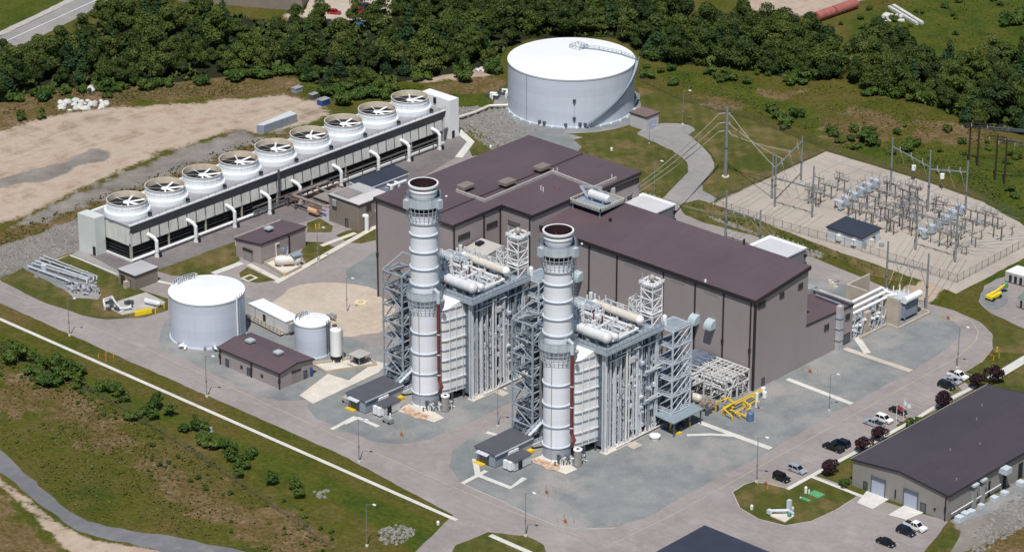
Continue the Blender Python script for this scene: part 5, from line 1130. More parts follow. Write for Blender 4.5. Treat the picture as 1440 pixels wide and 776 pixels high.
# equipment sheds
D = uthing('equipment_shed', 'long blue grey equipment shed at the foot of the nearer chimney', 'shed', -7, -12); NEW.append((D, 'long blue grey equipment shed at the foot of the farther chimney'))
X0, X1, Y0, Y1 = -10.1, -3.6, -18.2, -5.2
B(MB().prism([(X0, Y0), (X1, Y0), (X1, Y1), (X0, Y1)], .25, lambda p: 3.7-.05*(p[0]-X0)), 'wall', 'bluegrey', D)
B(MB().prism([(X0-.3, Y0-.3), (X1+.3, Y0-.3), (X1+.3, Y1+.3), (X0-.3, Y1+.3)], lambda p: 3.72-.05*(p[0]-X0), lambda p: 3.95-.05*(p[0]-X0)), 'roof', 'slate', D)
B(MB().beam((X1+.35, Y0-.3, 3.45), (X1+.35, Y1+.3, 3.45), .2, .3), 'gutter', 'lsteel', D)
d = B(MB().box(-8.6, -5.6, Y0-.12, Y0-.02, .3, 2.8), 'door', 'dsteel', D); B(MB().prism([(-8.9, Y0-1.3), (-5.2, Y0-1.3), (-5.2, Y0), (-8.9, Y0)], lambda p: 3.0+.25*(p[1]-Y0+1.3), lambda p: 3.1+.25*(p[1]-Y0+1.3)), 'canopy', 'lsteel', d)
B(MB().box(X1+.02, X1+.7, -13.8, -12.3, 1.3, 3.0).box(X1+.02, X1+.7, -12.0, -10.6, 1.3, 3.0), 'cooling_unit', 'white', D)
B(MB().box(X0+.3, X1-.3, Y0+.3, Y1-.3, .03, .24), 'plinth', 'dark', D)
B(MB().box(-9.5, -6.5, Y0-1.4, Y0-.2, .03, .35), 'step', 'yellow', D)
D = uthing('analyser_shed', 'small white analyser cabin beside the equipment shed of the nearer chimney', 'shed', 1, -15); NEW.append((D, 'small white analyser cabin beside the equipment shed of the farther chimney'))
X0, X1, Y0, Y1 = -1.9, 1.2, -16.4, -10.6
B(MB().box(X0, X1, Y0, Y1, .3, 2.7), 'wall', pm('cabin_wall', (.56, .57, .58), .06, .5, .5), D); B(MB().box(X0-.2, X1+.2, Y0-.2, Y1+.2, 2.72, 2.95), 'roof', 'slate', D)
B(MB().box(X1+.02, X1+.1, -15.2, -13.8, .4, 2.4), 'door', 'dark', D); B(MB().box(X0+.1, X0+1.2, Y0-.9, Y0-.02, .5, 2.6).box(X0+1.5, X0+2.6, Y0-.9, Y0-.02, .5, 2.6), 'cooling_unit', 'white', D)
m = MB()
for x in (X0+.3, X1-.3):
    for y in (Y0+.3, Y1-.3): m.box(x-.2, x+.2, y-.2, y+.2, .03, .3)
B(m, 'foot', 'dsteel', D)
m = MB(); m.path([(-2.6, -9, 1), (-1.2, -6.5, 1.6), (-.5, -3.6, 2.2)], .12, 6).path([(-3.4, -6, 2.2), (-2.6, -3, 3.2)], .5, 6)
D = uthing('cable_bridge', 'sloping cable bridge joining the shed to the nearer chimney', 'cable bridge', -3, -7); NEW.append((D, 'sloping cable bridge joining the shed to the farther chimney'))
m = MB().beam((-5, -5.4, 3.2), (-4.2, 1.6, 7), .9, .12).beam((-4.6, -5.6, 1), (-2.4, -2.9, 2.4), .9, .12).rail([(-5.5, -5.4, 3.2), (-4.7, 1.6, 7)], 0, 1, 1.2, .05).rail([(-4.4, -5.4, 1.1), (-2.2, -3, 2.5)], 0, 1, 1, .06)
B(m, 'stair_flight', 'lsteel', D); B(MB().box(-3.6, -2.2, -7, -5.6, .05, .9), 'step', 'yellow', D)
DX, DY = -44.1, -.1
for o, lab in NEW:
    l = Vector(o.location); dup(o, (l.x+DX, l.y+DY, l.z), 0, lab)
# generator at the farther unit's shed
# ------------------------------------------------------------------ pipe rack, gas skid, canopy
T = thing('pipe_rack', 'white lattice pipe rack between the nearer boiler and the long hall', 'pipe rack', (86, -20, 0))
m = MB(); X = [80.5, 85, 89.5, 94]; Y = [-23, -18.3, -13.6]; zt = 6.3
for x in X:
    for y in Y: m.beam((x, y, 0), (x, y, zt), .32)
    for z in (3.6, zt): m.beam((x, Y[0], z), (x, Y[-1], z), .32)
for y in Y:
    for z in (3.6, zt): m.beam((X[0], y, z), (X[-1], y, z), .32)
for i in range(12): x = X[0]+13.5*i/11; m.beam((x, Y[0], zt+.05), (x, Y[-1], zt+.05), .2)
for i in range(6): y = Y[0]+9.4*i/5; m.beam((X[0], y, zt+.1), (X[-1], y, zt+.1), .2)
for x in X: m.beam((x, Y[0], .2), (x, Y[1], zt), .2).beam((x, Y[2], .2), (x, Y[1], zt), .2)
for a_, b_ in zip(X, X[1:]): m.beam((a_, Y[0], .2), (b_, Y[0], 3.6), .2)
B_ = m.build('frame', pm('pale_rack_steel', (.60, .60, .59), .12, .6, .5, streak=.25), T)
m = MB()
for k in range(11): y = Y[0]+.6+k*.8; z = (3.9, 4.6, 2.6)[k % 3]; m.path([(76, y, z), (92+k % 3, y, z), (92+k % 3, y, .4)], rs.choice((.15, .22, .3)), 8)
for k in range(14): x = 81+k*.95; m.path([(x, Y[0]-.5, rs.uniform(1, 3)), (x, Y[2], rs.uniform(1, 3.4))], rs.choice((.12, .2)), 6)
m.build('pipe', 'pipe', T, smooth=True)
m = MB()
for k in range(26): x, y = rs.uniform(80, 94), rs.uniform(-22.6, -14); m.cbox(x, y, .05, rs.uniform(.5, 1.6), rs.uniform(.4, 1.2), rs.uniform(.6, 2.6))
m.build('pump', 'dsteel', T)
T = thing('duct_bridge', 'white lattice pipe bridge joining the access tower to the rack', 'pipe bridge', (84, -31, 0))
m = MB()
for x in (82, 87.4): 
    for y in (-38, -30.5, -23.4): m.beam((x, y, 0), (x, y, 7.6), .3)
    for z in (4.6, 7.6): m.beam((x, -38, z), (x, -23.4, z), .28)
for i in range(9): y = -38+14.6*i/8; m.beam((82, y, 7.6), (87.4, y, 7.6), .2); m.beam((87.4, y, 4.6), (87.4, min(-23.4, y+1.8), 7.6), .14)
m.build('frame', MATS['pale_rack_steel'], T); m = MB()
for k in range(7): x = 82.5+k*.75; m.path([(x, -37, 5+(k % 2)), (x, -24, 5+(k % 2))], .22, 8)
m.build('pipe', 'pipe', T, smooth=True)
T = thing('gas_skid', 'bright yellow gas pipework with blue filter beside the hall wall', 'gas pipework', (98, -22, 0))
m = MB(); e = lambda px, py, z: G(px, py, 0)[:2]+(z,)
for o in (0, .9):
    m.path([(97.6+o, -13, 1.6+o*.2), (97.2+o*1.2, -26, 1.6+o*.2), (97.4+o, -28.4, 1.4), (97.4+o, -28.4, .2)], .19, 10)
m.path([(99.6, -17, 1.0), (100.4, -27, 1.0), (102.6, -27.6, 1.2), (102.6, -27.6, .2)], .17, 10).path([(94.8, -24.5, 2.6), (98.6, -25, 2.6), (98.6, -29, 2.2), (101.5, -29.3, 1.2), (101.5, -29.3, .2)], .2, 10).path([(96, -26, .9), (101.8, -26.2, .9), (104, -26.6, .9)], .2, 10).path([(95.6, -28.6, .2), (95.6, -28.6, 3), (96.6, -24, 3)], .17, 10).path([(99, -22, .2), (99, -22, 2.2), (102.2, -23, 2.2), (102.2, -25, .2)], .22, 10)
for k in range(9): x, y = rs.uniform(97, 103), rs.uniform(-29, -16); m.lathe([(.4, 0), (.4, .15), (.1, .15)], (x, y, rs.uniform(1.4, 2.4)), 10)
m.build('pipe', 'yellow', T, smooth=True)
m = MB()
for k in range(12): x, y = rs.uniform(96, 103.5), rs.uniform(-29.6, -18); m.cbox(x, y, .03, .4, .4, rs.uniform(.5, 1.1))
m.build('support', 'tan', T); m = MB().cyl((104.6, -26.2, .1), (104.6, -26.2, 2.1), .95, n=16).ball((104.6, -26.2, 2.1), .95, 16, 6, .5); m.build('filter_vessel', pm('blue_vessel', (.10, .16, .30), .1, .6, .5), T, smooth=True)
m = MB().cyl((98.2, -13, 1), (98.2, -13, 2.4), .6, n=12).cyl((99.3, -13.8, .2), (99.3, -13.8, 1.8), .6, n=12).cyl((101.3, -19.5, .2), (101.3, -19.5, 4.2), .4, n=10); m.build('valve', 'white', T)
T = thing('valve_manifold', 'dull brown valve manifold beside the yellow gas pipework', 'valve skid', (93, -29, 0)); m, m2 = MB(), MB()
for k in range(22): x, y = rs.uniform(91, 95.6), rs.uniform(-31.5, -26.5); m.path([(x, y, .1), (x, y, rs.uniform(.8, 2.4)), (x+rs.uniform(-1, 1), y+rs.uniform(-1, 1), rs.uniform(.8, 2.2))], rs.uniform(.12, .26), 6)
for k in range(10): x, y = rs.uniform(91, 95.6), rs.uniform(-31.5, -26.5); m2.cbox(x, y, .05, .8, .8, rs.uniform(.6, 1.6))
m.build('pipe', pm('brown_pipe2', (.33, .25, .21), .2, .8, .6), T); m2.build('valve', 'dsteel', T)
T = thing('pump_canopy', 'blue grey canopy roof on posts sheltering pumps beside the nearer boiler', 'canopy', (95, -40, 0)); m = MB()
q = [(90.6, -45.6), (96.8, -46.2), (96.8, -36), (90.6, -35.4)]
for x, y in q: m.beam((x, y, 0), (x, y, 3.9), .28)
m.build('post', 'dsteel', T); MB().prism([(90.2, -46.3), (97.2, -46.9), (97.2, -35.4), (90.2, -34.8)], 3.9, 4.15).build('roof', pm('canopy_roof', (.24, .30, .34), .06, .4, .5), T)
m = MB()
for k in range(8): x, y = rs.uniform(91.2, 96), rs.uniform(-45, -36.5); m.cbox(x, y, .05, 1.1, .8, rs.uniform(.8, 2)); m.cyl((x, y, .8), (x+1, y, .8), .35, n=8)
m.build('pump', 'dsteel', T); MB().cbox(94, -44.2, .1, .3, .3, 2.6).cbox(95.9, -39, .1, .3, .3, 1.3).cbox(96.2, -43.8, .05, 1.4, 1.4, .3).build('guard_post', 'yellow', T)
tag(MB().lathe([(1.1, 0), (1.1, .7), (1.4, .75), (1.4, 1.1), (.05, 1.3)], G(921, 617), 14).build('roof_fan', 'white', origin=G(921, 617)), 'white round capped vent standing on the gravel near the pump canopy', 'vent')
T = thing('cream_vessel', 'cream horizontal vessel between pipe rack and pump canopy', 'vessel', G(971, 565)); p = G(971, 565)
MB().cyl((p[0]-2, p[1], 1.5), (p[0]+2, p[1]+.6, 1.5), 1.1, n=16).ball((p[0]-2, p[1], 1.5), 1.1, 14, 8).ball((p[0]+2, p[1]+.6, 1.5), 1.1, 14, 8).build('shell', 'cream', T, smooth=True); MB().cbox(p[0]-1.2, p[1], 0, .5, 1.4, .8).cbox(p[0]+1.2, p[1]+.4, 0, .5, 1.4, .8).build('saddle', 'conc', T)
# ------------------------------------------------------------------ transformers at the annex end
T = thing('transformer', 'white step-up transformer with oil conservator behind a tan fire wall', 'transformer', (95, 51, 0))
MB().box(90, 96, 47.6, 54.2, .4, 5.2).build('tank', pm('transformer_paint', (.48, .55, .62), .08, .6, .45), T); m = MB()
for k in range(16): m.box(96.05, 97.2, 48+k*.38, 48.18+k*.38, 1, 4.6)
m.build('radiator', 'bluegrey', T); MB().cyl((97.2, 47.6, 6.3), (97.2, 54.6, 6.3), .95, n=16).build('conservator', 'white', T, smooth=True); m = MB()
for x, y in ((91, 48.4), (91.6, 50.4), (92.2, 52.4), (94.6, 48.6), (94.6, 51), (94.6, 53)): m.cyl((x, y, 5.2), (x, y, 8), .3, .14, 8)
m.build('bushing', 'white', T); m = MB()
for y in (48.4, 53.8): m.beam((97.2, y, .3), (97.2, y, 5.6), .2)
m.build('conservator_leg', 'steel', T)
T = thing('fire_wall', 'tall tan concrete fire wall beside the white transformer', 'fire wall', (94.5, 45.5, 0)); MB().box(90, 97.3, 45.2, 46.0, 0, 7.2).build('wall_panel', 'tan', T); MB().box(93.4, 94.4, 34.8, 37, 0, 6.0).build('wall_panel', 'tan', T)
tag(MB().box(80, 87, 45.0, 45.5, 0, 6.8).box(80, 80.5, 45.5, 55, 0, 6.8).build('fire_wall', 'tan', origin=(83, 46, 0)), 'tan concrete fire wall corner behind the transformer near the road', 'fire wall')
T = thing('bus_duct', 'three white tubular bus ducts from the annex wall to the transformer', 'bus duct', (93, 36, 0)); m = MB()
for o in (0, 1.5, 3.0): m.path([(90.2+o*.95, 28.8, 8.2-o*.45), (90.2+o*.95, 44.6, 8.2-o*.45), (90.2+o*.95, 46.8, 8.2-o*.45), (91+o*.95, 48.6, 6.8)], .42, 12)
m.build('tube', 'white', T, smooth=True); m = MB()
for y in (30, 33, 39, 42):
    for x in (90.2, 94.2): m.beam((x, y, 0), (x, y, 6.8), .25)
    m.beam((89.8, y, 6.3), (94.6, y, 5.4), .25)
for k in range(12): y = 29.5+k*1.2; m.beam((94.2, y, .3), (94.2, y+1.2, 4.4 if k % 2 else .3), .16)
m.build('support', 'lsteel', T); m = MB()
for k in range(7): m.path([(91.4, 30+k*2, 2), (94.4, 30.6+k*2, 2.4+k % 3)], .4, 8)
m.build('cable_box', 'white', T)
T = thing('transformer_bund', 'low tan bund kerb around the transformer bay', 'kerb', (96, 44, 0)); m = MB()
q = [(95.4, 31), (95.4, 42.8), (99.2, 42.8), (99.2, 57), (88, 57)]
for a_, b_ in zip(q, q[1:]): m.beam((*a_, .4), (*b_, .4), .45, .8)
m.build('bund_wall', 'tan', T)
T = thing('oil_pump', 'small pale oil pump set standing on the gravel behind the annex', 'pump', G(1172, 402)); p = G(1172, 402); m = MB().cbox(p[0], p[1], .05, 1.6, .9, .9).cbox(p[0]+1.6, p[1]-1, .05, 1, 1, .7).cyl((p[0]-1.6, p[1]+.5, .1), (p[0]-1.6, p[1]+.5, 1.1), .5, n=10); m.build('body', 'cream', T); MB().beam((p[0], p[1], .9), (p[0]+1, p[1]+1.2, 1.4), .2).build('handle', 'dsteel', T)
# ------------------------------------------------------------------ poles, wires, substation
def wire(m, a, b, sag=.6, r=.07, n=8):
    pts = [(a[0]+(b[0]-a[0])*i/n, a[1]+(b[1]-a[1])*i/n, a[2]+(b[2]-a[2])*i/n-sag*4*(i/n)*(1-i/n)) for i in range(n+1)]
    for p, q in zip(pts, pts[1:]): m.beam(p, q, r*2)
def steel_pole(name, label, p, h, r=.34, group=None):
    t = thing(name, label, 'pole', (p[0], p[1], 0), group)
    MB().cyl((p[0], p[1], .3), (p[0], p[1], h), r, r*.62, 12).build('shaft', 'pole', t, smooth=True); MB().cyl((p[0], p[1], 0), (p[0], p[1], .4), r*1.8, n=12).build('footing', 'conc', t)
    m = MB().lathe([(r*.98, h*.42), (r*1.12, h*.42), (r*1.12, h*.42+.4), (r*.96, h*.42+.4)], (p[0], p[1], 0), 12); m.build('splice_collar', 'dsteel', t)
    return t
TP = (-3.8, 97.1); T = steel_pole('transmission_pole', 'tall single steel transmission pole on the lawn with three pairs of wires', TP, 21.8, .62)
for i, z in enumerate((20.2, 17.2, 14.6)):
    m = MB().beam((TP[0], TP[1], z), (TP[0]+.9, TP[1]+.4, z), .2).cyl((TP[0]+.7, TP[1], z-.2), (TP[0]+2.4, TP[1]-.6, z-.5), .16, n=6).cyl((TP[0]-.7, TP[1], z-.2), (TP[0]-2.2, TP[1]-1, z-.6), .16, n=6); m.build('insulator', 'insul', T)
SG = 'steel poles of the substation'
SP = dict(a=((22.2, 87.6), 16.5, 'steel pole at the substation left corner, nearer of a close pair'), b=((17.8, 91.8), 14.6, 'steel pole at the substation left corner, farther of a close pair'), c=((14.7, 109.5), 14.2, 'steel pole at the far left fence side of the substation'), d=((35.1, 88.5), 16.2, 'steel pole carrying a low beam beside the left breaker row'),
  e=((39.1, 120.6), 17.0, 'back row substation pole, leftmost of the three beam poles'), f=((56.8, 114.5), 19.4, 'back row substation pole, middle of the three beam poles'), g=((66., 120.), 17.1, 'back row substation pole, rightmost of the three beam poles'), h=((71.1, 89.), 16.9, 'steel pole in front of the right breaker row, left one of two'), i=((84.2, 89.5), 17.0, 'steel pole in front of the right breaker row, right one of two'),
  j=((28.4, 57.5), 16, 'steel pole behind the white roofed annex at the far end, left one of two'), k=((40.6, 57.5), 13.6, 'steel pole behind the white roofed annex, right one of two'), l=((85.6, 55.4), 17.6, 'steel pole behind the white transformer'), m=((97.4, 57.5), 16.8, 'steel pole at the road bend right of the transformer'))
for k, (p, h, lab) in SP.items(): steel_pole('substation_pole', lab, p, h, .36, SG)
def cross(a, b, z, lab, drop=True):
    p, q = SP[a][0], SP[b][0]; t = thing('cross_beam', lab, 'beam', (p[0], p[1], z), 'cross beams between substation poles')
    MB().beam((*p, z), (*q, z), .3, .38).build('beam', 'pole', t); m, m2 = MB(), MB()
    for f in (.2, .5, .8):
        x, y = p[0]+(q[0]-p[0])*f, p[1]+(q[1]-p[1])*f; m.cyl((x, y, z+.2), (x, y, z+1.3), .2, .14, 6); m.cyl((x, y, z), (x+.9, y-.5, z-.3), .14, n=6)
        if drop: wire(m2, (x+.9, y-.5, z-.3), (x+1.6, y+1.6, z-5.5), .8, .055, 6)
    m.build('insulator', 'insul', t)
    if drop: m2.build('jumper', 'wire', t)
for a, b, z, lab in (('a', 'c', 12.6, 'high beam from the left corner pole to the far left pole'), ('a', 'd', 9.4, 'beam from the left corner pole to the left breaker row'), ('e', 'f', 14.2, 'back beam between leftmost and middle back poles'), ('f', 'g', 13.6, 'back beam between middle and rightmost back poles'), ('h', 'i', 11.5, 'beam in front of the right breaker row'), ('j', 'k', 10.5, 'beam behind the white roofed annex'), ('l', 'm', 12.0, 'beam behind the transformer near the road bend')): cross(a, b, z, lab)
T = thing('power_lines', 'thin overhead wires between transmission pole, substation and hall', 'wires', (0, 80, 0)); m = MB()
for k, z in enumerate((20.2, 17.2, 14.6)):
    wire(m, (TP[0]+2.4, TP[1]-.6, z-.5), (22.2-(2.4*k), 87.6+7*k, 12.4), .7, .10); wire(m, (TP[0]-2.2, TP[1]-1, z-.6), (23.8, 24.6-k*2.6, 26.2-1.6*k), 1.0, .09, 12)
for a, b in (('h', 'l'), ('i', 'm'), ('d', 'k'), ('a', 'j')):
    p, q = SP[a][0], SP[b][0]
    for o in (-2, 0, 2): wire(m, (p[0]+2+o, p[1], 10.5), (q[0]+2+o, q[1], 11), .8, .045)
for x in (29, 31.5, 34): wire(m, (x+2, 57.5, 10), (x-3, 28.6, 22.6), 1.2, .05)
for x in (69, 72, 75): wire(m, (x-32, 57.5, 9.8), (x, 28.4, 22.6), 1.5, .05)
for x in (88, 91, 94): wire(m, (x, 56, 11.6), (x-.5+2, 51, 7.8), .6, .05)
m.build('conductor', 'wire', T)
# breakers, disconnectors, bus supports
def proto_breaker():
    t = thing('circuit_breaker', 'pale blue circuit breaker with twin bushings in a substation row', 'circuit breaker', (0, 0, 0), 'circuit breakers in the substation rows')
    MB().box(-.9, .9, -1.0, .1, .5, 2.5).build('cabinet', 'breaker', t); MB().cyl((-.1, -1.3, 2.5), (-.1, 1.7, 2.5), .55, n=12).build('tank', 'breaker', t, smooth=True)
    m = MB()
    for y in (-.9, 1.3): m.cyl((-.1, y, 2.9), (-.1+.3, y+(y > 0)*.7-.35, 4.9), .2, .1, 8)
    m.build('bushing', 'grey', t); m = MB()
    for x in (-.7, .7):
        for y in (-.8, 1.2): m.beam((x, y, 0), (x, y, 2.1), .16)
    m.build('leg', 'swgrey', t); return t
def proto_switch():
    t = thing('disconnect_switch', 'grey disconnect switch on twin steel legs in the substation', 'disconnect switch', (0, 0, 0), 'disconnect switches in the substation')
    m = MB().beam((-1.3, 0, 0), (-1.3, 0, 4.2), .26).beam((1.3, 0, 0), (1.3, 0, 4.2), .26).beam((-2.6, 0, 4.2), (2.6, 0, 4.2), .2).beam((-2.6, .5, 4.3), (2.6, .5, 4.3), .14).beam((-1.3, 0, 2), (1.3, 0, 3.9), .12); m.build('stand', 'swgrey', t)
    m = MB()
    for x in (-2.3, 0, 2.3):
        for y in (-.7, .9): m.cyl((x, y, 4.3), (x, y, 5.7), .17, .1, 6)
    m.build('insulator', 'insul', t); m = MB()
    for x in (-2.3, 0, 2.3): m.beam((x, -1.1, 5.7), (x, 1.3, 5.75), .12)
    m.box(-1.6, -1.1, -.45, -.2, 1, 2); m.build('switch_arm', 'steel', t); return t
def proto_post():
    t = thing('bus_support', 'slim grey bus support post in the substation', 'bus support', (0, 0, 0), 'bus support posts in the substation')
    MB().beam((0, 0, 0), (0, 0, 3.4), .26).beam((-1.6, 0, 3.4), (1.6, 0, 3.4), .2).build('post', 'swgrey', t); m = MB()
    for x in (-1.4, 0, 1.4): m.cyl((x, 0, 3.4), (x, 0, 4.6), .15, .1, 6)
    m.build('insulator', 'insul', t); return t
rs = random.Random(11)
b0, d0, p0 = proto_breaker(), proto_switch(), proto_post(); first = {id(b0): 1, id(d0): 1, id(p0): 1}
def put(o, x, y, rz, sc=1.):
    if first.pop(id(o), None): o.location = (x, y, 0); o.rotation_euler = (0, 0, rz); o.scale = (sc,)*3
    else: dup(o, (x, y, 0), rz, sc=sc)
for i in range(6): put(b0, 36.8-.5*i, 99.4+4.1*i, R(90), 1.05)
for i in range(6): put(b0, 67.2-.5*i, 98.4+4.3*i, R(90), 1.05)
for x0 in (28.5, 44.5, 51.5, 59.5, 75.5):
    for i in range(6): rs.random() < .82 and put(d0, x0+rs.uniform(-1.8, 1.8)-.3*i, 95.5+4.8*i+rs.uniform(-1.6, 1.6), 0., rs.uniform(.92, 1.08))
for x0, n in ((24, 3), (33, 3), (41, 5), (48.5, 5), (55, 6), (63.5, 5), (71.5, 4), (79.5, 5), (83.5, 4)):
    for i in range(n): put(p0, x0+rs.uniform(-2.4, 2.4), 95+27*(i+.4)/n+rs.uniform(-2, 2), rs.choice((0, R(90))), rs.uniform(.6, 1.25))
T = thing('substation_bus', 'thin grey bus bars linking the substation switches', 'bus bars', (55, 105, 0)); m = MB()
for x in (24, 31, 42, 48.5, 57, 64, 72, 80): m.beam((x, 95, 5.8), (x-1, 121, 5.8), .07)
for y in (96, 103, 110, 118): m.beam((23, y, 5.3), (50, y, 5.3), .07).beam((54, y, 5.3), (86, y, 5.3), .07)
for k in range(5): m.beam((78, 96+k*1.3, 1.2), (88, 99+k*4.4, 1.2), .1)
m.build('bus_bar', 'steel', T)
for p, lab in ((G(1284, 255), 'white round arrester drum on a post, left one at the substation back'), (G(1324, 267), 'white round arrester drum on a post, right one at the substation back')):
    t = thing('arrester', lab, 'arrester', p, 'arresters at the substation back'); MB().cyl((p[0], p[1], 0), (p[0], p[1], 3.6), .14, n=8).build('post', 'swgrey', t); MB().cyl((p[0], p[1], 3.6), (p[0], p[1], 5.0), .65, .65, 12).build('drum', 'white', t)
# ------------------------------------------------------------------ fences
def fence(label, pts, h=2.4, name='chain_link_fence', step=3.0):
    t = thing(name, label, 'fence', (*pts[0], 0)); m = MB(); L = sum(math.dist(a, b) for a, b in zip(pts, pts[1:])); step = max(step, L/92); r = MB()
    for a, b in zip(pts, pts[1:]):
        n = max(1, round(math.dist(a, b)/step))
        m.add([(*a, .05), (*b, .05), (*b, h), (*a, h)], [(0, 1, 2, 3)]); r.beam((*a, h), (*b, h), .05).beam((*a, .08), (*b, .08), .05)
        for i in range(n): x, y = a[0]+(b[0]-a[0])*i/n, a[1]+(b[1]-a[1])*i/n; MB().beam((x, y, 0), (x, y, h+.25), .09).build('post', 'swgrey', t)
    m.build('wire_mesh', 'mesh', t); r.build('rail', 'swgrey', t)
fence('chain link fence round the pale substation yard', GP([(1162,213),(1008,285),(1005,291),(1100,322),(1200,350),(1346,398),(1440,347),(1470,330),(1445,315),(1382,284),(1300,255),(1215,229),(1162,213)]))
fence('overgrown chain link fence from the huge tank to the substation', GP([(895,112),(960,143),(1060,170),(1150,205)]), 2.2)
fence('long wire fence running down the weedy slope at lower left', GP([(-10,490),(85,528),(190,588),(290,650),(360,698),(420,738),(470,775)]), 1.8, step=4.5)
# ------------------------------------------------------------------ lamps
def lamp_proto(h=11.4):
    t = thing('street_lamp', '-', 'street lamp', (0, 0, 0), 'lamps along the plant roads')
    MB().cyl((0, 0, .3), (0, 0, h), .13, .08, 8).build('pole', 'lampm', t); MB().cyl((0, 0, 0), (0, 0, .5), .38, n=10).build('footing', 'path', t)
    MB().beam((0, 0, h-.15), (1.5, .9, h+.1), .09).build('arm', 'lampm', t); MB().cbox(1.75, 1.05, h, .85, .5, .2).build('lamp_head', 'white', t); MB().cbox(.1, -.1, 4.2, .35, .35, .4).build('control_box', 'lampm', t)
    return t
L0 = lamp_proto()
for i, (x, y, lab, s) in enumerate([(291, 558, 'slim lamp post on the road edge below the small brown roofed building', 1), (98, 472, 'slim lamp post at the far left end of the lower road', .95), (505, 650, 'slim lamp post on the grass verge between the white path and the rear boiler', 1), (739, 754, 'slim lamp post at the road junction at the bottom', 1.), (1064, 678, 'slim lamp post beside the lawn island with yellow bollards', 1.05), (1166, 578, 'slim lamp post on the gravel between the two concrete paths', .9), (1346, 518, 'slim lamp post by the white pickup at the road bend', 1.03), (700, 600, 'slim lamp post between the two boilers', .92), (960, 176, 'slim lamp post by the access road near the huge tank', 1), (447, 368, 'slim lamp post on the grass beside the propane vessel', .9), (913, 202, 'short lamp post where the lawn meets the access road', .55), (488, 440, 'thin lamp post on the tan sandy yard', .9), (920, 278, 'lamp post by the road behind the rear hall', 1.0), (516, 768, 'lamp post with twin fittings on the lower lawn', .95)]):
    q = G(x, y)
    if i == 0: L0.location = q; L0['label'] = lab
    else: dup(L0, q, random.uniform(-.15, .15), lab, sc=s)
# ------------------------------------------------------------------ bollards, hydrants and lawn furniture
def bollard_set(px, label, red=True):
    t = thing('hydrant', label[0], 'hydrant', G(*px)); p = G(*px)
    MB().cyl((p[0], p[1], 0), (p[0], p[1], .8), .2, n=10).ball((p[0], p[1], .85), .24, 10, 6).build('barrel', 'orange' if red else 'yellow', t); MB().cyl((p[0]-.5, p[1], .6), (p[0]+.5, p[1], .6), .16, n=8).build('outlet', 'orange', t)
    for k, (dx, dy) in enumerate(((-1.5, -1.2), (1.5, -1.2), (1.5, 1.3), (-1.5, 1.3))):
        bm_ = 'yellow' if 'brown' not in label[1] and 'thin' not in label[1] else pm('faded_bollard', (.42, .33, .14), .2, 1., .7)
        b = MB().cyl((p[0]+dx, p[1]+dy, 0), (p[0]+dx, p[1]+dy, 1.3), .085, n=8).ball((p[0]+dx, p[1]+dy, 1.3), .085, 8, 4).build('bollard', bm_, origin=(p[0]+dx, p[1]+dy, 0)); tag(b, label[1], 'bollard', label[1]+' set')
for px, a, b in (((1077, 682), 'red hydrant among yellow bollards on the lawn island', 'yellow bollard around the hydrant on the lawn island'), ((769, 694), 'orange hydrant on the gravel below the nearer analyser cabin', 'thin yellow bollard around the hydrant below the analyser cabin'), ((795, 735), 'orange hydrant at the lower gravel edge by the kerb', 'thin yellow bollard around the hydrant at the lower kerb'), ((1394, 503), 'red hydrant among yellow bollards at the road bend grass', 'yellow bollard around the hydrant at the road bend'), ((565, 613), 'orange hydrant on gravel left of the road between the boilers', 'thin yellow bollard near the rear analyser cabin'), ((149, 504), 'orange hydrant on the verge at lower left', 'yellow bollard on the verge at lower left'), ((1333, 449), 'orange hydrant by the gravel at the road bend', 'yellow bollard by the gravel at the road bend'), ((1139, 524), 'orange hydrant beside the tall hall wall', 'brown bollard beside the tall hall wall')): bollard_set(px, (a, b))
q = G(205, 443); t = thing('traffic_barrier', 'yellow plastic traffic barrier beside the left lawn', 'barrier', q)
MB().prism([(q[0]-2, q[1]-2.2), (q[0]-1.3, q[1]-2.6), (q[0]+.3, q[1]+1.9), (q[0]-.4, q[1]+2.3)], 0, 1.3).build('body', pm('barrier_yellow', (.85, .66, .02), .06, .8, .5), t); MB().prism([(q[0]-1.8, q[1]-2.2), (q[0]-1.5, q[1]-2.4), (q[0]+.1, q[1]+1.9), (q[0]-.2, q[1]+2.1)], 1.3, 1.55).build('top_rail', 'yellow', t)
for px, lab in (((219, 441), 'yellow bollard beside the left yellow barrier, nearer the barrier'), ((231, 434), 'yellow bollard beside the large water tank'), ((277, 391), 'yellow bollard on dry grass behind the large water tank'), ((400, 389), 'yellow bollard in front of the propane vessel'), ((444, 322), 'yellow bollard on grass by the purple grey road, left of a pair'), ((449, 322), 'yellow bollard on grass by the purple grey road, right of a pair'), ((1402, 495), 'yellow bollard by the curve lawn path')):
    q = G(*px); tag(MB().cyl(q, (q[0], q[1], 1.4), .17, n=8).ball((q[0], q[1], 1.4), .17, 8, 4).build('bollard', 'yellow', origin=q), lab, 'bollard')
q = G(1103, 724); t = thing('backflow_valve', 'grey and green backflow valve set on the lawn island slab', 'valve set', q)
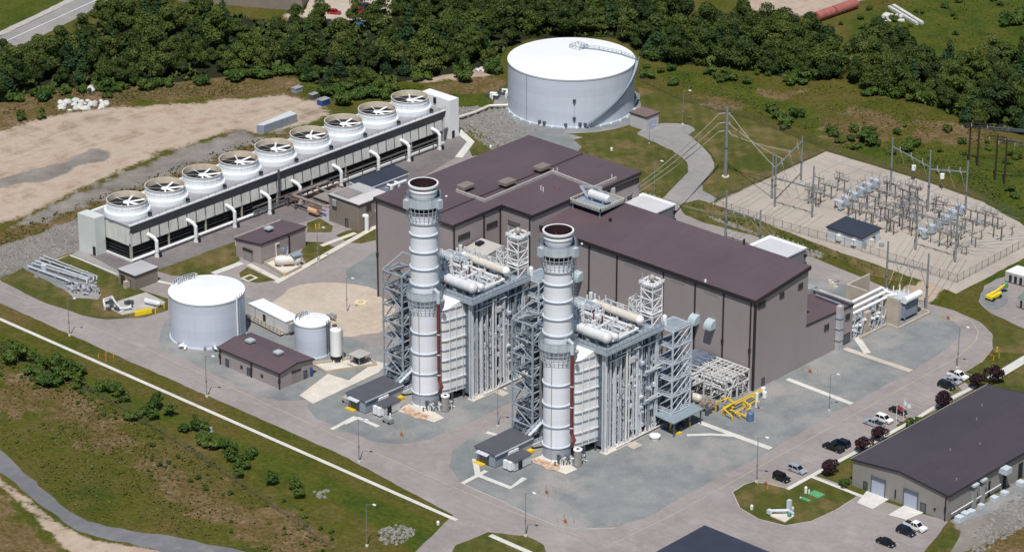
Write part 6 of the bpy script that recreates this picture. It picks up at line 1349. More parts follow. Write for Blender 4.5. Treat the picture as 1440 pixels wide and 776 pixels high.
MB().prism(GP([(1083, 726), (1104, 735), (1117, 726), (1098, 718)]), 0, .35).build('slab', 'conc', t); m = MB().path([(q[0]-2.4, q[1]-2.2, .3), (q[0]-2.4, q[1]-2.2, 1.2), (q[0]+.6, q[1]+.6, 1.3), (q[0]+1.4, q[1]+1.6, .3)], .35, 8).cbox(q[0]-2.6, q[1]-2.3, .4, 1, 1, 1).cbox(q[0]+.1, q[1]+1.6, .4, .9, .9, 3.0); m.build('pipe', 'lsteel', t); MB().cbox(q[0]+1.6, q[1]-.2, .35, .8, .7, .9).build('valve', pm('teal', (.08, .30, .26), .1, .6, .5), t); MB().cyl((q[0]-.3, q[1]+2.6, 0), (q[0]-.3, q[1]+2.6, .9), .9, n=14).build('round_lid', 'path', t)
for px, dx, dy, lab in (((1148, 696), 3.2, 2.6, 'large green ground cover on the lawn island'), ((1133, 703), 2.6, .9, 'narrow green ground cover on the lawn island')):
    q = G(*px); t = thing('ground_cover', lab, 'utility cover', q); MB().cbox(q[0], q[1], .02, dx, dy, .35).build('lid', 'green', t); MB().cbox(q[0]-dx*.5, q[1]-dy*.3, .02, .3, .3, 1.2 if dx > 3 else .5).build('vent', 'white', t)
for px, lab, h in (((1133, 693), 'white pipe post on the lawn island by the green cover', 1.4), ((1057, 716), 'pale round marker post on the lawn island', .9), ((616, 737), 'small white marker on the lower lawn', .6), ((860, 212), 'white round vent on the lawn behind the rear hall', .7), ((690, 208), 'white round vent on the grass beside the rear hall', .5)):
    q = G(*px); tag(MB().cyl(q, (q[0], q[1], h), .35, n=10).ball((q[0], q[1], h), .4, 10, 5).build('vent_post', 'white', origin=q), lab, 'vent post')
# flags
for px, lab, mt in (((1260, 597), 'flagpole with red flag beside the parked cars', pm('red_flag', (.40, .05, .06), .2, 2., .8)), ((1270, 592), 'flagpole with white flag beside the parked cars', pm('white_flag', (.75, .75, .76), .05, 2., .8))):
    q = G(*px); t = thing('flagpole', lab, 'flagpole', q); MB().cyl(q, (q[0], q[1], 5.6), .09, .06, 8).ball((q[0], q[1], 5.65), .12, 8, 4).build('pole', 'white', t); m = MB(); n = 8
    vs = [(q[0]+.1+i*.26, q[1]+.18*math.sin(i*1.1), 5.5-j*1.1-.05*i) for j in (0, 1) for i in range(n)]; m.add(vs+[(x, y+.02, z) for x, y, z in vs], [(i, i+1, i+1+n, i+n) for i in range(n-1)]+[(i+n+2*n, i+1+n+2*n, i+1+2*n, i+2*n) for i in range(n-1)]); m.build('flag', mt, t)
# left lawn pipework
T = thing('pipe_manifold', 'bundle of grey above ground pipes on the left lawn gravel', 'pipework', (-90, -86, 0)); m, m2 = MB(), MB()
for k in range(5):
    a, b = G(40+k*5.5, 378-k*3.6), G(118+k*4.6, 400-k*2.0+(k == 0)*6); m.path([(a[0], a[1], .2), (a[0], a[1], .8+.2*(k % 2)), (b[0], b[1], .8+.2*(k % 2)), (b[0]+1, b[1]-1, .3)], (.34, .26, .38, .26, .22)[k], 10)
    for f in (.2, .5, .8): m2.cbox(a[0]+(b[0]-a[0])*f, a[1]+(b[1]-a[1])*f, 0, .5, .9, 1.)
for k in range(16): q = G(rs.uniform(96, 138), rs.uniform(398, 416)); m.path([(q[0], q[1], .1), (q[0], q[1], rs.uniform(.8, 1.6)), (q[0]+rs.uniform(-2, 2), q[1]+rs.uniform(-2, 2), rs.uniform(.8, 1.6))], rs.uniform(.14, .28), 8); m2.lathe([(.5, 0), (.5, .2), (.1, .2)], (q[0], q[1], rs.uniform(1, 2)), 10)
m.build('pipe', pm('grey_pipe', (.42, .45, .49), .1, .6, .45), T, smooth=True); m2.build('support', 'grey', T); q = G(62, 381); MB().cyl((q[0], q[1], .1), (q[0], q[1], 1.9), .8, n=12).build('pig_receiver', 'lsteel', T)
T = thing('pump_skid', 'grey pump skid at the edge of the left concrete slab', 'pump skid', G(165, 430)); m, m2 = MB(), MB()
a = [G(148, 436), G(146, 428), G(158, 424), G(170, 438), G(185, 436)]; m.path([(x, y, .9) for x, y, z in a], .32, 8).path([(x, y, .1 if i in (0, 3) else 1.5) for i, (x, y, z) in enumerate(a)], .22, 8)
for k in range(12): q = G(rs.uniform(148, 190), rs.uniform(426, 438)); m2.cbox(q[0], q[1], .05, .8, .8, rs.uniform(.5, 1.4))
m.build('pipe', 'pipe', T, smooth=True); m2.build('pump', 'dsteel', T)
q = G(214, 429); T = thing('filter_vessel', 'white horizontal filter vessel on the left slab end', 'vessel', q); MB().cyl((q[0]-2, q[1]-.6, 1), (q[0]+2.2, q[1]+.4, 1), .75, n=14).ball((q[0]+2.2, q[1]+.4, 1), .75, 12, 6).build('shell', 'pipe', T, smooth=True); MB().cbox(q[0]-1.2, q[1], 0, .4, 1, .6).cbox(q[0]+1.2, q[1], 0, .4, 1, .6).build('saddle', 'dsteel', T)
# propane vessel
q = G(403, 377); T = thing('propane_vessel', 'white horizontal propane vessel on saddles beside the taupe pump building', 'vessel', q); c = (q[0]-.5, q[1]+.5)
MB().cyl((c[0]-1.6, c[1]-1.4, 2.0), (c[0]+1.5, c[1]+2.6, 2.0), 1.35, n=20).ball((c[0]-1.6, c[1]-1.4, 2.), 1.35, 16, 8).ball((c[0]+1.5, c[1]+2.6, 2.), 1.35, 16, 8).build('shell', pm('vessel_cream', (.68, .65, .60), .05, .4, .4), T, smooth=True)
MB().cbox(c[0]-1.2, c[1]-1, .2, 1.6, .5, 1).cbox(c[0]+1.1, c[1]+2, .2, 1.6, .5, 1).build('saddle', 'white', T); MB().prism(GP([(372, 372), (400, 389), (424, 377), (396, 362)]), 0, .3).build('plinth', 'conc', T); m = MB()
for a, b in zip([(372, 372), (400, 389), (424, 377), (396, 362)], [(400, 389), (424, 377), (396, 362), (372, 372)]): m.beam((*G(*a)[:2], .5), (*G(*b)[:2], .5), .3, .8)
m.build('bund_wall', 'tan', T); MB().path([(c[0], c[1], 3.3), (c[0]-.4, c[1]+1, 4.6), (c[0]-2, c[1]+2.4, 4.8)], .2, 6).cbox(c[0]-1.6, c[1]+.4, 4.2, 1.2, .8, .9).build('regulator', 'steel', T); MB().prism([(c[0]+.2, c[1]+.8), (c[0]+2.6, c[1]+.4), (c[0]+3.2, c[1]+3.4), (c[0]+.8, c[1]+3.8)], 3.6, 3.75).build('shade_roof', 'bluegrey', T)
# yellow marker, sand yard bits, switch skid at left shed
q = G(507, 426); T = thing('valve_pit', 'pale hexagonal valve pit on the tan sandy yard', 'valve pit', q); MB().cyl(q, (q[0], q[1], .3), 1.9, n=6).build('slab', pm('pit_yellow', (.66, .54, .34), .1, .6, .8), T); MB().cyl((q[0], q[1], .3), (q[0], q[1], .5), .7, n=10).build('lid', 'tan', T)
q = G(465, 449); T = thing('pump_set', 'small rusty pump set behind the small white tank', 'pump', q); m = MB().cyl((q[0]-1.4, q[1], .8), (q[0]+1.4, q[1], .8), .5, n=10).cbox(q[0], q[1]+1, .05, 1.6, 1, 1.2); m.build('motor', 'grey', T); MB().path([(q[0]-2.4, q[1]-.6, .7), (q[0], q[1]-.8, 1.5), (q[0]+2, q[1], .5)], .2, 6).build('pipe', MATS['brown_pipe'], T)
for px, lab in (((489, 566), 'tan wheeled generator beside the rear equipment shed'), ((546, 594), 'grey transformer pad box beside the rear analyser cabin')):
    q = G(*px); T = thing('generator', lab, 'generator', q); MB().cbox(q[0], q[1], .3, 2.6, 1.4, 1.1).build('housing', 'tan' if px[0] < 500 else 'grey', T); m = MB().cyl((q[0]-.9, q[1]-.8, .35), (q[0]-.9, q[1]+.8, .35), .35, n=10).cyl((q[0]+.9, q[1]-.8, .35), (q[0]+.9, q[1]+.8, .35), .35, n=10); m.build('wheel', 'rubber', T); MB().cyl((q[0]+.4, q[1]+.3, 1.4), (q[0]+.4, q[1]+.3, 2.6), .18, n=8).build('exhaust', 'white', T)
# big tank feed pipe and contractor yard
T = thing('feed_pipe', 'long white pipe from the cooling tower end to the huge tank', 'pipe', (-85, 85, 0)); m = MB(); pts = [G(x, y)[:2] for x, y in ((645, 170), (668, 163), (688, 154), (714, 153))]; m.path([(x, y, 1.2) for x, y in pts], .42, 10); m.build('tube', 'cream', T, smooth=True); m = MB()
for x, y in pts: m.beam((x, y, 0), (x, y, 1), .4)
m.build('support', 'conc', T)
q = G(707, 135); T = thing('pump_station', 'cluster of white pumps at the left side of the huge tank', 'pump station', q); m = MB()
for k in range(9): x, y = q[0]+rs.uniform(-2.5, 2.5), q[1]+rs.uniform(-5, 4); m.path([(x, y, .1), (x, y, 1.6), (x+1.6, y+1, 1.6)], .3, 8)
m.build('pipe', 'white', T); m = MB()
for k in range(7): m.cbox(q[0]+rs.uniform(-3, 3), q[1]+rs.uniform(-5, 4), .05, 1.4, 1, rs.uniform(.8, 1.8))
m.build('pump', 'dsteel', T)
for pts, h, lab in (([(1413, 396), (1442, 404), (1458, 396), (1430, 388)], 3.0, 'white roofed contractor cabin at the right picture edge'), ([(1430, 432), (1452, 440), (1466, 428), (1444, 420)], 2.8, 'small green roofed cabin at the right picture edge')):
    p = GP(pts); T = thing('site_cabin', lab, 'cabin', (*p[0], 0)); MB().prism(p, .3, h).build('wall', pm('cabin_pale', (.42, .41, .40), .1, .5, .6), T); MB().prism(p, h+.01, h+.22).build('roof', 'white' if h == 3 else pm('green_roof', (.16, .22, .20), .1, .5, .6), T); m = MB()
    for f in (.2, .45, .7): m.prism([(p[0][0]+(p[1][0]-p[0][0])*(f+o), p[0][1]+(p[1][1]-p[0][1])*(f+o)-d) for o, d in ((0, 0), (0, .12), (.12, .12), (.12, 0))], .5, 2.4)
    m.build('window', 'dark', T); MB().prism([(x, y) for x, y in p], 0, .28).build('skirt', 'dark', T)
q = G(1397, 420); T = thing('boom_lift', 'yellow wheeled boom lift parked on the contractor yard', 'boom lift', q)
MB().cbox(q[0], q[1], .7, 2.2, 4.6, .8).build('chassis', pm('lift_yellow', (.80, .62, .03), .08, .8, .5), T); MB().beam((q[0]+.2, q[1]-2, 1.7), (q[0]-.2, q[1]+5.4, 2.3), .5, .45).build('boom', MATS['lift_yellow'], T)
for dx in (-1.1, 1.1):
    for dy in (-1.6, 1.6): MB().cyl((q[0]+dx-.2, q[1]+dy, .55), (q[0]+dx+.2, q[1]+dy, .55), .55, n=14).build('wheel', 'rubber', T)
MB().cbox(q[0]-.4, q[1]+5.8, 1.4, 1.4, 1.2, 1.2).build('basket', 'green', T)
# wooden H frame poles
for k, (px, h, lab) in enumerate((((1362, 229), 12.5, 'dark wooden pole, leftmost of four at the right meadow'), ((1374, 233), 14, 'dark wooden pole, second from left of four at the right meadow'), ((1399, 253), 14.2, 'dark wooden pole, third from left of four at the right meadow'), ((1412, 259), 14.2, 'dark wooden pole, rightmost of four at the right meadow'))):
    q = G(*px); T = thing('utility_pole', lab, 'pole', q, 'wooden poles on the right meadow'); MB().cyl(q, (q[0], q[1], h), .34, .24, 10).build('shaft', 'wood', T); MB().beam((q[0]-2.4, q[1]-1, h-.6), (q[0]+2.4, q[1]+1, h-.6), .26, .36).build('cross_arm', 'wood', T); m = MB()
    for f in (-2.2, 0, 2.2): m.cyl((q[0]+f, q[1]+f*.42, h-.6), (q[0]+f, q[1]+f*.42, h-1.9), .14, n=6)
    m.build('insulator', 'insul', T)
T = thing('distribution_lines', 'dark wires running right from the wooden poles', 'wires', G(1412, 200, 10)); m = MB()
for px, h in (((1362, 229), 12), ((1374, 233), 13.4), ((1399, 253), 13.6), ((1412, 259), 13.6)):
    q = G(*px)
    for f in (-2.2, 0, 2.2): wire(m, (q[0]+f, q[1]+f*.42, h-.8), (q[0]+f+45, q[1]+f*.42+44, h-.8), 2, .07)
m.build('conductor', 'dsteel', T)
# fallen red tank, beams and boulders
a, b = G(1147, 31), G(1202, 12); T = thing('scrap_tank', 'long faded red steel cylinder lying on the hillside', 'tank', a)
mid = [(a[0]+(b[0]-a[0])*f, a[1]+(b[1]-a[1])*f, 1.7) for f in (0, .42, .45, 1)]; MB().cyl(mid[0], mid[1], 1.75, n=20).cyl(mid[2], mid[3], 1.75, n=20).build('shell', 'redtank', T, smooth=True); MB().cyl(mid[1], mid[2], 1.55, n=20).build('joint', 'rust', T)
T = thing('concrete_beams', 'pair of long pale concrete beams lying on the hillside', 'beam stack', G(1270, 20)); MB().beam((*G(1256, 10)[:2], .5), (*G(1297, 35)[:2], .5), 1.2, .9).build('beam', 'rock', T); MB().beam((*G(1250, 12)[:2], .5), (*G(1290, 36)[:2], .5), .9, .9).build('beam', 'rock', T)
def rock(mb, p, r):
    o = len(mb.v); mb.ball((p[0], p[1], p[2]), r, 7, 5, .7)
    sx, sy = rs.uniform(.7, 1.4), rs.uniform(.7, 1.4)
    for i in range(o, len(mb.v)): x, y, z = mb.v[i]; k = rs.uniform(.8, 1.15); mb.v[i] = (p[0]+(x-p[0])*sx*k, p[1]+(y-p[1])*sy*k, p[2]+(z-p[2])*k)
    return mb
RK = [rock(MB(), (0, 0, .3), 1.) for _ in range(4)]; RM = []
for i, (x, y) in enumerate([(rs.uniform(84, 150), rs.uniform(140, 157)) for _ in range(46)]+[(rs.uniform(1235, 1270), rs.uniform(22, 32)) for _ in range(14)]+[(rs.uniform(655, 700), rs.uniform(96, 103)) for _ in range(9)]):
    q = G(x, y); grp = 'white boulders on the tan field' if x < 200 else ('pale rubble lumps on the far hillside' if x > 1000 else 'buff rocks at the wood edge left of the huge tank')
    if i < 4: o = RK[i].build('boulder', 'rock', smooth=True); RM.append(o); o.location = q
    else: o = RM[i % 4].copy(); COL.objects.link(o); o.location = q
    s = rs.uniform(.6, 1.35); o.scale = (s, s, s); o.rotation_euler = (0, 0, rs.uniform(0, 6))
    tag(o, {'w': 'white boulder in the rock pile on the tan field', 'p': 'pale rubble lump on the far hillside', 'b': 'buff rock at the wood edge left of the huge tank'}[grp[0]], 'boulder', grp)
q = G(128, 129); tag(rock(MB(), (0, 0, .5), 2.1).build('boulder', 'rock'), 'single large pale rock slab behind the white rock pile', 'boulder').location = q
for px, s, lab, mt in (((455, 147), 1.3, 'dark blue skip like box at the wood edge beyond the cooling tower', 'blue'), ((418, 130), 1.2, 'grey scrap stack at the far edge of the tan field', 'grey'), ((441, 138), 1., 'dark scrap box at the far edge of the tan field', 'dsteel')):
    q = G(*px); T = thing('scrap_bin', lab, 'bin', q); MB().cbox(q[0], q[1], .1, 1.8*s, 2.6*s, 1.3*s).build('body', mt, T); MB().cbox(q[0], q[1], 1.3*s+.1, 2.0*s, 2.8*s, .15).build('rim', 'grey', T)
# ------------------------------------------------------------------ cars
CP = {}
def paint(n, c, metal=.2):
    m = pm('paint_'+n, c, .03, 1., .28, metal); return m
def car(kind, label, col, px, rz, dx=0):
    q = G(*px); t = thing('parked_'+kind, label, 'car' if kind in ('suv', 'sedan') else ('pickup' if kind == 'pickup' else 'jeep'), q, 'cars parked on the plant car parks')
    L, W, H = dict(suv=(4.7, 1.88, 1.75), sedan=(4.7, 1.82, 1.45), pickup=(5.6, 1.98, 1.85), jeep=(4.3, 1.85, 1.9))[kind]; h = L/2; w = W/2; zb = .32
    belt = dict(suv=1.02, sedan=.92, pickup=1.12, jeep=1.1)[kind]; hood = belt-.06
    prof = [(-h, zb+.15), (-h+.12, zb), (h-.12, zb), (h, zb+.2), (h-.03, hood-.15), (h-.25, hood), (h*.42, belt), (-h+.1, belt), (-h, belt-.12)]
    n = len(prof); m = MB(); y0, y1 = -w, w
    vs = [(x, y0*(1 if z < .9 else .96), z) for x, z in prof]+[(x, y1*(1 if z < .9 else .96), z) for x, z in prof]
    m.add(vs, [tuple(range(n)), tuple(range(2*n-1, n-1, -1))]+[(i+n, (i+1) % n+n, (i+1) % n, i) for i in range(n)])
    if kind == 'pickup': m.box(-h+.1, -.55, -w*.93, -w*.86, belt, belt+.1)
    m.build('body', col, t, origin=(0, 0, 0))
    cab = dict(suv=[(-h+.12, belt), (-h+.45, H), (.35, H), (1.15, belt)], sedan=[(-h+.75, belt), (-1.0, H), (.35, H), (1.2, belt)], pickup=[(-.75, belt), (-.6, H), (.75, H), (1.45, belt)], jeep=[(-h+.08, belt), (-h+.15, H), (.45, H), (.78, belt)])[kind]
    def cabin(g, z0, z1, sc): 
        out = []
        for x, z in g: out.append((x, z))
        return out
    g = MB(); wt, wb = w*.82, w*.94; a, b, c, d = cab
    for s in (1,): g.add([(a[0], -wb, a[1]), (d[0], -wb, d[1]), (c[0], -wt, c[1]-.06), (b[0], -wt, b[1]-.06), (a[0], wb, a[1]), (d[0], wb, d[1]), (c[0], wt, c[1]-.06), (b[0], wt, b[1]-.06)], [(0, 1, 2, 3), (7, 6, 5, 4), (1, 5, 6, 2), (0, 3, 7, 4), (3, 2, 6, 7)])
    g.build('window', 'glass', t, origin=(0, 0, 0))
    m = MB().box(b[0]-.05, c[0]+.08, -wt-.02, wt+.02, H-.08, H); k = (b[0]+c[0])/2
    for x0, x1 in ((a, b), (d, c), ((k, belt), (k, H))):
        for s in (-1, 1): m.beam((x0[0], s*(wb+.01), x0[1]), (x1[0], s*(wt+.01), x1[1]-.03), .12, .09)
    m.build('roof', col, t, origin=(0, 0, 0))
    if kind == 'pickup': MB().box(-h+.15, -.85, -w*.84, w*.84, belt+.003, belt+.04).build('cargo_bed', 'dark', t, origin=(0, 0, 0))
    if kind == 'jeep': MB().cyl((-h-.22, 0, 1.), (-h, 0, 1.), .38, n=14).build('spare_wheel', 'rubber', t, origin=(0, 0, 0))
    for x in (-h*.6, h*.62):
        for s in (-1, 1):
            wl = MB().cyl((x, s*(w-.22), .35), (x, s*(w+.02), .35), .37, n=16).build('wheel', 'rubber', t, origin=(0, 0, 0)); MB().cyl((x, s*(w+.021), .35), (x, s*(w+.035), .35), .22, n=12).build('rim', 'chrome', wl, origin=(0, 0, 0))
    for s in (-1, 1): MB().box(h-.08, h+.015, s*w*.72-.2, s*w*.72+.2, .66, .84).build('headlight', 'white', t, origin=(0, 0, 0)); MB().box(-h-.015, -h+.06, s*w*.8-.12, s*w*.8+.12, .7, .95).build('tail_light', 'orange', t, origin=(0, 0, 0))
    t.rotation_euler = (0, 0, rz)
black, navy, silver, white, dgreen = paint('black', (.012, .013, .016)), paint('navy', (.012, .02, .045)), paint('silver', (.48, .52, .58), .4), paint('white', (.80, .80, .80), 0), paint('charcoal', (.012, .018, .022))
for kind, label, col, px, rz in (
 ('jeep', 'black boxy jeep parked at the lawn island end of the car park', black, (1099, 675), 0), ('suv', 'silver estate car parked next to the black jeep', silver, (1121, 663), 0), ('pickup', 'black pickup parked left of the dark blue car, near the purple bush', black, (1172, 632), math.pi), ('suv', 'dark navy car parked beside the black pickup', navy, (1183, 626), math.pi),
 ('pickup', 'silver pickup parked nearest the two purple shrubs', silver, (1229, 598), math.pi), ('suv', 'white car parked between the silver pickup and the flagpoles', white, (1243, 592), 0), ('sedan', 'dark charcoal car parked behind the flagpoles', dgreen, (1263, 580), 0), ('suv', 'dark green black car at the far end beside a pale blue car', dgreen, (1331, 545), 0), ('sedan', 'pale blue silver car squeezed between a dark car and the white pickup', silver, (1339, 538), 0), ('pickup', 'white pickup at the far end of the car park by the lamp', white, (1347, 531), 0),
 ('pickup', 'white pickup parked beside the workshop roller doors', white, (1287, 743), 0), ('suv', 'dark navy car parked next to the white pickup at the workshop', navy, (1274, 750), 0), ('sedan', 'black car cut by the lower picture edge near the workshop', black, (1246, 765), 0)): car(kind, label, col, px, rz)
for px, lab, c in (((470, 20), 'red car in the lot behind the woodland', paint('red', (.45, .02, .03))), ((505, 18), 'bright red van in the lot behind the woodland', paint('red', (.45, .02, .03))), ((510, 40), 'blue white car glimpsed among the far trees', paint('blue', (.05, .2, .5)))): car('suv', lab, c, px, .5)
# ------------------------------------------------------------------ vegetation
def crown_mesh(name, nl, lobes, leaf, mat, seed, squash=.8, shell=.55):
    """leaf-sized faces spread through several irregular lobes"""
    g = np.random.default_rng(seed); L = np.array([l[:3] for l in lobes]); Rr = np.array([l[3] for l in lobes])
    w = Rr**2; k = g.choice(len(lobes), nl, p=w/w.sum()); d = g.normal(size=(nl, 3)); d /= np.linalg.norm(d, axis=1)[:, None]
    d[:, 2] = np.where((d[:, 2] < -.3) & (g.random(nl) < .6), -d[:, 2], d[:, 2])
    rad = Rr[k]*(shell+(1.08-shell)*g.random(nl)**.6); c = L[k]+d*rad[:, None]*np.array([1, 1, squash])
    nrm = d+g.normal(size=(nl, 3))*.55; nrm[:, 2] += .35; nrm /= np.linalg.norm(nrm, axis=1)[:, None]
    a = np.cross(nrm, g.normal(size=(nl, 3))); a /= np.linalg.norm(a, axis=1)[:, None]; b = np.cross(nrm, a)
    s = leaf*(.6+.8*g.random(nl))[:, None]
    V = np.stack([c-a*s, c-b*s*.7+a*s*.15, c+a*s, c+b*s*.7-a*s*.1], 1).reshape(-1, 3)
    me = bpy.data.meshes.new(name); me.from_pydata(V.tolist(), [], np.arange(nl*4).reshape(-1, 4).tolist()); me.materials.append(mat); me.update(); return me
def trunk_mb(h, r, lobes, n=7):
    m = MB().cyl((0, 0, -.1), (.1, .05, h*.55), r, r*.65, n, False).cyl((.1, .05, h*.55), (.15, 0, h*.85), r*.65, r*.25, n, False)
    for l in lobes[:6]: m.cyl((.05, .02, h*.38), (l[0]*.8, l[1]*.8, l[2]), r*.4, r*.1, 5, False)
    return m
def make_tree(name, label, cat, h, spread, nlobes, nl, leaf, mat, seed, kind='broad', group=None, shell=.5):
    g = random.Random(seed); lobes = []
    if kind == 'broad':
        for i in range(nlobes):
            a = g.uniform(0, 6.28); q = spread*math.sqrt(g.random())*.62; z = h*(.24+.58*g.random()*(1-.5*q/spread)); lobes.append((q*math.cos(a), q*math.sin(a), z, spread*g.uniform(.26, .46)))
        lobes.append((0, 0, h*.80, spread*.38))
    elif kind == 'pine':
        for i in range(nlobes): f = i/(nlobes-1); a = g.uniform(0, 6.28); q = spread*.35*(1-f); lobes.append((q*math.cos(a), q*math.sin(a), h*(.12+.82*f), spread*(.78*(1-f)+.16)))
    else:
        for i in range(nlobes): a = g.uniform(0, 6.28); q = spread*.6*math.sqrt(g.random()); lobes.append((q*math.cos(a), q*math.sin(a), h*g.uniform(.3, .62), spread*g.uniform(.3, .5)))
    t = thing(name, label, cat, (0, 0, 0), group)
    trunk_mb(h, max(.08, h*.022), lobes).build('trunk', 'bark', t, smooth=True)
    o = bpy.data.objects.new('crown', crown_mesh(name+'_crown', nl, lobes, leaf, M[mat], seed, .8, shell)); COL.objects.link(o); o.parent = t; o['_o'] = [0, 0, 0]
    return t
USED = set()
def plant(o, loc, rz, sc, label, group):
    if o.name not in USED: USED.add(o.name); o.location = loc; o.rotation_euler = (0, 0, rz); o.scale = sc if hasattr(sc, '__len__') else (sc,)*3; o['label'] = label; o['group'] = group; return o
    return dup(o, loc, rz, label, group, sc)
OAK = [make_tree('oak_tree', '-', 'tree', (9.6, 10.6, 11.4, 10.2, 9.0, 12)[i], (5.9, 5.2, 6.2, 4.6, 5.6, 5.)[i], (9, 14, 11, 8, 16, 10)[i], 4400, .30, 'leaf', 10+i, 'broad') for i in range(6)]
PALE = [make_tree('ash_tree', '-', 'tree', 9.4, 4.6, 8, 2400, .27, 'pale', 30+i, 'broad', None, .35) for i in range(3)]
PINE = [make_tree('pine_tree', '-', 'tree', 10.8, 3.2, 8, 1500, .36, 'pine', 40+i, 'pine') for i in range(2)]
BUSH = [make_tree('bush', '-', 'shrub', 2.4, 1.9, 6, 560, .24, 'leaf2', 60+i, 'bush') for i in range(3)]
FIR = [make_tree('small_tree', '-', 'tree', 3.5, 1.7, 8, 1100, .17, 'leaf2', 70+i, 'broad') for i in range(3)]
PLUM = make_tree('purple_plum_tree', '-', 'tree', 4.6, 2.6, 11, 1700, .2, 'plum', 80, 'broad')
def inside(p, poly):
    c = False
    for (ax, ay), (bx, by) in zip(poly, poly[1:]+poly[:1]):
        if (ay > p[1]) != (by > p[1]) and p[0] < (bx-ax)*(p[1]-ay)/(by-ay)+ax: c = not c
    return c
rs = random.Random(5); WP = [GP(w) for w in WOODS]; cand = []
st = 7.0
for ix in range(-60, 20):
    x = ix*st*.999
    if x < -340 or x > 90: continue
    for iy in range(-8, 56):
        p = (x+rs.uniform(-3.2, 3.2), iy*st+rs.uniform(-3.2, 3.2)+(ix % 2)*4)
        for k, w in enumerate(WP):
            if inside(p, w): cand.append((k, p)); break
sel = []
for k, p in cand:
    u, v = px_of((p[0], p[1], 4))
    if (240 < u < 450 and v < 52 and rs.random() < .62) or (440 < u < 560 and v < 66 and rs.random() < .55): continue
    if -25 < u < 1465 and v > -28: sel.append((k, p, u, v))
print('trees', len(sel))
sel.sort(key=lambda s: -s[3]); rest = sel[292:]; sel = sel[:292]
for i, (k, p, u, v) in enumerate(sel):
    pine = rs.random() < (.16 if k == 0 and u < 700 else .10); pale = not pine and rs.random() < .2; o = rs.choice(PINE if pine else PALE if pale else OAK); s = rs.uniform(.6, 1.25)
    if k == 0 and 420 < u < 620 and v > 90: s *= .6
    zone = ('woodland behind the cooling tower' if u < 660 else 'woodland behind the huge tank') if k == 0 else ('right hand wood beyond the meadow' if k == 1 else 'wood on the hillside below the red cylinder')
    lab = ('narrow dark pine tree in the ' if pine else 'pale open crowned tree in the ' if pale else 'round broadleaf tree in the ')+zone
    plant(o, (p[0], p[1], 0), rs.uniform(0, 6.28), (s*rs.uniform(.9, 1.12), s*rs.uniform(.9, 1.12), s*rs.uniform(.85, 1.15)), lab, ('pines' if pine else 'pale trees' if pale else 'trees')+' of the '+zone)
# wood edge shrubs and lone bushes, placed from the survey
def bushes(pts, label, group, sizes=(.8, 1.4), protos=BUSH, cat=None):
    for i, (x, y) in enumerate(pts):
        s = rs.uniform(*sizes); o = plant(rs.choice(protos), G(x, y), rs.uniform(0, 6.28), (s, s*rs.uniform(.85, 1.2), s*rs.uniform(.8, 1.15)), label, group)
bushes([(rs.uniform(425, 560), 118+rs.uniform(-8, 24)) for _ in range(16)]+[(rs.uniform(560, 700), 112+rs.uniform(-14, 4)) for _ in range(10)], 'leafy shrub at the wood edge between cooling tower and huge tank', 'wood edge shrubs by the huge tank', (1.1, 2.1))
bushes([(x, 143-.095*x+rs.uniform(-5, 3)) for x in [rs.uniform(0, 425) for _ in range(40)]], 'leafy shrub along the wood edge behind the tan field', 'wood edge shrubs behind the tan field', (1.0, 2.0))
bushes([(478, 148), (490, 141), (508, 138), (520, 136)], 'grey green shrub just behind the far cooling fans', 'shrubs behind the cooling fans', (1.5, 2.2))
bushes([(30, 162), (60, 158), (60, 168), (32, 170), (100, 142), (150, 138)], 'small shrub near the white rock pile', 'shrubs by the rock pile', (.7, 1.1))
bushes([(rs.uniform(900, 1180), 108+rs.uniform(-10, 12)) for _ in range(22)]+[(908, 96), (905, 78), (915, 84)], 'shrub along the meadow side of the hillside wood', 'shrubs along the hillside wood', (.8, 1.7))
bushes([(1094, 168), (1108, 172), (1122, 166), (1106, 182), (1100, 176), (1088, 158)], 'clump shrub in the middle of the meadow', 'shrub clump on the meadow', (1.3, 1.8))
bushes([(1222, 203)], 'round dark shrub alone on the meadow behind the substation', 'lone meadow shrub', (2.1, 2.2))
bushes([(1275, 212), (1282, 206)], 'spreading shrub near the back beam poles', 'shrubs near the back poles', (1.5, 1.7))
bushes([(x, 172+rs.uniform(0, 1)*(28+.26*(x-1160))) for x in [rs.uniform(1165, 1440) for _ in range(30)]]+[(rs.uniform(1180, 1440), rs.uniform(2, 60)) for _ in range(22)]+[(1428, 278), (1436, 292), (1420, 270)], 'low shrub scattered over the right hand meadow', 'scattered meadow shrubs', (.5, 1.2))
bushes([(x, y+rs.uniform(-4, 6)) for x, y in [(1215+i*9, 131+max(0, i-3)*1.55) for i in range(26)]], 'shrub along the front of the right hand wood', 'shrubs in front of the right wood', (1.0, 1.9))
bushes([(1415, 36), (1430, 34), (1440, 30)], 'dark rounded shrub in the top right corner', 'corner shrubs', (2.2, 2.6))
bushes([(60, 535), (72, 540), (85, 528), (48, 528), (66, 520), (25, 510), (40, 505), (100, 530)], 'dense dark shrub in the thicket at far lower left', 'lower left thicket', (1.5, 2.3))
bushes([(112, 545), (165, 560), (172, 566), (215, 590), (240, 585), (222, 575), (275, 604), (290, 610), (318, 640), (330, 646)], 'small dark rounded tree on the weedy slope along the wire fence', 'small trees on the slope', (1.1, 1.6), FIR)
bushes([(286, 622), (296, 632), (314, 628), (332, 652), (345, 650), (352, 644), (200, 582), (190, 590), (262, 606), (160, 552), (144, 548)], 'bright green shrub beside the wire fence on the slope', 'slope shrubs', (.9, 1.5))
bushes([(335, 672), (345, 660), (380, 682), (420, 700), (417, 690)], 'small rounded tree near the lower end of the slope', 'lower slope trees', (1.1, 1.5), FIR)
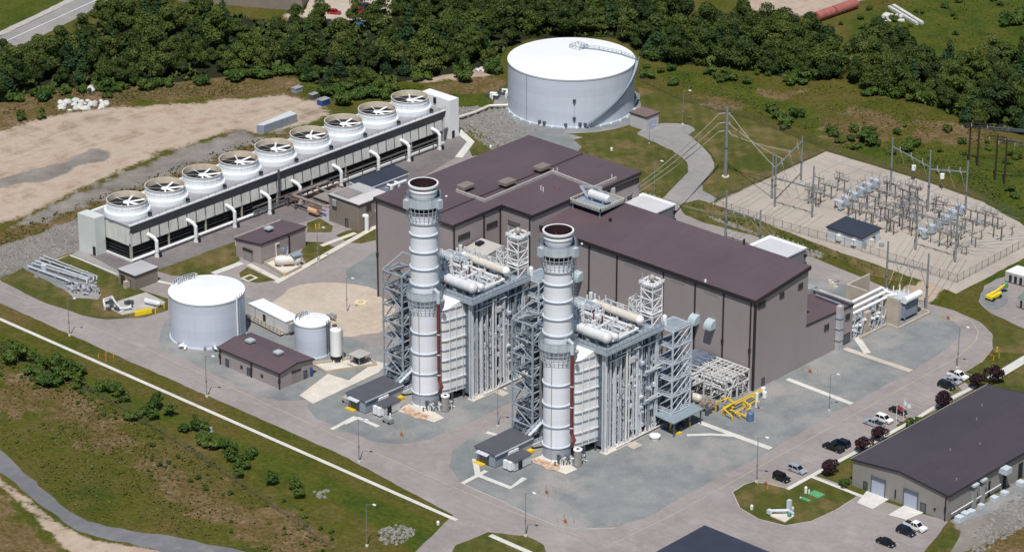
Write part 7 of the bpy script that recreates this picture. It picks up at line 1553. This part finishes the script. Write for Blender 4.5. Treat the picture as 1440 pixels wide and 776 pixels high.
bushes([(rs.uniform(0, 470), 0) for _ in range(0)]+[(x, 470+.56*x+rs.uniform(10, 60)) for x in [rs.uniform(-5, 470) for _ in range(60)]], 'tiny green weed shrub on the lower left slope', 'tiny slope weeds', (.22, .5))
bushes([(x, 560+.36*x+rs.uniform(0, 80)) for x in [rs.uniform(0, 470) for _ in range(40)]], 'tiny dry weed tuft on the lower left field', 'tiny field weeds', (.15, .36))
bushes([(1186, 684), (1282, 600), (1290, 594)], 'bright green hedge shrub against the workshop wall', 'workshop hedge shrubs', (.8, 1.0))
for (x, y), s, lab in zip([(1167, 668), (1214, 636), (1236, 620), (1327, 576), (1374, 546), (1398, 538)], (.95, .95, .9, 1.15, .95, 1.1), ('purple leaved tree by the lawn path beside the white workshop corner', 'purple leaved tree at the workshop eave, nearer of a touching pair', 'purple leaved tree at the workshop eave, farther of a touching pair', 'tall purple leaved tree by the sidewalk below the far parked cars', 'purple leaved tree partly hiding the far white pickup', 'dark purple tree at the far workshop corner')):
    plant(PLUM, G(x, y), rs.uniform(0, 6), s, lab, 'purple trees along the workshop')
# rough grass tufts and loose stones: nobody could count these
from mathutils import noise as mnoise
def mathutils_noise(p): return .5+.9*mnoise.fractal((p[0]*.06, p[1]*.06, 3.), 1., 2., 4)
def scatter(name, polys, n, size, mat, seed, flat=False, wts=None):
    g = np.random.default_rng(seed); V = []; F = []
    for poly, k in polys:
        w = GP(poly); xs = [p[0] for p in w]; ys = [p[1] for p in w]; c = 0; tries = 0
        while c < k and tries < k*12:
            tries += 1; p = (g.uniform(min(xs), max(xs)), g.uniform(min(ys), max(ys)))
            if not inside(p, w): continue
            if not flat and mathutils_noise(p) < g.random(): continue
            c += 1; s = size*(.35+1.3*g.random()**2); o = len(V)
            if flat:
                h = s*g.uniform(.5, .9); q = [(p[0]+s*math.cos(t+g.random()*.5)*g.uniform(.7, 1.2), p[1]+s*math.sin(t+g.random()*.5)*g.uniform(.7, 1.2)) for t in (0, 1.26, 2.5, 3.8, 5)]
                V += [(x, y, 0) for x, y in q]+[(p[0]+(x-p[0])*.6, p[1]+(y-p[1])*.6, h) for x, y in q]
                F += [(o+i, o+(i+1) % 5, o+5+(i+1) % 5, o+5+i) for i in range(5)]+[(o+5, o+6, o+7, o+8, o+9)]
            else:
                for b in range(4):
                    t = g.uniform(0, 6.28); e = g.uniform(.3, .9)*s; dx, dy = math.cos(t)*e, math.sin(t)*e; oo = len(V)
                    V += [(p[0]-dy*.5, p[1]+dx*.5, 0), (p[0]+dy*.5, p[1]-dx*.5, 0), (p[0]+dx+dy*.4, p[1]+dy-dx*.4, s*g.uniform(.5, 1)), (p[0]+dx-dy*.4, p[1]+dy+dx*.4, s*g.uniform(.5, 1))]; F.append((oo, oo+1, oo+2, oo+3))
    me = bpy.data.meshes.new(name); me.from_pydata(V, [], F); me.materials.append(M[mat] if isinstance(mat, str) else mat); me.update()
    o = bpy.data.objects.new(name, me); COL.objects.link(o); o['kind'] = 'stuff'; return o
M['tuft'] = leaf_mat('grass_tuft', (.06, .078, .012), (.15, .125, .04)); M['tuft2'] = leaf_mat('lush_tuft', (.045, .07, .010), (.09, .105, .018))
scatter('meadow_grass', [([(-60,470),(0,480),(90,535),(200,600),(330,680),(470,770),(400,784),(300,758),(202,742),(135,733),(88,705),(37,658),(0,622),(-60,592)], 7000), ([(0,160),(60,135),(150,130),(340,110),(410,118),(430,135),(380,132),(200,142),(60,166)], 2600), ([(900,110),(960,100),(1180,120),(1440,200),(1440,300),(1200,205),(1000,140)], 4500), ([(1190,30),(1240,0),(1470,-10),(1470,80),(1380,84),(1260,50)], 1800)], 0, .30, 'tuft', 1)
scatter('verge_weeds', [([(0,470),(60,505),(200,585),(330,665),(300,660),(120,570),(0,510)], 900), ([(400,104),(520,130),(600,118),(590,128),(480,146),(420,130)], 500), ([(955,288),(983,282),(1194,361),(1290,396),(1228,388),(1100,338),(990,306)], 420), ([(0,330),(120,284),(330,204),(430,180),(300,232),(150,296),(0,348)], 700), ([(1160,200),(1240,226),(1340,250),(1440,310),(1440,260),(1300,215)], 800)], 0, .36, 'tuft2', 2)
scatter('riprap', [([(640,153),(662,150),(712,152),(725,175),(755,182),(740,192),(700,218),(650,182)], 1700), ([(0,352),(60,328),(112,306),(116,350),(40,372),(0,390)], 800), ([(1372,748),(1392,722),(1440,690),(1470,700),(1440,740),(1360,790)], 500), ([(990,302),(1040,318),(1080,336),(1010,312)], 160), ([(1120,345),(1160,358),(1150,364),(1116,352)], 90), ([(530,748),(560,736),(590,745),(565,765),(540,766)], 160), ([(275,598),(300,600),(296,612),(280,610)], 50), ([(440,690),(462,690),(460,700),(445,700)], 30)], 0, .42, pm('loose_stone', (.23, .222, .21), .35, 1.2, .95, fine=.3), 3, True)
scatter('undergrowth', [(w, 3000) for w in WOODS], 0, 1.5, 'leaf', 4)
if rest: 
    V, F = [], []
    for k, p, u, v in rest:
        me = OAK[0].children[1].data if OAK[0].children[1].name.startswith('crown') else OAK[0].children[0].data
        co = np.empty(len(me.vertices)*3, np.float32); me.vertices.foreach_get('co', co); co = co.reshape(-1, 4, 3)[::2].reshape(-1, 3); o = len(V); s = rs.uniform(.8, 1.1); V += (co*s+np.array([p[0], p[1], 0])).tolist(); F += (np.arange(len(co)).reshape(-1, 4)+o).tolist()
    me = bpy.data.meshes.new('far_woodland'); me.from_pydata(V, [], F); me.materials.append(M['leaf']); o = bpy.data.objects.new('far_woodland', me); COL.objects.link(o); o['kind'] = 'stuff'
# ------------------------------------------------------------------ light, sky, camera
EL, AZS = R(62), R(37)     # sun stands to the viewer's left front: shadows fall away and a little left
sv = Vector((math.sin(AZS)*math.cos(EL), -math.cos(AZS)*math.cos(EL), math.sin(EL)))
sun = bpy.data.lights.new('sun', 'SUN'); sun.energy = 4.3; sun.angle = R(.53); sun.color = (1., .955, .89)
so = bpy.data.objects.new('sun', sun); COL.objects.link(so); so.rotation_euler = sv.to_track_quat('Z', 'Y').to_euler(); so.location = (0, 0, 300)
w = bpy.data.worlds.new('World'); scene.world = w; w.use_nodes = True; nt = w.node_tree; nt.nodes.clear()
bg = nt.nodes.new('ShaderNodeBackground'); sky = nt.nodes.new('ShaderNodeTexSky'); wo = nt.nodes.new('ShaderNodeOutputWorld')
sky.sky_type = 'NISHITA'; sky.sun_disc = False; sky.sun_elevation = EL; sky.sun_rotation = math.atan2(sv.x, sv.y); sky.air_density = 1.0; sky.dust_density = .6; bg.inputs[1].default_value = .072
nt.links.new(sky.outputs[0], bg.inputs[0]); nt.links.new(bg.outputs[0], wo.inputs[0])
cam = bpy.data.cameras.new('camera'); co = bpy.data.objects.new('camera', cam); COL.objects.link(co)
cam.sensor_width = 36; cam.lens = 36*FOC/1440; cam.clip_end = 20000; cam.clip_start = 1
co.matrix_world = Matrix(((RT[0], UP[0], -FW[0], CAM[0]), (RT[1], UP[1], -FW[1], CAM[1]), (RT[2], UP[2], -FW[2], CAM[2]), (0, 0, 0, 1)))
scene.camera = co
for o in bpy.data.objects:
    if '_o' in o: del o['_o']
scene.view_settings.view_transform = 'Standard'; scene.view_settings.look = 'None'; scene.view_settings.gamma = 1; scene.view_settings.exposure = 0
scene.render.engine = 'CYCLES'
